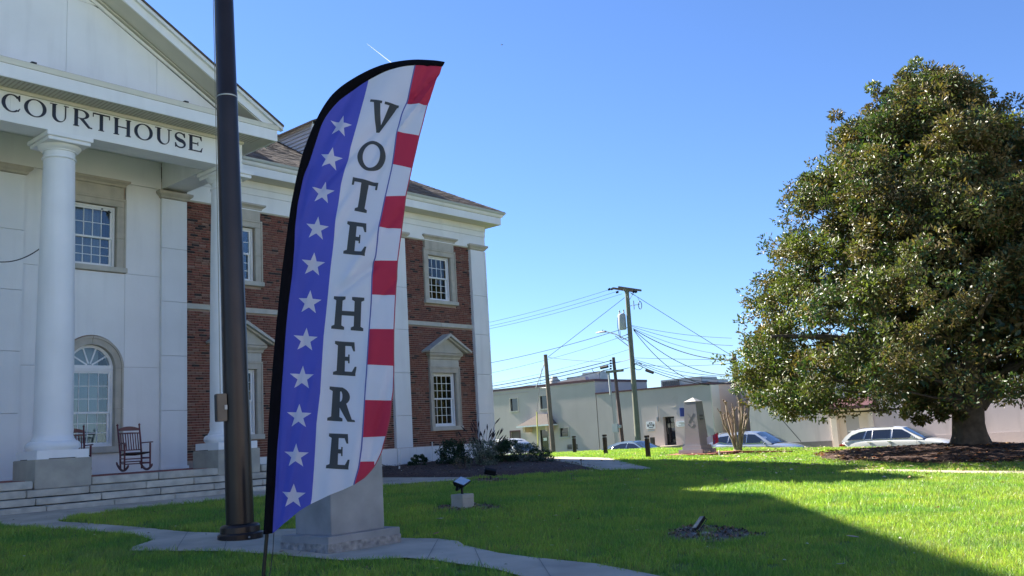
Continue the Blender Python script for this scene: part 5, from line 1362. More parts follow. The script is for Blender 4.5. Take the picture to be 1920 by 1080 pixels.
# ------------------------------------------------------------------ bollards and small stakes
def bollard(px, py, label):
    t = thing('bollard', label, 'bollard', hit(px, py), ROTZ, 'dark bollards along the street side of the lawn')
    MB().box(-.062, .062, -.062, .062, -.05, .655).obj('post', M['bronze'], t, bevel=.008)
    MB().box(-.05, .05, -.05, .05, .655, .69).obj('louvre', M['headlens'], t)
    MB().box(-.066, .066, -.066, .066, .69, .76).obj('cap', M['bronze'], t, bevel=.008)
bollard(1078, 850.5, 'leftmost dark bollard, before the low window of the beige building'); bollard(1136, 853, 'middle dark bollard standing at the rear end of the blue sedan'); bollard(1216, 860, 'nearest dark bollard, at the front end of the blue sedan')
sq = on_s(1223, 820, 47.6)
o = MB().box(-.11, .11, -.11, .11, -.0, sq[1] + 1.874).obj('square_post', M['brownposts'], None, loc=G(47.6, sq[0], -1.874), rot=(0, 0, ROTZ), bevel=.01); tagp(o, 'brown square post on the far pavement just right of the nearest bollard', 'post')
t = thing('path_light', 'tiny black stake light at the tip of the mulch bed', 'stake light', hit(1090, 873))
MB().tube([(0, 0, -.05), (0, 0, .15)], .012, 6).obj('stake', M['blackmetal'], t); MB().lathe([(.035, .15), (.04, .17), (.02, .19)], 0, 0, 10).obj('cap', M['blackmetal'], t)
q = hit(748, 887); o = MB().lathe([(.022, -.1), (.022, .19)], 0, 0, 12).obj('white_pipe', M['whitepl'], None, smooth=True, loc=q, rot=(.05, .12, 0)); tagp(o, 'short white plastic pipe stub sticking out of the mulch', 'pipe')
q0, q1 = hit(716, 885), hit(750, 888)
b = MB(); b.tube([q0 + Vector((-.2, 0, .30)), q0.lerp(q1, .3) + Vector((0, 0, .17)), q0.lerp(q1, .6) + Vector((0, 0, .09)), q1 + Vector((0, 0, .07))], .012, 6); o = b.obj('cable', M['wire']); tagp(o, 'black cable running down to the white pipe stub in the mulch', 'cable')

# ------------------------------------------------------------------ rocking chairs
def rocking_chair(loc, rz_, label):
    t = thing('rocking_chair', label, 'rocking chair', loc, rz_, 'rocking chairs on the porch')
    Wd, m = .25, M['chairwood']
    def tb(name, pts, r, par=t, n=8): b = MB(); b.tube(pts, r, n); return b.obj(name, m, par, smooth=40)
    lean = .20
    for sg in (-1, 1):
        p = tb('rear_post', [(sg * .235, .22, .07), (sg * .235, .24, .40), (sg * .24, .24 + lean * .5, .75), (sg * .245, .24 + lean, 1.06)], [.02, .023, .022, .018])
        MB().lathe([(.012, 1.055), (.024, 1.075), (.026, 1.09), (.012, 1.11), (.0, 1.12)], sg * .245, .24 + lean, 10).obj('finial', m, p, smooth=True)
        tb('front_leg', [(sg * .28, -.22, .07), (sg * .28, -.22, .64)], [.019, .022])
        # rocker
        pts = [(.0, -.42 + .84 * i / 14, .055 + .85 * (-.42 + .06 + .84 * i / 14) ** 2 * .9) for i in range(15)]
        b = MB(); x0 = sg * .26 - .014; x1 = x0 + .028; vs = []
        for (_, y, z) in pts: vs += [(x0, y, z - .028), (x1, y, z - .028), (x1, y, z + .018), (x0, y, z + .018)]
        b.add(vs, [(4 * i + a, 4 * i + (a + 1) % 4, 4 * i + 4 + (a + 1) % 4, 4 * i + 4 + a) for i in range(14) for a in range(4)] + [(0, 1, 2, 3), (59, 58, 57, 56)])
        b.obj('rocker', m, t)
        b = MB().prism([(sg * .235 - .02, .30), (sg * .235 + .02, .30), (sg * .30 + .035, -.20), (sg * .30 + .02, -.31), (sg * .30 - .02, -.32), (sg * .30 - .04, -.20)], .645, .668, 'z'); b.obj('arm', m, t, bevel=.006)
        for z in (.20, .31): tb('side_stretcher', [(sg * .245, .22, z + .01), (sg * .28, -.22, z)], .012)
    # rails and slats
    def rail(name, z0, z1, arch):
        n = 10; vs = []
        for i in range(n + 1):
            u = i / n; x = -.235 + .47 * u; y = .24 + lean * ((z0 + z1) / 2 - .40) / .66 + .02 * math.sin(math.pi * u); zt = z1 + arch * math.sin(math.pi * u)
            vs += [(x, y - .011, z0), (x, y + .011, z0), (x, y + .011, zt), (x, y - .011, zt)]
        MB().add(vs, [(4 * i + a, 4 * i + (a + 1) % 4, 4 * i + 4 + (a + 1) % 4, 4 * i + 4 + a) for i in range(n) for a in range(4)] + [(0, 1, 2, 3), (4 * n + 3, 4 * n + 2, 4 * n + 1, 4 * n)]).obj(name, m, t, smooth=30)
    rail('crest_rail', .95, 1.0, .05); rail('upper_rail', .875, .90, .01); rail('lower_rail', .49, .515, .0)
    for i in range(8):
        x = -.19 + .38 * i / 7
        b = MB(); y0 = .24 + lean * .1 / .66 + .018; y1 = .24 + lean * .48 / .66 + .018
        b.add([(x - .011, y0 - .006, .51), (x + .011, y0 - .006, .51), (x + .011, y0 + .006, .51), (x - .011, y0 + .006, .51), (x - .011, y1 - .006, .88), (x + .011, y1 - .006, .88), (x + .011, y1 + .006, .88), (x - .011, y1 + .006, .88)],
              [(0, 3, 2, 1), (4, 5, 6, 7), (0, 1, 5, 4), (1, 2, 6, 5), (2, 3, 7, 6), (3, 0, 4, 7)]); b.obj('slat', m, t)
    MB().add([(-.27, -.23, .415), (.27, -.23, .415), (.235, .22, .385), (-.235, .22, .385), (-.27, -.23, .445), (.27, -.23, .445), (.235, .22, .415), (-.235, .22, .415), (0, -.02, .395), (0, -.02, .37)],
             [(4, 5, 8), (5, 6, 8), (6, 7, 8), (7, 4, 8), (1, 0, 9), (2, 1, 9), (3, 2, 9), (0, 3, 9), (0, 1, 5, 4), (1, 2, 6, 5), (2, 3, 7, 6), (3, 0, 4, 7)]).obj('seat', M['wicker'], t)
    for z in (.19, .30): tb('front_stretcher', [(-.28, -.22, z), (.28, -.22, z)], .012)
    tb('rear_stretcher', [(-.235, .22, .24), (.235, .22, .24)], .012)
    return t
rocking_chair(G(10.20, 20.40, -.272), ROTZ - .16, 'dark red rocking chair standing clear between the arched window and the flagpole')
rocking_chair(G(8.93, 20.55, -.272), ROTZ - .25, 'dark red rocking chair half hidden behind the thick white column')

# ------------------------------------------------------------------ foliage
def leaves(name, centers, radii, per, L, Wd, colf, m, parent, seed, up=.25, outb=1.0, kind='stuff'):
    r = np.random.RandomState(seed); C0 = np.repeat(np.array(centers), per, 0); R0 = np.repeat(np.array(radii), per); n = len(C0)
    d = r.normal(size=(n, 3)); d /= np.linalg.norm(d, axis=1)[:, None]
    rr = R0 * r.uniform(.25, 1.0, n) ** .55
    P = C0 + d * rr[:, None] * np.array([1, 1, .8])
    ax = d * outb + r.normal(size=(n, 3)) * .55 + np.array([0, 0, up]); ax /= np.linalg.norm(ax, axis=1)[:, None]
    sd = np.cross(ax, r.normal(size=(n, 3))); sd /= np.linalg.norm(sd, axis=1)[:, None]
    nrm = np.cross(sd, ax); fl = nrm[:, 2] < 0; sd[fl] *= -1; nrm[fl] *= -1
    l = L * r.uniform(.65, 1.25, n)[:, None]; w = Wd * r.uniform(.75, 1.2, n)[:, None]
    b0 = P - ax * l * .5; tp = P + ax * l * .5 - nrm * l * .12; md = P - nrm * w * .05
    l1 = md - ax * l * .06 - sd * w * .5 + nrm * w * .22; r1 = md - ax * l * .06 + sd * w * .5 + nrm * w * .22
    V = np.stack([b0, r1, tp, l1], 1).reshape(-1, 3)
    i = np.arange(n) * 4; F = np.stack([i, i + 1, i + 2, i, i + 2, i + 3], 1).ravel()
    cc = colf(C0, P, r)
    C = np.repeat(np.column_stack([cc, np.ones(n)]), 4, 0)
    me = np_mesh(name, V, F, 3, m, colors=C)
    return tagp(link(name, me, parent), kind=kind)

tb_ = G(TS, TT, gz_st(TS, TT))
MG = thing('magnolia_tree', 'large dense magnolia tree with glossy leaves and short thick trunk at right', 'tree', tb_)
profr = [(.9, 5.4), (1.3, 6.1), (1.9, 6.6), (2.6, 6.95), (3.3, 7.15), (4.0, 6.6), (5.2, 6.25), (6.2, 5.75), (7.2, 5.4), (8.2, 4.75), (8.9, 4.2), (9.7, 3.5), (10.4, 2.9), (11.0, 2.1), (11.5, 1.2), (11.9, .3)]
def RH(h):
    for (a, ra), (b_, rb_) in zip(profr, profr[1:]):
        if a <= h <= b_: return (ra + (rb_ - ra) * (h - a) / (b_ - a)) * (.90 - .07 * math.exp(-((h - 6.8) / 2.4) ** 2) - .13 * sm((h - 8.6) / 1.6))
    return 0
r = np.random.RandomState(21); cen = []; rad = []; spr = []
def hbottom(rd, a=0):
    return .28 + 1.5 * max(0, math.cos(a - math.atan2(-.9, -.43))) * sm((rd - .8) / 2) + 2.5 if rd < 1.6 else (2.5 - (rd - 1.6) * .35 if rd < 5.0 else max(.75, 1.31 - (rd - 5) * .25))
tries = 0
while len(cen) < 2100 and tries < 120000:
    tries += 1
    h = r.uniform(.9, 11.9); a = r.uniform(0, 2 * math.pi); R = RH(h)
    lob = mnoise.noise(Vector((math.cos(a) * 2.3, math.sin(a) * 2.3, h * .55 + 3))) * .42 + mnoise.noise(Vector((math.cos(a) * 5, math.sin(a) * 5, h * 1.3))) * .34
    R2 = min(R * (1 + lob), R * 1.13) + (.15 if h > 10 else 0); shell = r.rand() < .8
    u = r.uniform(.80, 1.0) if shell else r.uniform(.35, .8); rd = R2 * u
    if r.rand() > (RH(h) + 1.2) / 8.6: continue
    if h < hbottom(rd, a) + r.uniform(-.25, .3): continue
    p3 = Vector((rd * math.cos(a), rd * math.sin(a), h))
    if mnoise.noise(Vector((p3.x * .55, p3.y * .55, p3.z * 1.05)) + Vector((5, 2, 9))) < -.13: continue
    if r.rand() < .22 and h > 1.6: spr.append((R2 * 1.05 * math.cos(a), R2 * 1.05 * math.sin(a), h + .05))
    cen.append((rd * math.cos(a), rd * math.sin(a), h)); rad.append(r.uniform(.30, .55))
for k in range(46):                                              # tufts that break the outline
    h = r.uniform(3.2, 11.6); a = r.uniform(0, 6.28); R = RH(h) * r.uniform(.86, 1.0); cen.append((R * math.cos(a), R * math.sin(a), h)); rad.append(r.uniform(.2, .32))
for q in ((-.35, .2, 12.1), (-.6, .1, 11.9), (-.2, .3, 11.7), (-1.7, -.2, 11.5), (-1.5, -.2, 11.2), (1.4, -.5, 11.2), (-.1, 0, 12.3), (-2.9, 0, 10.7)): cen.append(q); rad.append(.28)
# shoots low on the trunk, towards the left
lx = Vector((-U.x * .3 + N.x * .9, 0, 0))
for k in range(46):
    cen.append((r.uniform(-1.75, -.45), r.uniform(-.7, .6), r.uniform(.85, 2.5))); rad.append(.24)
for k in range(12): cen.append((r.uniform(.6, 1.5), r.uniform(-.5, .4), r.uniform(1.5, 2.6))); rad.append(.24)
print('magnolia clumps', len(cen))
cl_rand = {}
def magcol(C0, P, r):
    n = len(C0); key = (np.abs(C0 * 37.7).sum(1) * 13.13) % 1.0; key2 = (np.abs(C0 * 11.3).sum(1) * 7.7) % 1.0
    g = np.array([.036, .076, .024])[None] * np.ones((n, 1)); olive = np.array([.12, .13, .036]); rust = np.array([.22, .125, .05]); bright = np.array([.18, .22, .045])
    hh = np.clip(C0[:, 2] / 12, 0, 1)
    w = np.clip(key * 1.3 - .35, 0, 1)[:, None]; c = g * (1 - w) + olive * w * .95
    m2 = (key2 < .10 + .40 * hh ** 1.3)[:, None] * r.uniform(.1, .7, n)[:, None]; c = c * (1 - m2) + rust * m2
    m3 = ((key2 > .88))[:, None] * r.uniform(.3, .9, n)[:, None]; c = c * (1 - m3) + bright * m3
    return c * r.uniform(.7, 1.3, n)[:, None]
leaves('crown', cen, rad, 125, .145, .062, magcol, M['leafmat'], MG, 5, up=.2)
leaves('outer_sprigs', spr, [.26] * len(spr), 26, .145, .06, magcol, M['leafmat'], MG, 25, up=.5)
inn_c = []
while len(inn_c) < 900:
    h = r.uniform(1.6, 11.2); a = r.uniform(0, 6.28); R = RH(h) * r.uniform(.15, .74)
    if h > hbottom(R, a) + .6: inn_c.append((R * math.cos(a), R * math.sin(a), h))
leaves('inner_light_blockers', inn_c, [.55] * 900, 34, .27, .13, lambda C0, P, rr: np.array([.03, .055, .02]) * rr.uniform(.7, 1.2, len(C0))[:, None], M['leafmat'], MG, 15)  # oversized dark leaves added inside the crown to block light
b = MB()
def limb(pts, r0, r1, n=12, wob=.06):
    P = []; V_ = [Vector(p) for p in pts]
    for a, c in zip(V_, V_[1:]):
        for k in range(5): P.append(a.lerp(c, k / 5))
    P.append(V_[-1]); P = smooth3(P)
    b.tube([p + Vector((mnoise.noise(p * 2.1) * wob, mnoise.noise(p * 2.1 + Vector((7, 0, 0))) * wob, 0)) for p in P], [r0 + (r1 - r0) * (i / (len(P) - 1)) ** .8 for i in range(len(P))], n)
def smooth3(P):
    for _ in range(3): P = [P[0]] + [(P[i - 1] + P[i] * 2 + P[i + 1]) / 4 for i in range(1, len(P) - 1)] + [P[-1]]
    return P
tr = []
ringn = 28; hs = [(-.25, .86), (-.05, .74), (.12, .62), (.35, .54), (.7, .50), (1.0, .50), (1.3, .56), (1.55, .62), (1.75, .5)]
vs = []
for h, rr_ in hs:
    for i in range(ringn):
        a = 2 * math.pi * i / ringn; but = 1 + .13 * math.sin(5 * a + 1) * max(0, 1 - h / .9) + .06 * mnoise.noise(Vector((math.cos(a) * 2, math.sin(a) * 2, h * 2)))
        vs.append((rr_ * but * math.cos(a) * .92 - .02 + h * .04, rr_ * but * math.sin(a) * .85, h))
MB().add(vs, [(k * ringn + i, k * ringn + (i + 1) % ringn, (k + 1) * ringn + (i + 1) % ringn, (k + 1) * ringn + i) for k in range(len(hs) - 1) for i in range(ringn)] + [tuple(range((len(hs) - 1) * ringn, len(hs) * ringn))]).obj('trunk', M['bark'], MG, smooth=70)
limb([(.25, 0, 1.2), (.55, .1, 2.2), (.8, .1, 3.6), (.7, .2, 6.0), (.3, .1, 9.0), (.2, 0, 11.5)], .34, .05)
limb([(-.3, 0, 1.1), (-1.0, -.2, 2.1), (-2.2, -.5, 2.9), (-4.0, -.9, 3.5), (-6.0, -1.0, 3.6)], .26, .05)
limb([(.3, -.1, 1.2), (1.3, -.3, 2.3), (2.6, -.5, 3.0), (5.0, -.8, 3.7)], .26, .05)
limb([(-.1, .1, 1.3), (-.5, .6, 2.6), (-1.2, 1.6, 4.4), (-2.2, 3.0, 6.0)], .24, .05)
limb([(0, -.3, 1.2), (-.3, -1.2, 2.4), (-.8, -2.6, 3.4), (-1.2, -4.6, 4.0)], .22, .05)
limb([(-.2, 0, 1.5), (-.6, -.2, 3.0), (-1.5, -.6, 5.0), (-3.0, -1.2, 6.6)], .22, .04)
limb([(.2, 0, 1.5), (.5, -.6, 3.2), (1.6, -1.4, 5.4), (3.0, -2.0, 7.0)], .2, .04)
rr2 = random.Random(9)
for k in range(70):
    c = Vector(cen[rr2.randrange(len(cen))]); zb = max(1.4, c.z * .55); s0_ = Vector((.3 + rr2.uniform(-.4, .4), rr2.uniform(-.3, .3), zb)) * 1.0
    midp = s0_.lerp(c, .5) + Vector((0, 0, -.15)); limb([s0_, midp, c], .07, .015, 6, .1)
b.obj('limbs', M['bark'], MG, smooth=60)

def bush(loc, label, w, h, n, per, L, Wd, cols, seed, cat='shrub', stems=8, upright=0, group=None):
    t = thing('shrub', label, cat, loc, 0, group); r = np.random.RandomState(seed); cs = []; rd = []
    for k in range(n):
        a = r.uniform(0, 6.28); u = r.rand() ** .5; z = r.uniform(.12, 1) * h; f = math.sqrt(max(.05, 1 - ((z / h) - .35) ** 2 * 1.6)); cs.append((w / 2 * u * f * math.cos(a), w / 2 * u * f * math.sin(a), z)); rd.append(min(w, h) * .16)
    cols = np.array(cols)
    leaves('foliage', cs, rd, per, L, Wd, lambda C0, P, rr: cols[rr.randint(0, len(cols), len(C0))] * rr.uniform(.7, 1.25, len(C0))[:, None], M['shrubmat'], t, seed, up=.6 if upright else .25)
    b = MB(); q = random.Random(seed)
    for k in range(stems):
        c = cs[q.randrange(n)]; b.tube([(c[0] * .15, c[1] * .15, -.05), (c[0] * .5, c[1] * .5, c[2] * .5), c], [.014, .010, .004], 5)
    b.obj('stems', M['bark'], t)
    return t
dg = [(.018, .045, .022), (.03, .07, .03), (.02, .05, .02)]; sg_ = [(.16, .19, .17), (.10, .14, .10), (.22, .24, .22), (.07, .11, .07)]
def wallhit(px, py): return hit(px, py)
bush(hit(785, 879) + Vector((0, 0, .04)), 'smallest low dark green shrub in front of the white plinth', .62, .36, 34, 46, .07, .03, dg, 1)
bush(hit(852, 876), 'rounded dark green shrub against the white plinth corner', 1.0, .78, 80, 60, .06, .028, dg, 2)
bush(hit(948, 872), 'dark green shrub right of the silvery plant, below the white car', 1.05, .75, 80, 60, .06, .028, [(.02, .055, .022), (.035, .085, .035)], 3)
bush(hit(988, 872), 'grey green bushy plant between the dark shrub and the last clump', .95, .62, 60, 40, .07, .022, sg_, 4)
bush(hit(1016, 872), 'grey green clump at the right end of the planting bed', .75, .50, 46, 40, .07, .022, sg_[1:] + dg, 5)
bush(hit(868, 886), 'sparse grey brown twiggy plant in front of the rounded dark shrub', .6, .45, 26, 16, .05, .018, [(.12, .11, .09), (.08, .09, .06)], 6, stems=26)
# silvery butterfly bush with dark seed spikes
t = bush(hit(906, 879), 'silvery leafed bush with dark seed spikes at the building corner', .95, .85, 60, 44, .085, .02, sg_, 7, stems=14, upright=1)
b = MB(); b2 = MB(); q = random.Random(12)
for k in range(26):
    a = q.uniform(0, 6.28); d = q.uniform(.1, .62); z = q.uniform(.85, 1.38) - d * .25; x, y = d * math.cos(a), d * math.sin(a)
    b.tube([(x * .3, y * .3, .2), (x * .7, y * .7, z * .7), (x, y, z)], .006, 4)
    e = Vector((x * .25 + q.uniform(-.06, .06), y * .25, .17)); p = Vector((x, y, z)); b2.tube([p, p + e * .5, p + e], [.012, .022, .005], 6)
b.obj('spike_stems', M['bark'], t); b2.obj('seed_spikes', mat('dark_seed_heads', (.03, .022, .03), .9), t)
tagp(drape('twig_litter', from_px([(830, 886), (900, 889), (1000, 882), (1030, 872), (960, 872), (860, 878)]), mat('twiggy_litter', (.09, .065, .055), .95, noise=.5, nscale=20, bump=3, bscale=40), .10, .12, taper=.3, kind='stuff', bumpf=lambda x, y: .04 * (mnoise.noise(Vector((x * 5, y * 5, 2))) + .2)), 'brown twiggy ground litter under the shrubs', 'litter')

# crepe myrtle, cut hard back
q0 = hit(1384, 846.5)
CM = thing('crepe_myrtle', 'bare pruned crepe myrtle with many knobbly stems in front of the silver car', 'tree', q0)
b = MB(); q = random.Random(5); tips = []
for k in range(14):
    a = 2 * math.pi * k / 14 + q.uniform(-.2, .2); e = q.uniform(.12, .62) if k % 3 else q.uniform(.0, .25); H = q.uniform(1.35, 2.1) - e * .35
    x, y = math.cos(a), math.sin(a) * .8; r0 = q.uniform(.034, .055)
    pts = [(x * .09, y * .09, -.05), (x * (.12 + e * .25), y * (.12 + e * .25), H * .35), (x * (.12 + e * .75) + q.uniform(-.04, .04), y * (.12 + e * .75), H * .7), (x * (.12 + e), y * (.12 + e), H)]
    b.tube(pts, [r0, r0 * .85, r0 * .65, r0 * .55], 7); p = Vector(pts[-1]); tips.append(p)
    b.tube([p - Vector((0, 0, .04)), p, p + Vector((0, 0, .05))], [r0 * .6, r0 * 1.25, r0 * .7], 7)
    for j in range(2):
        m2 = Vector(pts[2]).lerp(p, q.uniform(.0, .8)); d = Vector((q.uniform(-.14, .14), q.uniform(-.1, .1), q.uniform(.12, .3))); b.tube([m2, m2 + d * .6, m2 + d], [r0 * .45, r0 * .4, r0 * .5], 6)
b.lathe([(.20, -.1), (.17, .05), (.12, .2)], 0, 0, 12)
b.obj('stems', M['myrtle'], CM, smooth=60)

# far greenery above the roofs
for px, py, w_, lab in ((1345, 716, 3.2, 'pale green treetop showing above the flat roof right of the air handler'),):
    tt_, z_ = on_s(px, py, 72); loc = G(72, tt_, -2.0)
    t = thing('distant_tree', lab, 'tree', loc); r = np.random.RandomState(3)
    top = z_ + 2.0
    cs = [(r.uniform(-w_, w_), r.uniform(-1, 1), top + r.uniform(-1.6, .25)) for k in range(70)]
    leaves('crown', cs, [.35] * 70, 24, .22, .09, lambda C0, P, rr: np.array([.12, .16, .06]) * rr.uniform(.7, 1.3, len(C0))[:, None], M['shrubmat'], t, 8)
    bb = MB(); bb.tube([(0, 0, 0), (.1, 0, top * .5), (0, 0, top)], [.3, .2, .05], 8)
    for k in range(12): c = cs[k]; bb.tube([(0, 0, top * .55), c], [.08, .02], 5)
    bb.obj('trunk', M['bark'], t)

# ------------------------------------------------------------------ cars
def car(name, label, s_c, t_c, P):
    """x forward, y left, z up; forward is -t (towards the right of the picture)"""
    root = thing(name, label, P.get('cat', 'car'), G(s_c, t_c, -1.998), ROTZ - math.pi / 2, 'cars parked along the street')
    paint = P['paint']; st = P['st']; vs = []; m_ = 9
    sec = lambda zb, zs, zc, w: [(0, zb), (w * .80, zb), (w * .96, zb + .06), (w, zb + (zs - zb) * .45), (w * .985, zb + (zs - zb) * .78), (w * .955, zs - .03), (w * .90, zs + .005), (w * .55, zs + (zc - zs) * .75), (0, zc)]
    fs = []
    for (x, zb, zs, zc, w) in st:
        h = sec(zb, zs, zc, w); full = [(x, y, z) for y, z in h] + [(x - 0, -y, z) for y, z in h[-2:0:-1]]
        vs += full
    m2 = 2 * m_ - 2; ns = len(st)
    for k in range(ns - 1):
        for i in range(m2): fs.append((k * m2 + i, k * m2 + (i + 1) % m2, (k + 1) * m2 + (i + 1) % m2, (k + 1) * m2 + i))
    fs += [tuple(range(m2)), tuple(range((ns - 1) * m2, ns * m2))]
    body = MB().add(vs, fs).obj('body', paint, root, smooth=50)
    sd = body.modifiers.new('smooth', 'SUBSURF'); sd.levels = sd.render_levels = 2
    # cabin
    zb, zr, yb, yr = P['zb'], P['zr'], P['yb'], P['yr']; pr = P['cab']
    Y = lambda z: yb + (yr - yb) * max(0, min(1, (z - zb) / (zr - zb))) ** 1.3
    n = len(pr); vs = []; K = [-1, -.93, -.6, 0, .6, .93, 1]
    for (x, z) in pr:
        for k in K: vs.append((x, k * Y(z) * (1 if abs(k) == 1 else 1), z + (.0 if abs(k) == 1 else .035 * (1 - k * k) + (.012 if z > zb + .2 else 0))))
    nk = len(K); fs = [(a * nk + j, a * nk + j + 1, (a + 1) * nk + j + 1, (a + 1) * nk + j) for a in range(n - 1) for j in range(nk - 1)]
    c_ = MB().add(vs, fs)
    for sg in (0, nk - 1):
        base = len(c_.v); sgn = -1 if sg == 0 else 1
        fr = []
        # side wall, sliced vertically
        up = [(x, z) for x, z in pr]; xs = [p[0] for p in up]
        for (x, z) in up: c_.v.append((x, sgn * Y(z), z)); c_.v.append((x, sgn * Y(zb - .05), zb - .05))
        for a in range(n - 1): c_.f.append((base + 2 * a, base + 2 * a + 1, base + 2 * a + 3, base + 2 * a + 2)); c_.m.append(0)
    c_.obj('cabin', paint, root, smooth=35)
    def sidepoly(pl, sgn, off): 
        q = []; 
        for a, c in zip(pl, pl[1:] + pl[:1]):
            for k in range(4): x = a[0] + (c[0] - a[0]) * k / 4; z = a[1] + (c[1] - a[1]) * k / 4; q.append((x, sgn * (Y(z) + off), z))
        return q
    for sgn in (-1, 1):
        for w_ in P['side']:
            q = sidepoly(w_, sgn, .006); cx = sum(p[0] for p in q) / len(q); cz = sum(p[2] for p in q) / len(q); ctr = (cx, sgn * (Y(cz) + .008), cz)
            g = MB().add(q + [ctr], [(i, (i + 1) % len(q), len(q)) for i in range(len(q))]).obj('side_window', M['cardark'], root, recalc=False, smooth=40)
            g2 = MB(); q1 = sidepoly(w_, sgn, .004); 
            g2.tube([Vector(p) for p in q1] + [Vector(q1[0])], .011, 4, cap=False); g2.obj('window_trim', M[P.get('trimm', 'rail')], g)
    def crossglass(name, p0, p1, inset, off=.012):
        vs = []; na = 5; K2 = [-1, -.66, -.33, 0, .33, .66, 1]
        for a in range(na + 1):
            u = a / na; x = p0[0] + (p1[0] - p0[0]) * u; z = p0[1] + (p1[1] - p0[1]) * u; yy = Y(z) - inset
            nx_, nz_ = (p1[1] - p0[1]), -(p1[0] - p0[0]); l = math.hypot(nx_, nz_); sx = nx_ / l; sz = nz_ / l
            if sz < 0: sx, sz = -sx, -sz
            for k in K2: vs.append((x + sx * off, k * yy, z + sz * off + .035 * (1 - k * k) + .008))
        n2 = len(K2)
        return MB().add(vs, [(a * n2 + j, a * n2 + j + 1, (a + 1) * n2 + j + 1, (a + 1) * n2 + j) for a in range(na) for j in range(n2 - 1)]).obj(name, M['screen'], root, smooth=60)
    crossglass('windscreen', P['ws'][0], P['ws'][1], .06); crossglass('rear_window', P['rw'][0], P['rw'][1], .10)
    W_ = P['W'] / 2
    for (x) in P['wheels']:
        for sgn in (-1, 1):
            w = MB().lathe([(.20, -.11), (.31, -.105), (.335, -.07), (.335, .07), (.31, .105), (.20, .11)], 0, 0, 28).mesh('tyre', M['tire'], smooth=40)
            wh = thing_part('wheel', root, (x, sgn * (W_ - .12), .335), (math.pi / 2, 0, 0), w)
            rm = MB().lathe([(.0, .115), (.06, .12), (.07, .10), (.19, .095), (.215, .112), (.215, .0)], 0, 0, 28, cap=False).mesh('rim', M['galv'], smooth=30)
            r_ = link('rim', rm, wh, (0, 0, 0), (0 if sgn < 0 else math.pi, 0, 0))
            MB().lathe([(.37, -.02), (.37, .105), (.0, .105)], 0, 0, 24, cap=False).obj('wheel_arch', M['tire'], wh, smooth=30)
    for sgn in (-1, 1):
        hx, hz = P['mir']; m1 = MB().add([(hx - .05, sgn * (Y(hz) + .02), hz - .02), (hx + .05, sgn * (Y(hz) + .02), hz - .02), (hx + .02, sgn * (Y(hz) + .20), hz + .0), (hx - .06, sgn * (Y(hz) + .20), hz + .0), (hx - .05, sgn * (Y(hz) + .05), hz + .09), (hx + .04, sgn * (Y(hz) + .05), hz + .10), (hx + .02, sgn * (Y(hz) + .21), hz + .12), (hx - .06, sgn * (Y(hz) + .21), hz + .12)],
                         [(0, 3, 2, 1), (4, 5, 6, 7), (0, 1, 5, 4), (1, 2, 6, 5), (2, 3, 7, 6), (3, 0, 4, 7)]).obj('mirror', paint, root, bevel=.02)
        for hx2, hz2 in P['handles']: MB().box(hx2 - .09, hx2 + .09, sgn * W_ * .985 - .012, sgn * W_ * .985 + .012, hz2 - .012, hz2 + .012).obj('door_handle', M['chrome'], root, bevel=.006)
        x0, x1, z0, z1 = P['tail']; b = MB().box(x0, x1, sgn * W_ * .70, sgn * W_ * .97, z0, z1) if sgn > 0 else MB().box(x0, x1, -W_ * .97, -W_ * .70, z0, z1); b.obj('tail_light', M['redlens'], root, bevel=.02)
        x0, x1, z0, z1 = P['head']; b = MB().box(x0, x1, min(sgn * W_ * .60, sgn * W_ * .93), max(sgn * W_ * .60, sgn * W_ * .93), z0, z1); b.obj('headlight', M['headlens'], root, bevel=.03)
        for a0, a1, zz, hh in P.get('rails', []):
            yy = sgn * (yr - .03); MB().tube([(a0, yy, zz), (a0 + .12, yy, zz + hh), ((a0 + a1) / 2, yy, zz + hh + .012), (a1 - .15, yy, zz + hh - .004), (a1, yy, zz - .01)], .016, 6).obj('roof_rail', M['rail'], root, smooth=60)
        for x in P['seams']:
            b = MB(); b.tube([(x, sgn * (W_ * .986), P['zb'] - .06), (x - .01, sgn * (W_ * 1.0), P['zb'] - .35), (x, sgn * W_ * .97, .35)], .005, 4); b.obj('door_seam', M['tire'], root)
    if 'spoiler' in P:
        x0, x1, z = P['spoiler']; MB().box(x0, x1, -yr * .86, yr * .86, z, z + .035).obj('spoiler', paint, root, bevel=.012)
    for a, c in P.get('inside', [((.1, .8), (.35, 1.15))]): MB().box(a[0], c[0], -.6, -.15, a[1], c[1]).box(a[0], c[0], .15, .6, a[1], c[1]).obj('seats', M['seat'], root, bevel=.04)
    return root
def thing_part(name, parent, loc, rot, me):
    o = bpy.data.objects.new(name, me); COL.objects.link(o); o.parent = parent; o.location = loc; o.rotation_euler = rot; return o
M['cardark'] = mat('tinted_car_glass', (.012, .015, .022), .04, spec=.9, coat=.3)
M['screen'] = mat('windscreen_glass', (.035, .05, .065), .03, spec=1.0, coat=.6)
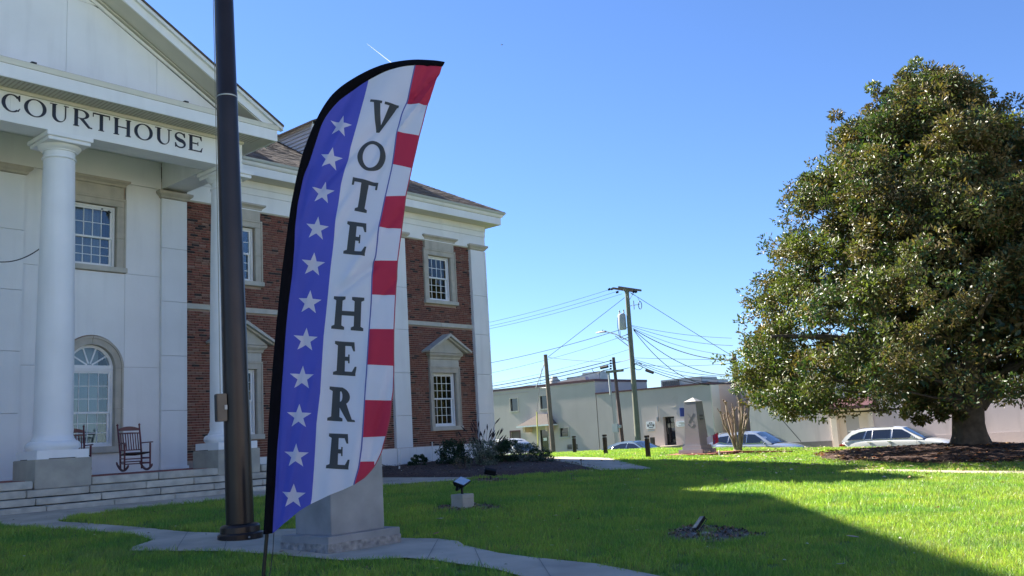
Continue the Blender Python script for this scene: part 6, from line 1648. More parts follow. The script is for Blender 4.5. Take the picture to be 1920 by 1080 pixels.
wagon = dict(paint=M['carwhite'], W=1.80, cat='car', zb=.985, zr=1.47, yb=.845, yr=.62, trimm='chrome',
    st=[(-2.34, .42, .78, .80, .66), (-2.24, .30, .96, .98, .80), (-1.7, .22, .995, 1.0, .89), (-.6, .20, .985, 1.0, .905), (.5, .20, .965, .985, .905), (1.2, .22, .935, .985, .90), (1.65, .25, .87, .935, .885), (2.05, .30, .76, .83, .82), (2.28, .38, .64, .68, .70), (2.36, .44, .54, .56, .56)],
    cab=[(-2.22, .97), (-2.05, 1.18), (-1.80, 1.37), (-1.35, 1.455), (-.7, 1.485), (.0, 1.475), (.30, 1.44), (.75, 1.20), (1.22, .965)],
    side=[[(.93, 1.02), (.62, 1.235), (.36, 1.375), (-.02, 1.40), (-.04, 1.02)], [(-.10, 1.02), (-.09, 1.40), (-.85, 1.395), (-.88, 1.02)], [(-.93, 1.02), (-.90, 1.39), (-1.10, 1.38), (-1.22, 1.02)], [(-1.27, 1.02), (-1.14, 1.38), (-1.45, 1.34), (-1.75, 1.22), (-1.98, 1.02)]],
    ws=((1.17, .995), (.37, 1.415)), rw=((-2.17, 1.04), (-1.88, 1.32)), wheels=(1.42, -1.38), mir=(.86, 1.0), handles=[(-.02 - .12, .90), (-1.0, .905)],
    tail=(-2.33, -2.12, .70, .86), head=(2.02, 2.26, .58, .70), rails=[(-1.55, .12, 1.455, .05)], seams=[-.07, -.95, .98], spoiler=(-2.02, -1.72, 1.385))
car('station_wagon', 'pearl white station wagon with roof rails and dark side windows, left of the magnolia trunk', 41, 13.75, wagon)
suv = dict(paint=M['carsilver'], W=1.88, zb=1.05, zr=1.60, yb=.86, yr=.63, trimm='chrome',
    st=[(-2.38, .45, .80, .84, .68), (-2.28, .34, 1.04, 1.06, .82), (-1.7, .26, 1.08, 1.08, .92), (-.6, .24, 1.05, 1.06, .935), (.5, .24, 1.02, 1.04, .935), (1.15, .26, 1.0, 1.05, .93), (1.65, .30, .94, 1.02, .91), (2.1, .36, .84, .92, .84), (2.34, .42, .70, .76, .72), (2.42, .48, .58, .60, .58)],
    cab=[(-2.22, 1.06), (-2.05, 1.28), (-1.92, 1.47), (-1.4, 1.56), (-.7, 1.605), (-.05, 1.595), (.28, 1.55), (.75, 1.30), (1.20, 1.03)],
    side=[[(.88, 1.07), (.60, 1.30), (.32, 1.47), (-.05, 1.50), (-.09, 1.07)], [(-.15, 1.07), (-.13, 1.50), (-.98, 1.48), (-1.05, 1.10)], [(-1.10, 1.11), (-1.04, 1.475), (-1.50, 1.44), (-1.80, 1.30), (-1.72, 1.22)]],
    ws=((1.14, 1.06), (.36, 1.52)), rw=((-2.18, 1.14), (-1.98, 1.42)), wheels=(1.45, -1.42), mir=(.80, 1.06), handles=[(-.12, .95), (-1.05, .98)],
    tail=(-2.36, -2.08, .86, 1.0), head=(2.02, 2.32, .70, .80), rails=[(-1.6, .05, 1.575, .035)], seams=[-.12, -1.05, .95], spoiler=(-2.14, -1.82, 1.50))
car('small_suv', 'silver blue compact car with slim headlights behind the bare crepe myrtle', 41, 20.45, suv)
sedan = dict(paint=M['carblue'], W=1.82, zb=.97, zr=1.42, yb=.84, yr=.58, trimm='chrome',
    st=[(-2.36, .42, .78, .82, .66), (-2.26, .32, .93, .97, .80), (-1.8, .24, .96, 1.0, .88), (-.8, .22, .955, .97, .90), (.4, .20, .94, .96, .905), (1.1, .22, .91, .96, .90), (1.6, .26, .85, .92, .88), (2.05, .32, .75, .80, .80), (2.3, .40, .62, .66, .68), (2.38, .45, .54, .56, .56)],
    cab=[(-2.0, .975), (-1.55, 1.13), (-1.15, 1.30), (-.8, 1.385), (-.35, 1.43), (.0, 1.425), (.28, 1.38), (.75, 1.15), (1.18, .95)],
    side=[[(.86, 1.0), (.58, 1.19), (.30, 1.32), (-.08, 1.355), (-.12, 1.0)], [(-.18, 1.0), (-.14, 1.355), (-.52, 1.34), (-.95, 1.22), (-1.05, 1.0)], [(-1.10, 1.0), (-1.0, 1.20), (-1.42, 1.03), (-1.42, 1.0)]],
    ws=((1.12, .98), (.36, 1.365)), rw=((-1.85, 1.03), (-1.12, 1.32)), wheels=(1.42, -1.38), mir=(.80, 1.0), handles=[(-.12, .89), (-1.0, .90)],
    tail=(-2.36, -2.10, .76, .88), head=(2.05, 2.28, .60, .70), seams=[-.15, .93])
car('sedan', 'slate blue sedan whose roof and windscreen show above the lawn between two bollards', 41, 27.3, sedan)
van = dict(paint=M['carwhite'], W=1.98, zb=1.18, zr=1.88, yb=.92, yr=.72, trimm='rail',
    st=[(-2.5, .5, .9, .95, .74), (-2.42, .4, 1.15, 1.18, .90), (-1.7, .3, 1.19, 1.2, .98), (-.4, .3, 1.17, 1.18, .99), (.8, .3, 1.15, 1.17, .99), (1.3, .3, 1.12, 1.17, .98), (1.8, .34, 1.06, 1.14, .96), (2.25, .40, .98, 1.04, .90), (2.45, .46, .8, .86, .80), (2.52, .5, .66, .68, .66)],
    cab=[(-2.42, 1.18), (-2.3, 1.5), (-2.1, 1.76), (-1.5, 1.88), (-.6, 1.93), (.1, 1.92), (.5, 1.85), (.9, 1.55), (1.32, 1.16)],
    side=[[(1.0, 1.2), (.72, 1.52), (.48, 1.74), (.02, 1.80), (0, 1.2)], [(-.06, 1.2), (-.04, 1.8), (-.98, 1.79), (-1.0, 1.2)], [(-1.06, 1.2), (-1.04, 1.785), (-1.9, 1.70), (-2.1, 1.5), (-2.2, 1.22)]],
    ws=((1.27, 1.2), (.56, 1.80)), rw=((-2.36, 1.3), (-2.16, 1.66)), wheels=(1.5, -1.5), mir=(.95, 1.2), handles=[(-.1, 1.06), (-1.1, 1.07)],
    tail=(-2.5, -2.3, 1.0, 1.3), head=(2.15, 2.4, .84, .96), rails=[(-1.7, .2, 1.90, .03)], seams=[-.03, -1.03, 1.05])
car('large_suv', 'white large car whose roof shows above the shrubs at the courthouse corner', 41, 36.1, van)

# ------------------------------------------------------------------ commercial buildings across the street
BZ = -1.9
def bthing(label, t, s=50.0): return thing('commercial_building', label, 'building', G(s, t, BZ), ROTZ)
class LB:                                                         # parts given in absolute (s, t, z) of the grid
    def __init__(s, root, s0, t0): s.r, s.s0, s.t0 = root, s0, t0
    def o(s, mb, name, m, parent=None, **k):
        mb.v = [(a - s.s0, b_ - s.t0, c - BZ) for a, b_, c in mb.v]; return mb.obj(name, m, parent or s.r, **k)
def holes_wall(L_, name, m, t0, t1, z0, z1, s0, th, holes):
    b = MB()
    for (a, c, p, q) in split_rects(t0, t1, z0, z1, holes): b.box(s0, s0 + th, a, c, p, q)
    return L_.o(b, name, m)
def bwin(L_, t0, t1, z0, z1, s=50.0, frame='lime2', sill=True, mullion=False):
    b = MB().box(s - .04, s + .12, t0 - .06, t0, z0, z1 + .06).box(s - .04, s + .12, t1, t1 + .06, z0, z1 + .06).box(s - .04, s + .12, t0, t1, z1, z1 + .06)
    w = L_.o(b, 'window', M[frame])
    L_.o(MB().box(s + .08, s + .10, t0, t1, z0, z1), 'pane', M['cardark'], w)
    if mullion: L_.o(MB().box(s + .06, s + .079, t0, t1, (z0 + z1) / 2 - .015, (z0 + z1) / 2 + .015), 'glazing_bar', M['rail'], w)
    if sill: L_.o(MB().box(s - .08, s + .10, t0 - .09, t1 + .09, z0 - .10, z0 - .002), 'sill', M['lime2'], w)
# A: taller block
RA = bthing('taller beige building with maroon edged roof, small square windows and a shingled door canopy', 42); A = LB(RA, 50, 42)
hA = [(43.1, 43.8, 1.88, 2.77), (40.33, 41.0, 1.87, 2.76), (43.1, 43.95, BZ, .42), (40.50, 41.2, -1.7, .40), (38.68, 39.41, -.14, .44), (37.98, 38.92, -1.08, -.70)]
holes_wall(A, 'front_wall', M['beige'], 36.2, 62, BZ, 3.40, 50, .3, hA)
A.o(MB().box(50.301, 56.35, 36.2, 36.45, BZ, 3.40), 'side_wall', M['beige']); A.o(MB().box(50.301, 56.35, 36.46, 62, BZ, 3.2).box(56.351, 56.4, 36.2, 62, BZ, 3.40), 'core', M['dark'])
A.o(MB().box(49.95, 50.33, 36.15, 62, 3.401, 3.56).box(50.331, 56.4, 36.15, 36.48, 3.401, 3.56), 'coping', M['maroon'])
A.o(MB().box(49.96, 49.998, 36.9, 62, 3.33, 3.40), 'flashing', M['pinkmetal']); A.o(MB().box(49.97, 49.998, 42.0, 48.6, 3.12, 3.15), 'conduit', M['pinkmetal'])
A.o(MB().prism([(36.9, 3.561), (39.4, 3.561), (39.0, 3.68), (37.0, 3.78)], 50.0, 50.4, 'x'), 'parapet_patch', M['pinkmetal'])
for h in (hA[0], hA[1], hA[4]): bwin(A, *h, mullion=(h is hA[4]))
A.o(MB().box(50.1, 50.13, 43.1, 43.95, BZ, .42), 'boarded_door', mat('brown_boarded_door', (.17, .125, .115), .8, noise=.1)); A.o(MB().box(49.98, 50.12, 43.02, 43.1, BZ, .50).box(49.98, 50.12, 43.95, 44.03, BZ, .50).box(49.98, 50.12, 43.1, 43.95, .42, .50), 'door_frame', M['maroon'])
d = A.o(MB().box(50.1, 50.13, 40.5, 41.2, -1.7, .40), 'door', M['cardark']); A.o(MB().box(50.02, 50.14, 40.42, 40.5, -1.7, .46).box(50.02, 50.14, 41.2, 41.28, -1.7, .46).box(50.02, 50.14, 40.5, 41.2, .40, .46), 'door_frame', M['rail'], d); A.o(MB().box(50.08, 50.095, 40.7, 41.0, -.35, -.15), 'notice', M['signw'], d)
A.o(MB().box(49.4, 49.99, 40.2, 41.5, BZ, -1.7), 'door_step', M['concrete'])
A.o(MB().box(49.93, 49.995, 40.15, 40.28, -.75, .35).box(49.9, 49.93, 40.13, 40.3, -.9, -.5), 'wall_boxes', M['blackmetal'])
b = MB().add([(49.0, 39.62, .76), (49.0, 42.48, .76), (50, 42.48, .76), (50, 39.62, .76), (49.85, 40.35, 1.50), (49.85, 41.15, 1.50), (50, 41.15, 1.50), (50, 40.35, 1.50)], [(0, 1, 5, 4), (1, 2, 6, 5), (3, 0, 4, 7), (0, 3, 2, 1), (4, 5, 6, 7)])
cn = A.o(b, 'canopy', mat('canopy_shingles', (.13, .11, .10), .95, noise=.3, nscale=12)); A.o(MB().box(48.98, 49.0, 39.60, 42.5, .66, .758).box(49.0, 49.99, 39.6, 39.62, .66, .758).box(49.0, 49.99, 42.48, 42.5, .66, .758), 'canopy_fascia', M['trim'], cn)
A.o(MB().box(49.2, 49.98, 41.9, 42.1, .3, .66).box(49.2, 49.98, 39.9, 40.05, .3, .66), 'canopy_bracket', M['peach'], cn)
vt = A.o(MB().box(49.985, 50.02, 37.98, 38.92, -1.08, -1.04).box(49.985, 50.02, 38.43, 38.47, -1.04, -.70), 'wall_vent', M['beige'])
for k in range(4):
    for a, c in ((37.98, 38.43), (38.47, 38.92)): A.o(MB().box(50.0, 50.05, a, c, -1.03 + k * .085, -1.03 + k * .085 + .028), 'louvre', M['beige'], vt)
A.o(MB().box(50.1, 50.12, 37.9, 39.0, -1.1, -.6), 'vent_back', M['dark'], vt)
for nm, a, c, z0, z1, s_ in (('roof_unit', 38.0, 39.7, 3.56, 3.98, 51.5), ('roof_unit', 36.6, 38.1, 3.56, 4.15, 51.2)): A.o(MB().box(s_, s_ + 1, a, c, z0, z1), nm, M['galv'], bevel=.03)
A.o(MB().lathe([(.45, 3.3), (.42, 3.75), (.22, 4.0), (.2, 4.1), (.0, 4.12)], 51, 40.4, 12), 'roof_vent', M['lime2'], smooth=40)
# B: lower block with the corner
RBd = bthing('lower beige building with a dark glazed doorway, lettered signs and a peach side wall', 31.5); B = LB(RBd, 50, 31.5)
hB = [(30.30, 31.12, -1.04, .72)]
holes_wall(B, 'front_wall', M['beige'], 27.6, 36.14, BZ, 2.52, 50, .45, hB)
B.o(MB().box(50.002, 51.0, 27.55, 27.599, BZ, 2.50), 'side_strip', M['cream']); B.o(MB().box(51.0, 60, 27.55, 27.599, BZ, 2.50), 'side_wall', M['peach'])
B.o(MB().box(50.46, 60, 27.6, 36.1, BZ, 2.3), 'core', M['dark'])
B.o(MB().box(49.95, 50.35, 27.5, 36.19, 2.521, 2.62).box(50.351, 60, 27.5, 27.9, 2.501, 2.60), 'coping', M['maroon'])
for a in (32.9, 34.9): B.o(MB().box(49.992, 50.0, a, a + .012, BZ, 2.5), 'wall_joint', M['carve'])
d = B.o(MB().box(50.36, 50.40, 30.30, 31.12, -1.04, .72), 'glazed_door', M['cardark']); B.o(MB().box(50.3, 50.42, 30.30, 30.37, -1.04, .72).box(50.3, 50.42, 31.05, 31.12, -1.04, .72).box(50.3, 50.42, 30.37, 31.05, .62, .72).box(50.3, 50.42, 30.37, 31.05, -1.04, -.9), 'door_frame', M['blackmetal'], d)
B.o(MB().box(50.34, 50.352, 30.84, 31.02, .05, .30).box(50.34, 50.352, 30.55, 30.76, .02, .32), 'door_notice', M['kerb'], d); B.o(MB().box(50.28, 50.299, 31.0, 31.02, -.35, .05), 'door_pull', M['chrome'], d)
B.o(MB().box(48.6, 49.99, 29.8, 32.3, BZ, -1.06), 'door_platform', M['concrete'], bevel=.02); B.o(MB().box(48.2, 48.59, 30.2, 32.0, BZ, -1.25), 'door_step', M['concrete'], bevel=.02)
B.o(MB().box(49.96, 49.995, 31.41, 31.45, .75, 1.42), 'lamp_pipe', M['galv']); B.o(MB().box(49.82, 49.995, 31.38, 31.5, .45, .75), 'wall_lamp', M['galv'], bevel=.03)
u = B.o(MB().box(51.5, 53.5, 28.95, 32.0, 2.3, 3.12), 'air_handler', M['galv'], bevel=.03)
for k in range(9): B.o(MB().box(51.47, 51.5, 30.6 + k * .145, 30.6 + k * .145 + .1, 2.7, 3.02), 'grille_bar', M['rail'], u)
B.o(MB().box(51.6, 53.0, 27.9, 28.7, 2.3, 2.82), 'roof_duct', M['galv'], bevel=.03)
b = MB(); r = random.Random(6)
for (a, z, c, z2) in ((29.9, 1.3, 30.5, 1.3), (30.1, .8, 30.1, 1.9), (29.95, .7, 29.95, 2.0), (29.8, .7, 29.8, 1.8), (30.4, 1.7, 30.1, 1.95)): b.tube([(49.998, a, z), (49.998, c, z2)], .008, 4)
B.o(b, 'wall_scar', M['lime'])
# signs hung on B
def sgn(label, t0, t1, z0, z1, m, oval=False, thick=.04, s=49.94):
    t = thing('wall_sign', label, 'sign', G(s, (t0 + t1) / 2, (z0 + z1) / 2), ROTZ); w, h = (t1 - t0) / 2, (z1 - z0) / 2
    q = [(w * math.cos(a) if not oval else w * abs(math.cos(a)) ** .45 * (1 if math.cos(a) > 0 else -1), h * math.sin(a) if not oval else h * abs(math.sin(a)) ** .6 * (1 if math.sin(a) > 0 else -1)) for a in np.linspace(0, 2 * math.pi, 25)[:-1]]
    if not oval: q = [(-w, -h), (w, -h), (w, h), (-w, h)]
    MB().prism(q, -thick / 2, thick / 2, 'x').obj('board', m, t, bevel=.004); return t
t = sgn('white rectangular sign with dark paw marks and lettering left of the dark doorway', 31.68, 32.34, .03, .50, M['signw'])
b = MB()
for y in (-.20, .20):
    for (dy, dz, rr_) in ((0, -.04, .062), (-.05, .04, .022), (0, .055, .022), (.05, .04, .022)): b.prism([(y + dy + rr_ * math.cos(a), dz + rr_ * math.sin(a)) for a in np.linspace(0, 6.28, 11)[:-1]], -.027, -.0215, 'x')
b.obj('paw_marks', M['signb'], t)
def sign_text(t, txt, x0, x1, z0, z1, flip=1):
    n = len(txt); w = (x1 - x0) / n
    for i, ch in enumerate(txt):
        if ch == ' ': continue
        gl = glyph(ch, .24, .18, .03, .12); vs, fs = fill_glyph(gl)
        MB().add([(-.024, x1 - w * (i + .08) - v.x * w * .82, z1 - v.y * (z1 - z0)) for v in vs], [tuple(f) for f in fs]).obj('lettering', M['signb'], t, recalc=False)
b = MB()
for k, (a, c) in enumerate(((-.12, -.02), (.02, .12))): b.box(-.0245, -.0215, a, c, .10, .17)
b.box(-.0245, -.0215, -.18, .15, -.17, -.13).box(-.0245, -.0215, -.11, .11, -.02, .01).box(-.0245, -.0215, -.09, .10, .04, .07); b.obj('lettering_rows', M['signb'], t)
sgn('small grey plate under the white paw sign', 31.76, 32.26, -.12, -.04, M['galv'])
t = sgn('white oval sign with grey lettering right of the dark doorway', 29.46, 30.16, .05, .41, M['signw'], oval=True)
MB().box(-.0245, -.0215, -.24, .12, .03, .08).box(-.0245, -.0215, -.27, .0, -.03, .0).box(-.0245, -.0215, -.2, .2, -.11, -.085).obj('lettering_rows', M['kerb'], t)
t = thing('projecting_sign', 'narrow blue sign projecting from the wall just left of the obelisk top', 'sign', G(49.7, 29.5, .93), ROTZ)
MB().box(-.25, .25, -.03, .03, -.26, .26).obj('board', M['blue'], t, bevel=.006); MB().box(.25, .3, -.012, .012, .1, .13).box(.25, .3, -.012, .012, -.13, -.1).obj('bracket', M['blackmetal'], t)
# C: long wall to the right
RCd = bthing('long grey stained building with a maroon awning over a pale door, behind the magnolia', 14); C = LB(RCd, 50, 14)
hC = [(18.0, 20.3, BZ, .45)]
holes_wall(C, 'front_wall', M['beige2'], -30, 25.2, BZ, 2.25, 50, .3, hC)
C.o(MB().box(50.6, 60, -30, 25.2, BZ, 2.2), 'core', M['dark']); C.o(MB().box(50.301, 60, 25.0, 25.19, BZ, 2.24), 'side_wall', M['beige2']); C.o(MB().box(49.95, 50.35, -30, 25.25, 2.251, 2.36), 'coping', M['maroon'])
C.o(MB().box(50.28, 50.31, 17.99, 18.9, BZ, .45).box(50.28, 50.31, 19.62, 20.31, BZ, .45).box(50.28, 50.31, 18.9, 19.62, .14, .45), 'entrance_wall', M['cream'])
C.o(MB().box(49.9, 50.27, 20.0, 20.299, BZ, .449).box(49.9, 50.27, 18.001, 18.25, BZ, .449), 'entrance_pier', M['cream'])
d = C.o(MB().box(50.285, 50.32, 18.9, 19.62, BZ, .139), 'door', mat('pale_grey_door', (.42, .42, .40), .6)); C.o(MB().box(50.25, 50.284, 19.50, 19.54, -1.0, -.95).box(50.25, 50.284, 19.50, 19.54, -.8, -.76), 'door_lock', M['rail'], d)
b = MB().add([(49.2, 17.75, .47), (49.2, 20.75, .47), (50, 20.75, .47), (50, 17.75, .47), (49.2, 17.75, .62), (49.2, 20.75, .62), (50, 20.75, 1.05), (50, 17.75, 1.05)], [(0, 1, 5, 4), (4, 5, 6, 7), (1, 2, 6, 5), (3, 0, 4, 7), (0, 3, 2, 1)])
C.o(b, 'awning', M['maroon'])
C.o(MB().box(49.97, 50.0, -30, 17.9, BZ, -1.15), 'wall_base', M['beige'])
C.o(MB().box(49.97, 50.0, 20.4, 25.2, BZ, -1.2), 'wall_base', mat('dark_wall_base', (.20, .185, .18), .9, noise=.2, nscale=2))

# ------------------------------------------------------------------ utility poles and overhead wires
PS = 47.5
def pol(label, top, botx, m, r0, r1, group='utility poles along the street'):
    tt_, zt = on_s(*top, PS); tb2, zb2 = on_s(*botx, PS); loc = G(PS, tb2, -1.874)
    t = thing('utility_pole', label, 'utility pole', loc, ROTZ, group)
    h = zt + 1.874; dx = tt_ - tb2
    MB().tube([(0, 0, -.3), (0, dx * .5, h * .5), (0, dx, h)], [r0, (r0 + r1) / 2, r1], 14).obj('shaft', m, t, smooth=50)
    return t, h, dx, tb2
def pp(px, py, s=PS): t_, z_ = on_s(px, py, s); return G(s, t_, z_)
PA, hA_, dA, tA = pol('weathered brown utility pole left of the low window, with a bracket near its top', (1022.5, 665), (1038, 850), M['wood'], .17, .13)
b = MB(); b.tube([(0, dA + .0, hA_ - .35), (0, dA + 1.0, hA_ - 2.15), (0, dA + .0, hA_ - 2.2)], .03, 6); b.obj('bracket', M['galv'], PA)
PB, hB_, dB, tB = pol('tallest green tinted utility pole with transformer, double crossarm and street lamp arm', (1175, 541), (1197, 836), M['woodg'], .19, .13)
arm = MB().box(-1.25, 1.20, dB + .13, dB + .23, hB_ - .12, hB_ + .0).obj('crossarm', M['wood'], PB, bevel=.01); MB().box(-1.15, 1.35, dB - .23, dB - .13, hB_ - .10, hB_ + .02).obj('crossarm', M['wood'], PB, bevel=.01)
MB().tube([(.65, dB - .17, hB_ - .1), (.0, dB - .12, hB_ - .75)], .02, 5).tube([(-.65, dB - .17, hB_ - .1), (0, dB - .12, hB_ - .75)], .02, 5).obj('arm_brace', M['galv'], PB)
for x_i, y, z in ((-1.15, .5, -.06), (-1.1, .32, -.06), (-.45, .4, -.2), (.35, -.3, -.22), (.6, -.3, -.2)): MB().lathe([(.0, -.10), (.07, -.09), (.04, -.05), (.08, -.03), (.04, .0), (.08, .03), (.03, .06), (.0, .1)], 0, 0, 10, cap=False).obj('insulator', M['blackmetal'], PB, loc=(x_i, dB + y, hB_ + z), rot=(1.3, 0, 0), smooth=40)
tr_ = MB().lathe([(.0, 0), (.22, 0), (.24, .04), (.24, .90), (.22, .96), (.17, 1.0), (.0, 1.02)], 0, 0, 24, cap=False).obj('transformer', M['greypaint'], PB, loc=(-.15, dB * .8 + .42, hB_ - 2.55), smooth=40)
MB().lathe([(.03, 1.0), (.05, 1.08), (.03, 1.12), (.045, 1.18), (.02, 1.24)], -.08, .08, 8).lathe([(.03, 1.0), (.05, 1.08), (.03, 1.12), (.045, 1.18), (.02, 1.26)], .08, -.12, 8).obj('bushing', M['rail'], tr_)
MB().tube([(0, .3, .8), (0, .36, .2), (0, .28, -.4), (0, .1, -.62), (.1, -.35, -.5)], .02, 5).tube([(0, .22, -.02), (0, .2, -.45), (.1, -.3, -.3)], .02, 5).obj('drop_lead', M['wire'], tr_)
cz_ = hB_ - 1.15
MB().tube([(-.1, dB - .1, cz_), (-.1, dB - .95, cz_ + .02)], .02, 5).tube([(-.1, dB - .5, cz_ + .3), (-.1, dB - .5, cz_ - .25)], .03, 6).obj('cutout_arm', M['galv'], PB)
b = MB(); b.tube([(-.1, dB - .95 + .12 * math.cos(a), cz_ - .05 + .24 * math.sin(a)) for a in np.linspace(0, 6.28, 14)], .025, 5); b.tube([(-.1, dB - .95, cz_ + .18), (-.1, dB - .8, cz_ + .5), (-.1, dB - .4, cz_ + .75), (-.1, dB - .15, cz_ + .95)], .012, 4); b.obj('cutout_ring', M['rail'], PB)
lt_, lz_ = on_s(1128, 622.5, PS); at_, az_ = on_s(1180, 640, PS); a2_, a2z = on_s(1181, 651, PS)
hh0 = -(-1.874)
b = MB(); b.tube([(0, at_ - tB, az_ + hh0), (0, (at_ * .55 + lt_ * .45) - tB, (az_ * .35 + lz_ * .65) + hh0), (0, lt_ - tB - .3, lz_ + hh0)], .035, 7); b.tube([(0, a2_ - tB, a2z + hh0), (0, (at_ * .5 + lt_ * .5) - tB, (az_ * .45 + lz_ * .55) + hh0)], .025, 6); b.obj('lamp_arm', M['galv'], PB, smooth=50)
MB().add([(-.14, -.35, -.06), (.14, -.35, -.06), (.10, .42, -.04), (-.10, .42, -.04), (-.12, -.3, .06), (.12, -.3, .06), (.06, .4, .02), (-.06, .4, .02)], [(0, 3, 2, 1), (4, 5, 6, 7), (0, 1, 5, 4), (1, 2, 6, 5), (2, 3, 7, 6), (3, 0, 4, 7)]).obj('street_lamp_head', M['greypaint'], PB, loc=(0, lt_ - tB, lz_ + hh0), bevel=.02)
MB().lathe([(.03, .05), (.035, .12), (.0, .13)], 0, -.1, 8).obj('photocell', M['blackmetal'], PB, loc=(0, lt_ - tB, lz_ + hh0))
PC, hC_, dC, tC = pol('thin red brown utility pole with a grey meter box, left of the tall green pole', (1150, 670), (1170, 850), M['woodr'], .13, .10)
mt, mzz = on_s(1158, 802, PS)
MB().box(-.30, -.14, -.22, .22, -.28, .25).box(-.28, -.14, -.42, -.22, -.02, .16).obj('meter_box', M['greypaint'], PC, loc=(0, mt - tC, mzz + hh0), bevel=.02)
MB().box(-.15, .15, -.6, .55, -.14, .0).obj('bracket', M['woodg'], PC, loc=(0, on_s(1152, 695, PS)[0] - tC, on_s(1152, 694, PS)[1] + hh0)); MB().tube([(-.05, .42, -.1), (-.05, .38, -1.5)], .07, 8).obj('riser', M['greypaint'], PC, loc=(0, on_s(1152, 695, PS)[0] - tC, on_s(1152, 694, PS)[1] + hh0))
for k in range(4): MB().lathe([(.0, -.06), (.07, -.05), (.07, .05), (.0, .06)], 0, 0, 8, cap=False).obj('insulator', M['blackmetal'], PC, loc=(-.1, on_s(1150, 680 + k * 5, PS)[0] - tC + .12, on_s(1150, 676 + k * 5, PS)[1] + hh0))
PD, hD_, dD, tD = pol('grey brown utility pole partly hidden by the left edge of the magnolia', (1376, 663), (1395, 835), M['galv'] if False else M['wood'], .15, .12)
t = thing('guy_wire', 'guy wire with a pale yellow guard anchored at the brown pole', 'wire', pp(1009, 838, 47.2))
p0 = pp(1006.5, 772, 47.2); p1 = pp(1009, 838, 47.2); MB().tube([p0 - p1, Vector((0, 0, 0))], .045, 8).obj('yellow_guard', M['yellow'], t); MB().tube([p0 - p1, pp(1016, 690, 47.4) - p1], .012, 4).obj('strand', M['wire'], t)
t = thing('guy_wire', 'slanting guy wire in front of the grey wall right of the silver car', 'wire', pp(1502, 828, 47.2)); p1 = pp(1502, 828, 47.2); MB().tube([pp(1420, 735, 47.4) - p1, pp(1462, 782, 47.3) - p1, Vector((0, 0, 0))], .022, 5).obj('strand', M['wire'], t)
def wire(a, c, sag, r_, label, s0=PS, s1=PS, n=16, cat='wire'):
    P0, P1 = pp(*a, s0), pp(*c, s1); loc = P0; pts = []
    for i in range(n + 1):
        u = i / n; p = P0.lerp(P1, u); p.z -= 4 * sag * u * (1 - u); pts.append(p - loc)
    o = MB().tube(pts, r_ * .8, 5).obj('overhead_wire', M['wire'], None, loc=loc, smooth=60); tagp(o, label, cat, 'overhead wires along the street'); return o
def ext(a, b_, x):                                  # straight continuation to another image column
    return (x, a[1] + (b_[1] - a[1]) * (x - a[0]) / (b_[0] - a[0]))
hi = 'fine high wire from the tall pole crossarm to behind the courthouse, '
wire((1141, 543.5), ext((1141, 543.5), (918, 598), 800), .25, .014, hi + 'uppermost of three', PS - .1, PS)
wire((1161, 545), ext((1161, 545), (918, 604), 800), .3, .014, hi + 'middle one')
wire((1166, 551), ext((1166, 551), (918, 609), 800), .3, .014, hi + 'lowest of three')
wire((1171, 558), (1028, 669), .0, .020, 'straight span dropping steeply from the tall pole to the top of the brown pole')
wire((1183, 549), (1374, 668), .02, .020, 'straight wire slanting from the tall pole crossarm down to the pole by the magnolia')
wire((1176, 614), ext((1176, 614), (918, 672), 800), .35, .022, 'wire running left from below the transformer to behind the courthouse')
wire((1178, 627), ext((1178, 627), (918, 690), 800), .4, .012, 'faint glinting wire just under the street lamp arm')
wire((1180, 655), ext((1180, 655), (918, 710), 800), .4, .010, 'very faint low wire left of the tall pole')
wire((1146, 676), ext((1146, 676), (918, 718.5), 800), .25, .032, 'thick upper cable bundle from the thin pole past the brown pole')
wire((1148, 681), ext((1148, 681), (918, 721.5), 800), .35, .030, 'second thick cable just below the upper bundle')
wire((1146, 692), ext((1146, 692), (918, 727.5), 800), .25, .024, 'lowest thick cable left of the thin pole')
wire((1028, 670), (1130, 678), .06, .016, 'short wire from the top of the brown pole towards the thin pole')
wire((1184, 610), (1372, 634), .15, .014, 'topmost wire of the fan right of the tall pole')
wire((1185, 612), (1374, 648), .25, .016, 'second wire of the fan right of the tall pole')
wire((1186, 615), (1376, 667), .30, .014, 'third and faint wire of the fan right of the tall pole')
wire((1188, 617), (1374, 676), .45, .030, 'thick sagging cable of the fan ending at the pole by the magnolia')
wire((1188, 618), (1375, 703), .75, .026, 'deep sagging cable just under the thick one')
wire((1188, 619), (1376, 713), 1.35, .026, 'deepest sagging cable of the fan')
wire((1188, 671), (1374, 674.5), .02, .014, 'nearly level wire right of the tall pole, upper of two')
wire((1190, 684), (1374, 681), .12, .014, 'nearly level wire right of the tall pole, lower of two')
wire((1188, 673), (1376, 706), .25, .018, 'cable sagging right over the air handler, upper one')
wire((1188, 675), (1376, 711), .35, .018, 'cable sagging right over the air handler, second one')
wire((1188, 677), (1376, 717), .40, .020, 'cable sagging right over the air handler, third one')
wire((1190, 681), (1330, 722), .25, .026, 'thick cable dropping right to the roof of the lower building', PS, 50)
wire((1150, 680), (1184, 672), .05, .024, 'short thick cable between the thin pole and the tall pole, upper')
wire((1152, 694), (1184, 688), .04, .024, 'short thick cable between the thin pole and the tall pole, lower')
def splice(a, c, label):
    P0, P1 = pp(*a, PS - .15), pp(*c, PS - .15); o = MB().tube([Vector((0, 0, 0)), P1 - P0], .09, 10).obj('splice_case', M['blackmetal'], None, loc=P0, bevel=.01); tagp(o, label, 'cable splice', 'splice cases on the cables')
splice((1126, 690), (1140, 687), 'black splice case on the cable left of the thin pole'); splice((1211, 694), (1225, 699), 'black splice case on the cable right of the tall pole')
b = MB(); b0 = pp(1118, 693, PS - .1)
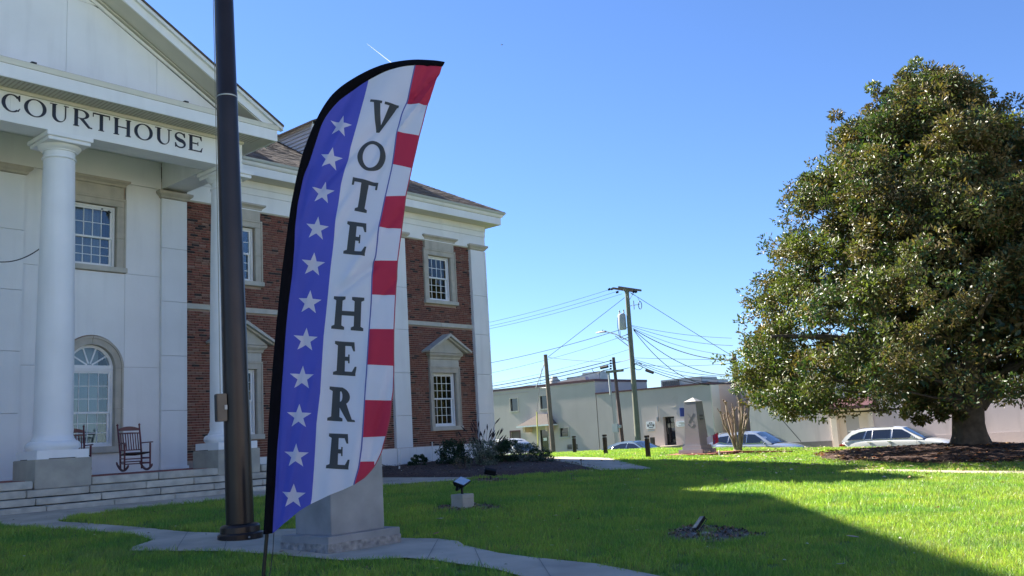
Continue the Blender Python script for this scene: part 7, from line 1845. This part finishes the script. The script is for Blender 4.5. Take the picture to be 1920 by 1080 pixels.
b.tube([pp(x, y, PS - .1) - b0 for x, y in ((1110, 692), (1113, 698), (1122, 700), (1128, 695), (1140, 693))], .02, 5); tagp(b.obj('cable_loop', M['wire'], None, loc=b0, smooth=60), 'loop of slack cable under the left splice case', 'cable', 'loops of slack cable')
b = MB(); b0 = pp(1196, 688, PS - .1)
b.tube([pp(1197 + 8 * math.cos(a), 687 + 6.5 * math.sin(a), PS - .1) - b0 for a in np.linspace(0, 5.6, 14)], .02, 5); tagp(b.obj('cable_loop', M['wire'], None, loc=b0, smooth=60), 'loop of slack cable beside the tall pole', 'cable', 'loops of slack cable')

# ------------------------------------------------------------------ in the air
d = ray(941, 84); p = d * (120 / d.y); loc = Vector((p.x, p.y, p.z + EYE))
t = thing('bird', 'tiny dark bird high in the open sky right of the banner', 'bird', loc, .6)
MB().lathe([(.0, -.16), (.03, -.13), (.055, -.04), (.05, .05), (.025, .12), (.0, .15)], 0, 0, 10, cap=False).obj('body', M['blackmetal'], t, rot=(1.57, 0, .4), smooth=True)
for sgn_ in (-1, 1): MB().add([(0, 0, .02), (sgn_ * .12, .05, .09), (sgn_ * .24, -.02, .05), (sgn_ * .12, -.06, .07)], [(0, 1, 2, 3)]).obj('wing', M['blackmetal'], t, recalc=False)
def far(px, py, D): d = ray(px, py).normalized() * D; return Vector((d.x, d.y, d.z + EYE))
m = mat('ice_crystal_trail', (.9, .9, .9), 1.0, trans=.5)
nd = m.node_tree.nodes; ms = nd.new('ShaderNodeMixShader'); tb2 = nd.new('ShaderNodeBsdfTransparent'); outn = nd['Material Output']; src = outn.inputs['Surface'].links[0].from_socket
m.node_tree.links.new(tb2.outputs[0], ms.inputs[1]); m.node_tree.links.new(src, ms.inputs[2]); ms.inputs[0].default_value = .32; m.node_tree.links.new(ms.outputs[0], outn.inputs['Surface'])
P0, P1 = far(688, 82, 5000), far(760, 138, 5000)
o = MB().tube([Vector((0, 0, 0)), (P1 - P0) * .4, P1 - P0], [.6, 2.0, 3.2], 8).obj('contrail', m, None, loc=P0, smooth=True); tagp(o, 'short white aircraft trail in the sky above the banner', 'contrail')

# ------------------------------------------------------------------ unseen shop row added across the front street to bounce sunlight to the porch
r = random.Random(14)
for k, (a, c, h, colr, lab) in enumerate(((-46, -30, 8.2, (.62, .58, .50), 'added unseen tall cream shop building at the far left of the front street'), (-30, -17, 6.6, (.66, .65, .62), 'added unseen white two storey shop across the front street'), (-17, -3, 8.6, (.60, .52, .42), 'added unseen tan brick coloured shop with tall windows across the front street'), (-3, 12, 7.0, (.68, .66, .60), 'added unseen pale shop facing the courthouse porch'), (12, 27, 7.8, (.64, .60, .54), 'added unseen cream corner shop across the front street'))):
    t = thing('added_bounce_shop', lab, 'building', G(a, -25.6, -1.29), ROTZ)
    w = c - a; MB().box(.02, w - .02, -9, 0, 0, h).box(0, w, -.4, .25, h, h + .35).obj('walls', mat('bounce_shop_wall', colr, .9, noise=.1, nscale=.6), t)
    n = int(w // 3.2)
    for i in range(n):
        x = (i + .5) * w / n
        MB().box(x - .6, x + .6, -.05, .03, h * .58, h * .58 + 1.7).obj('upper_window', M['cardark'], t); MB().box(x - 1.2, x + 1.2, -.05, .03, .5, 2.7).obj('shop_window', M['cardark'], t)
    MB().box(.3, w - .3, .0, 1.6, 3.1, 3.3).obj('awning', mat('shop_awning', (.10, .16, .12), .8), t)
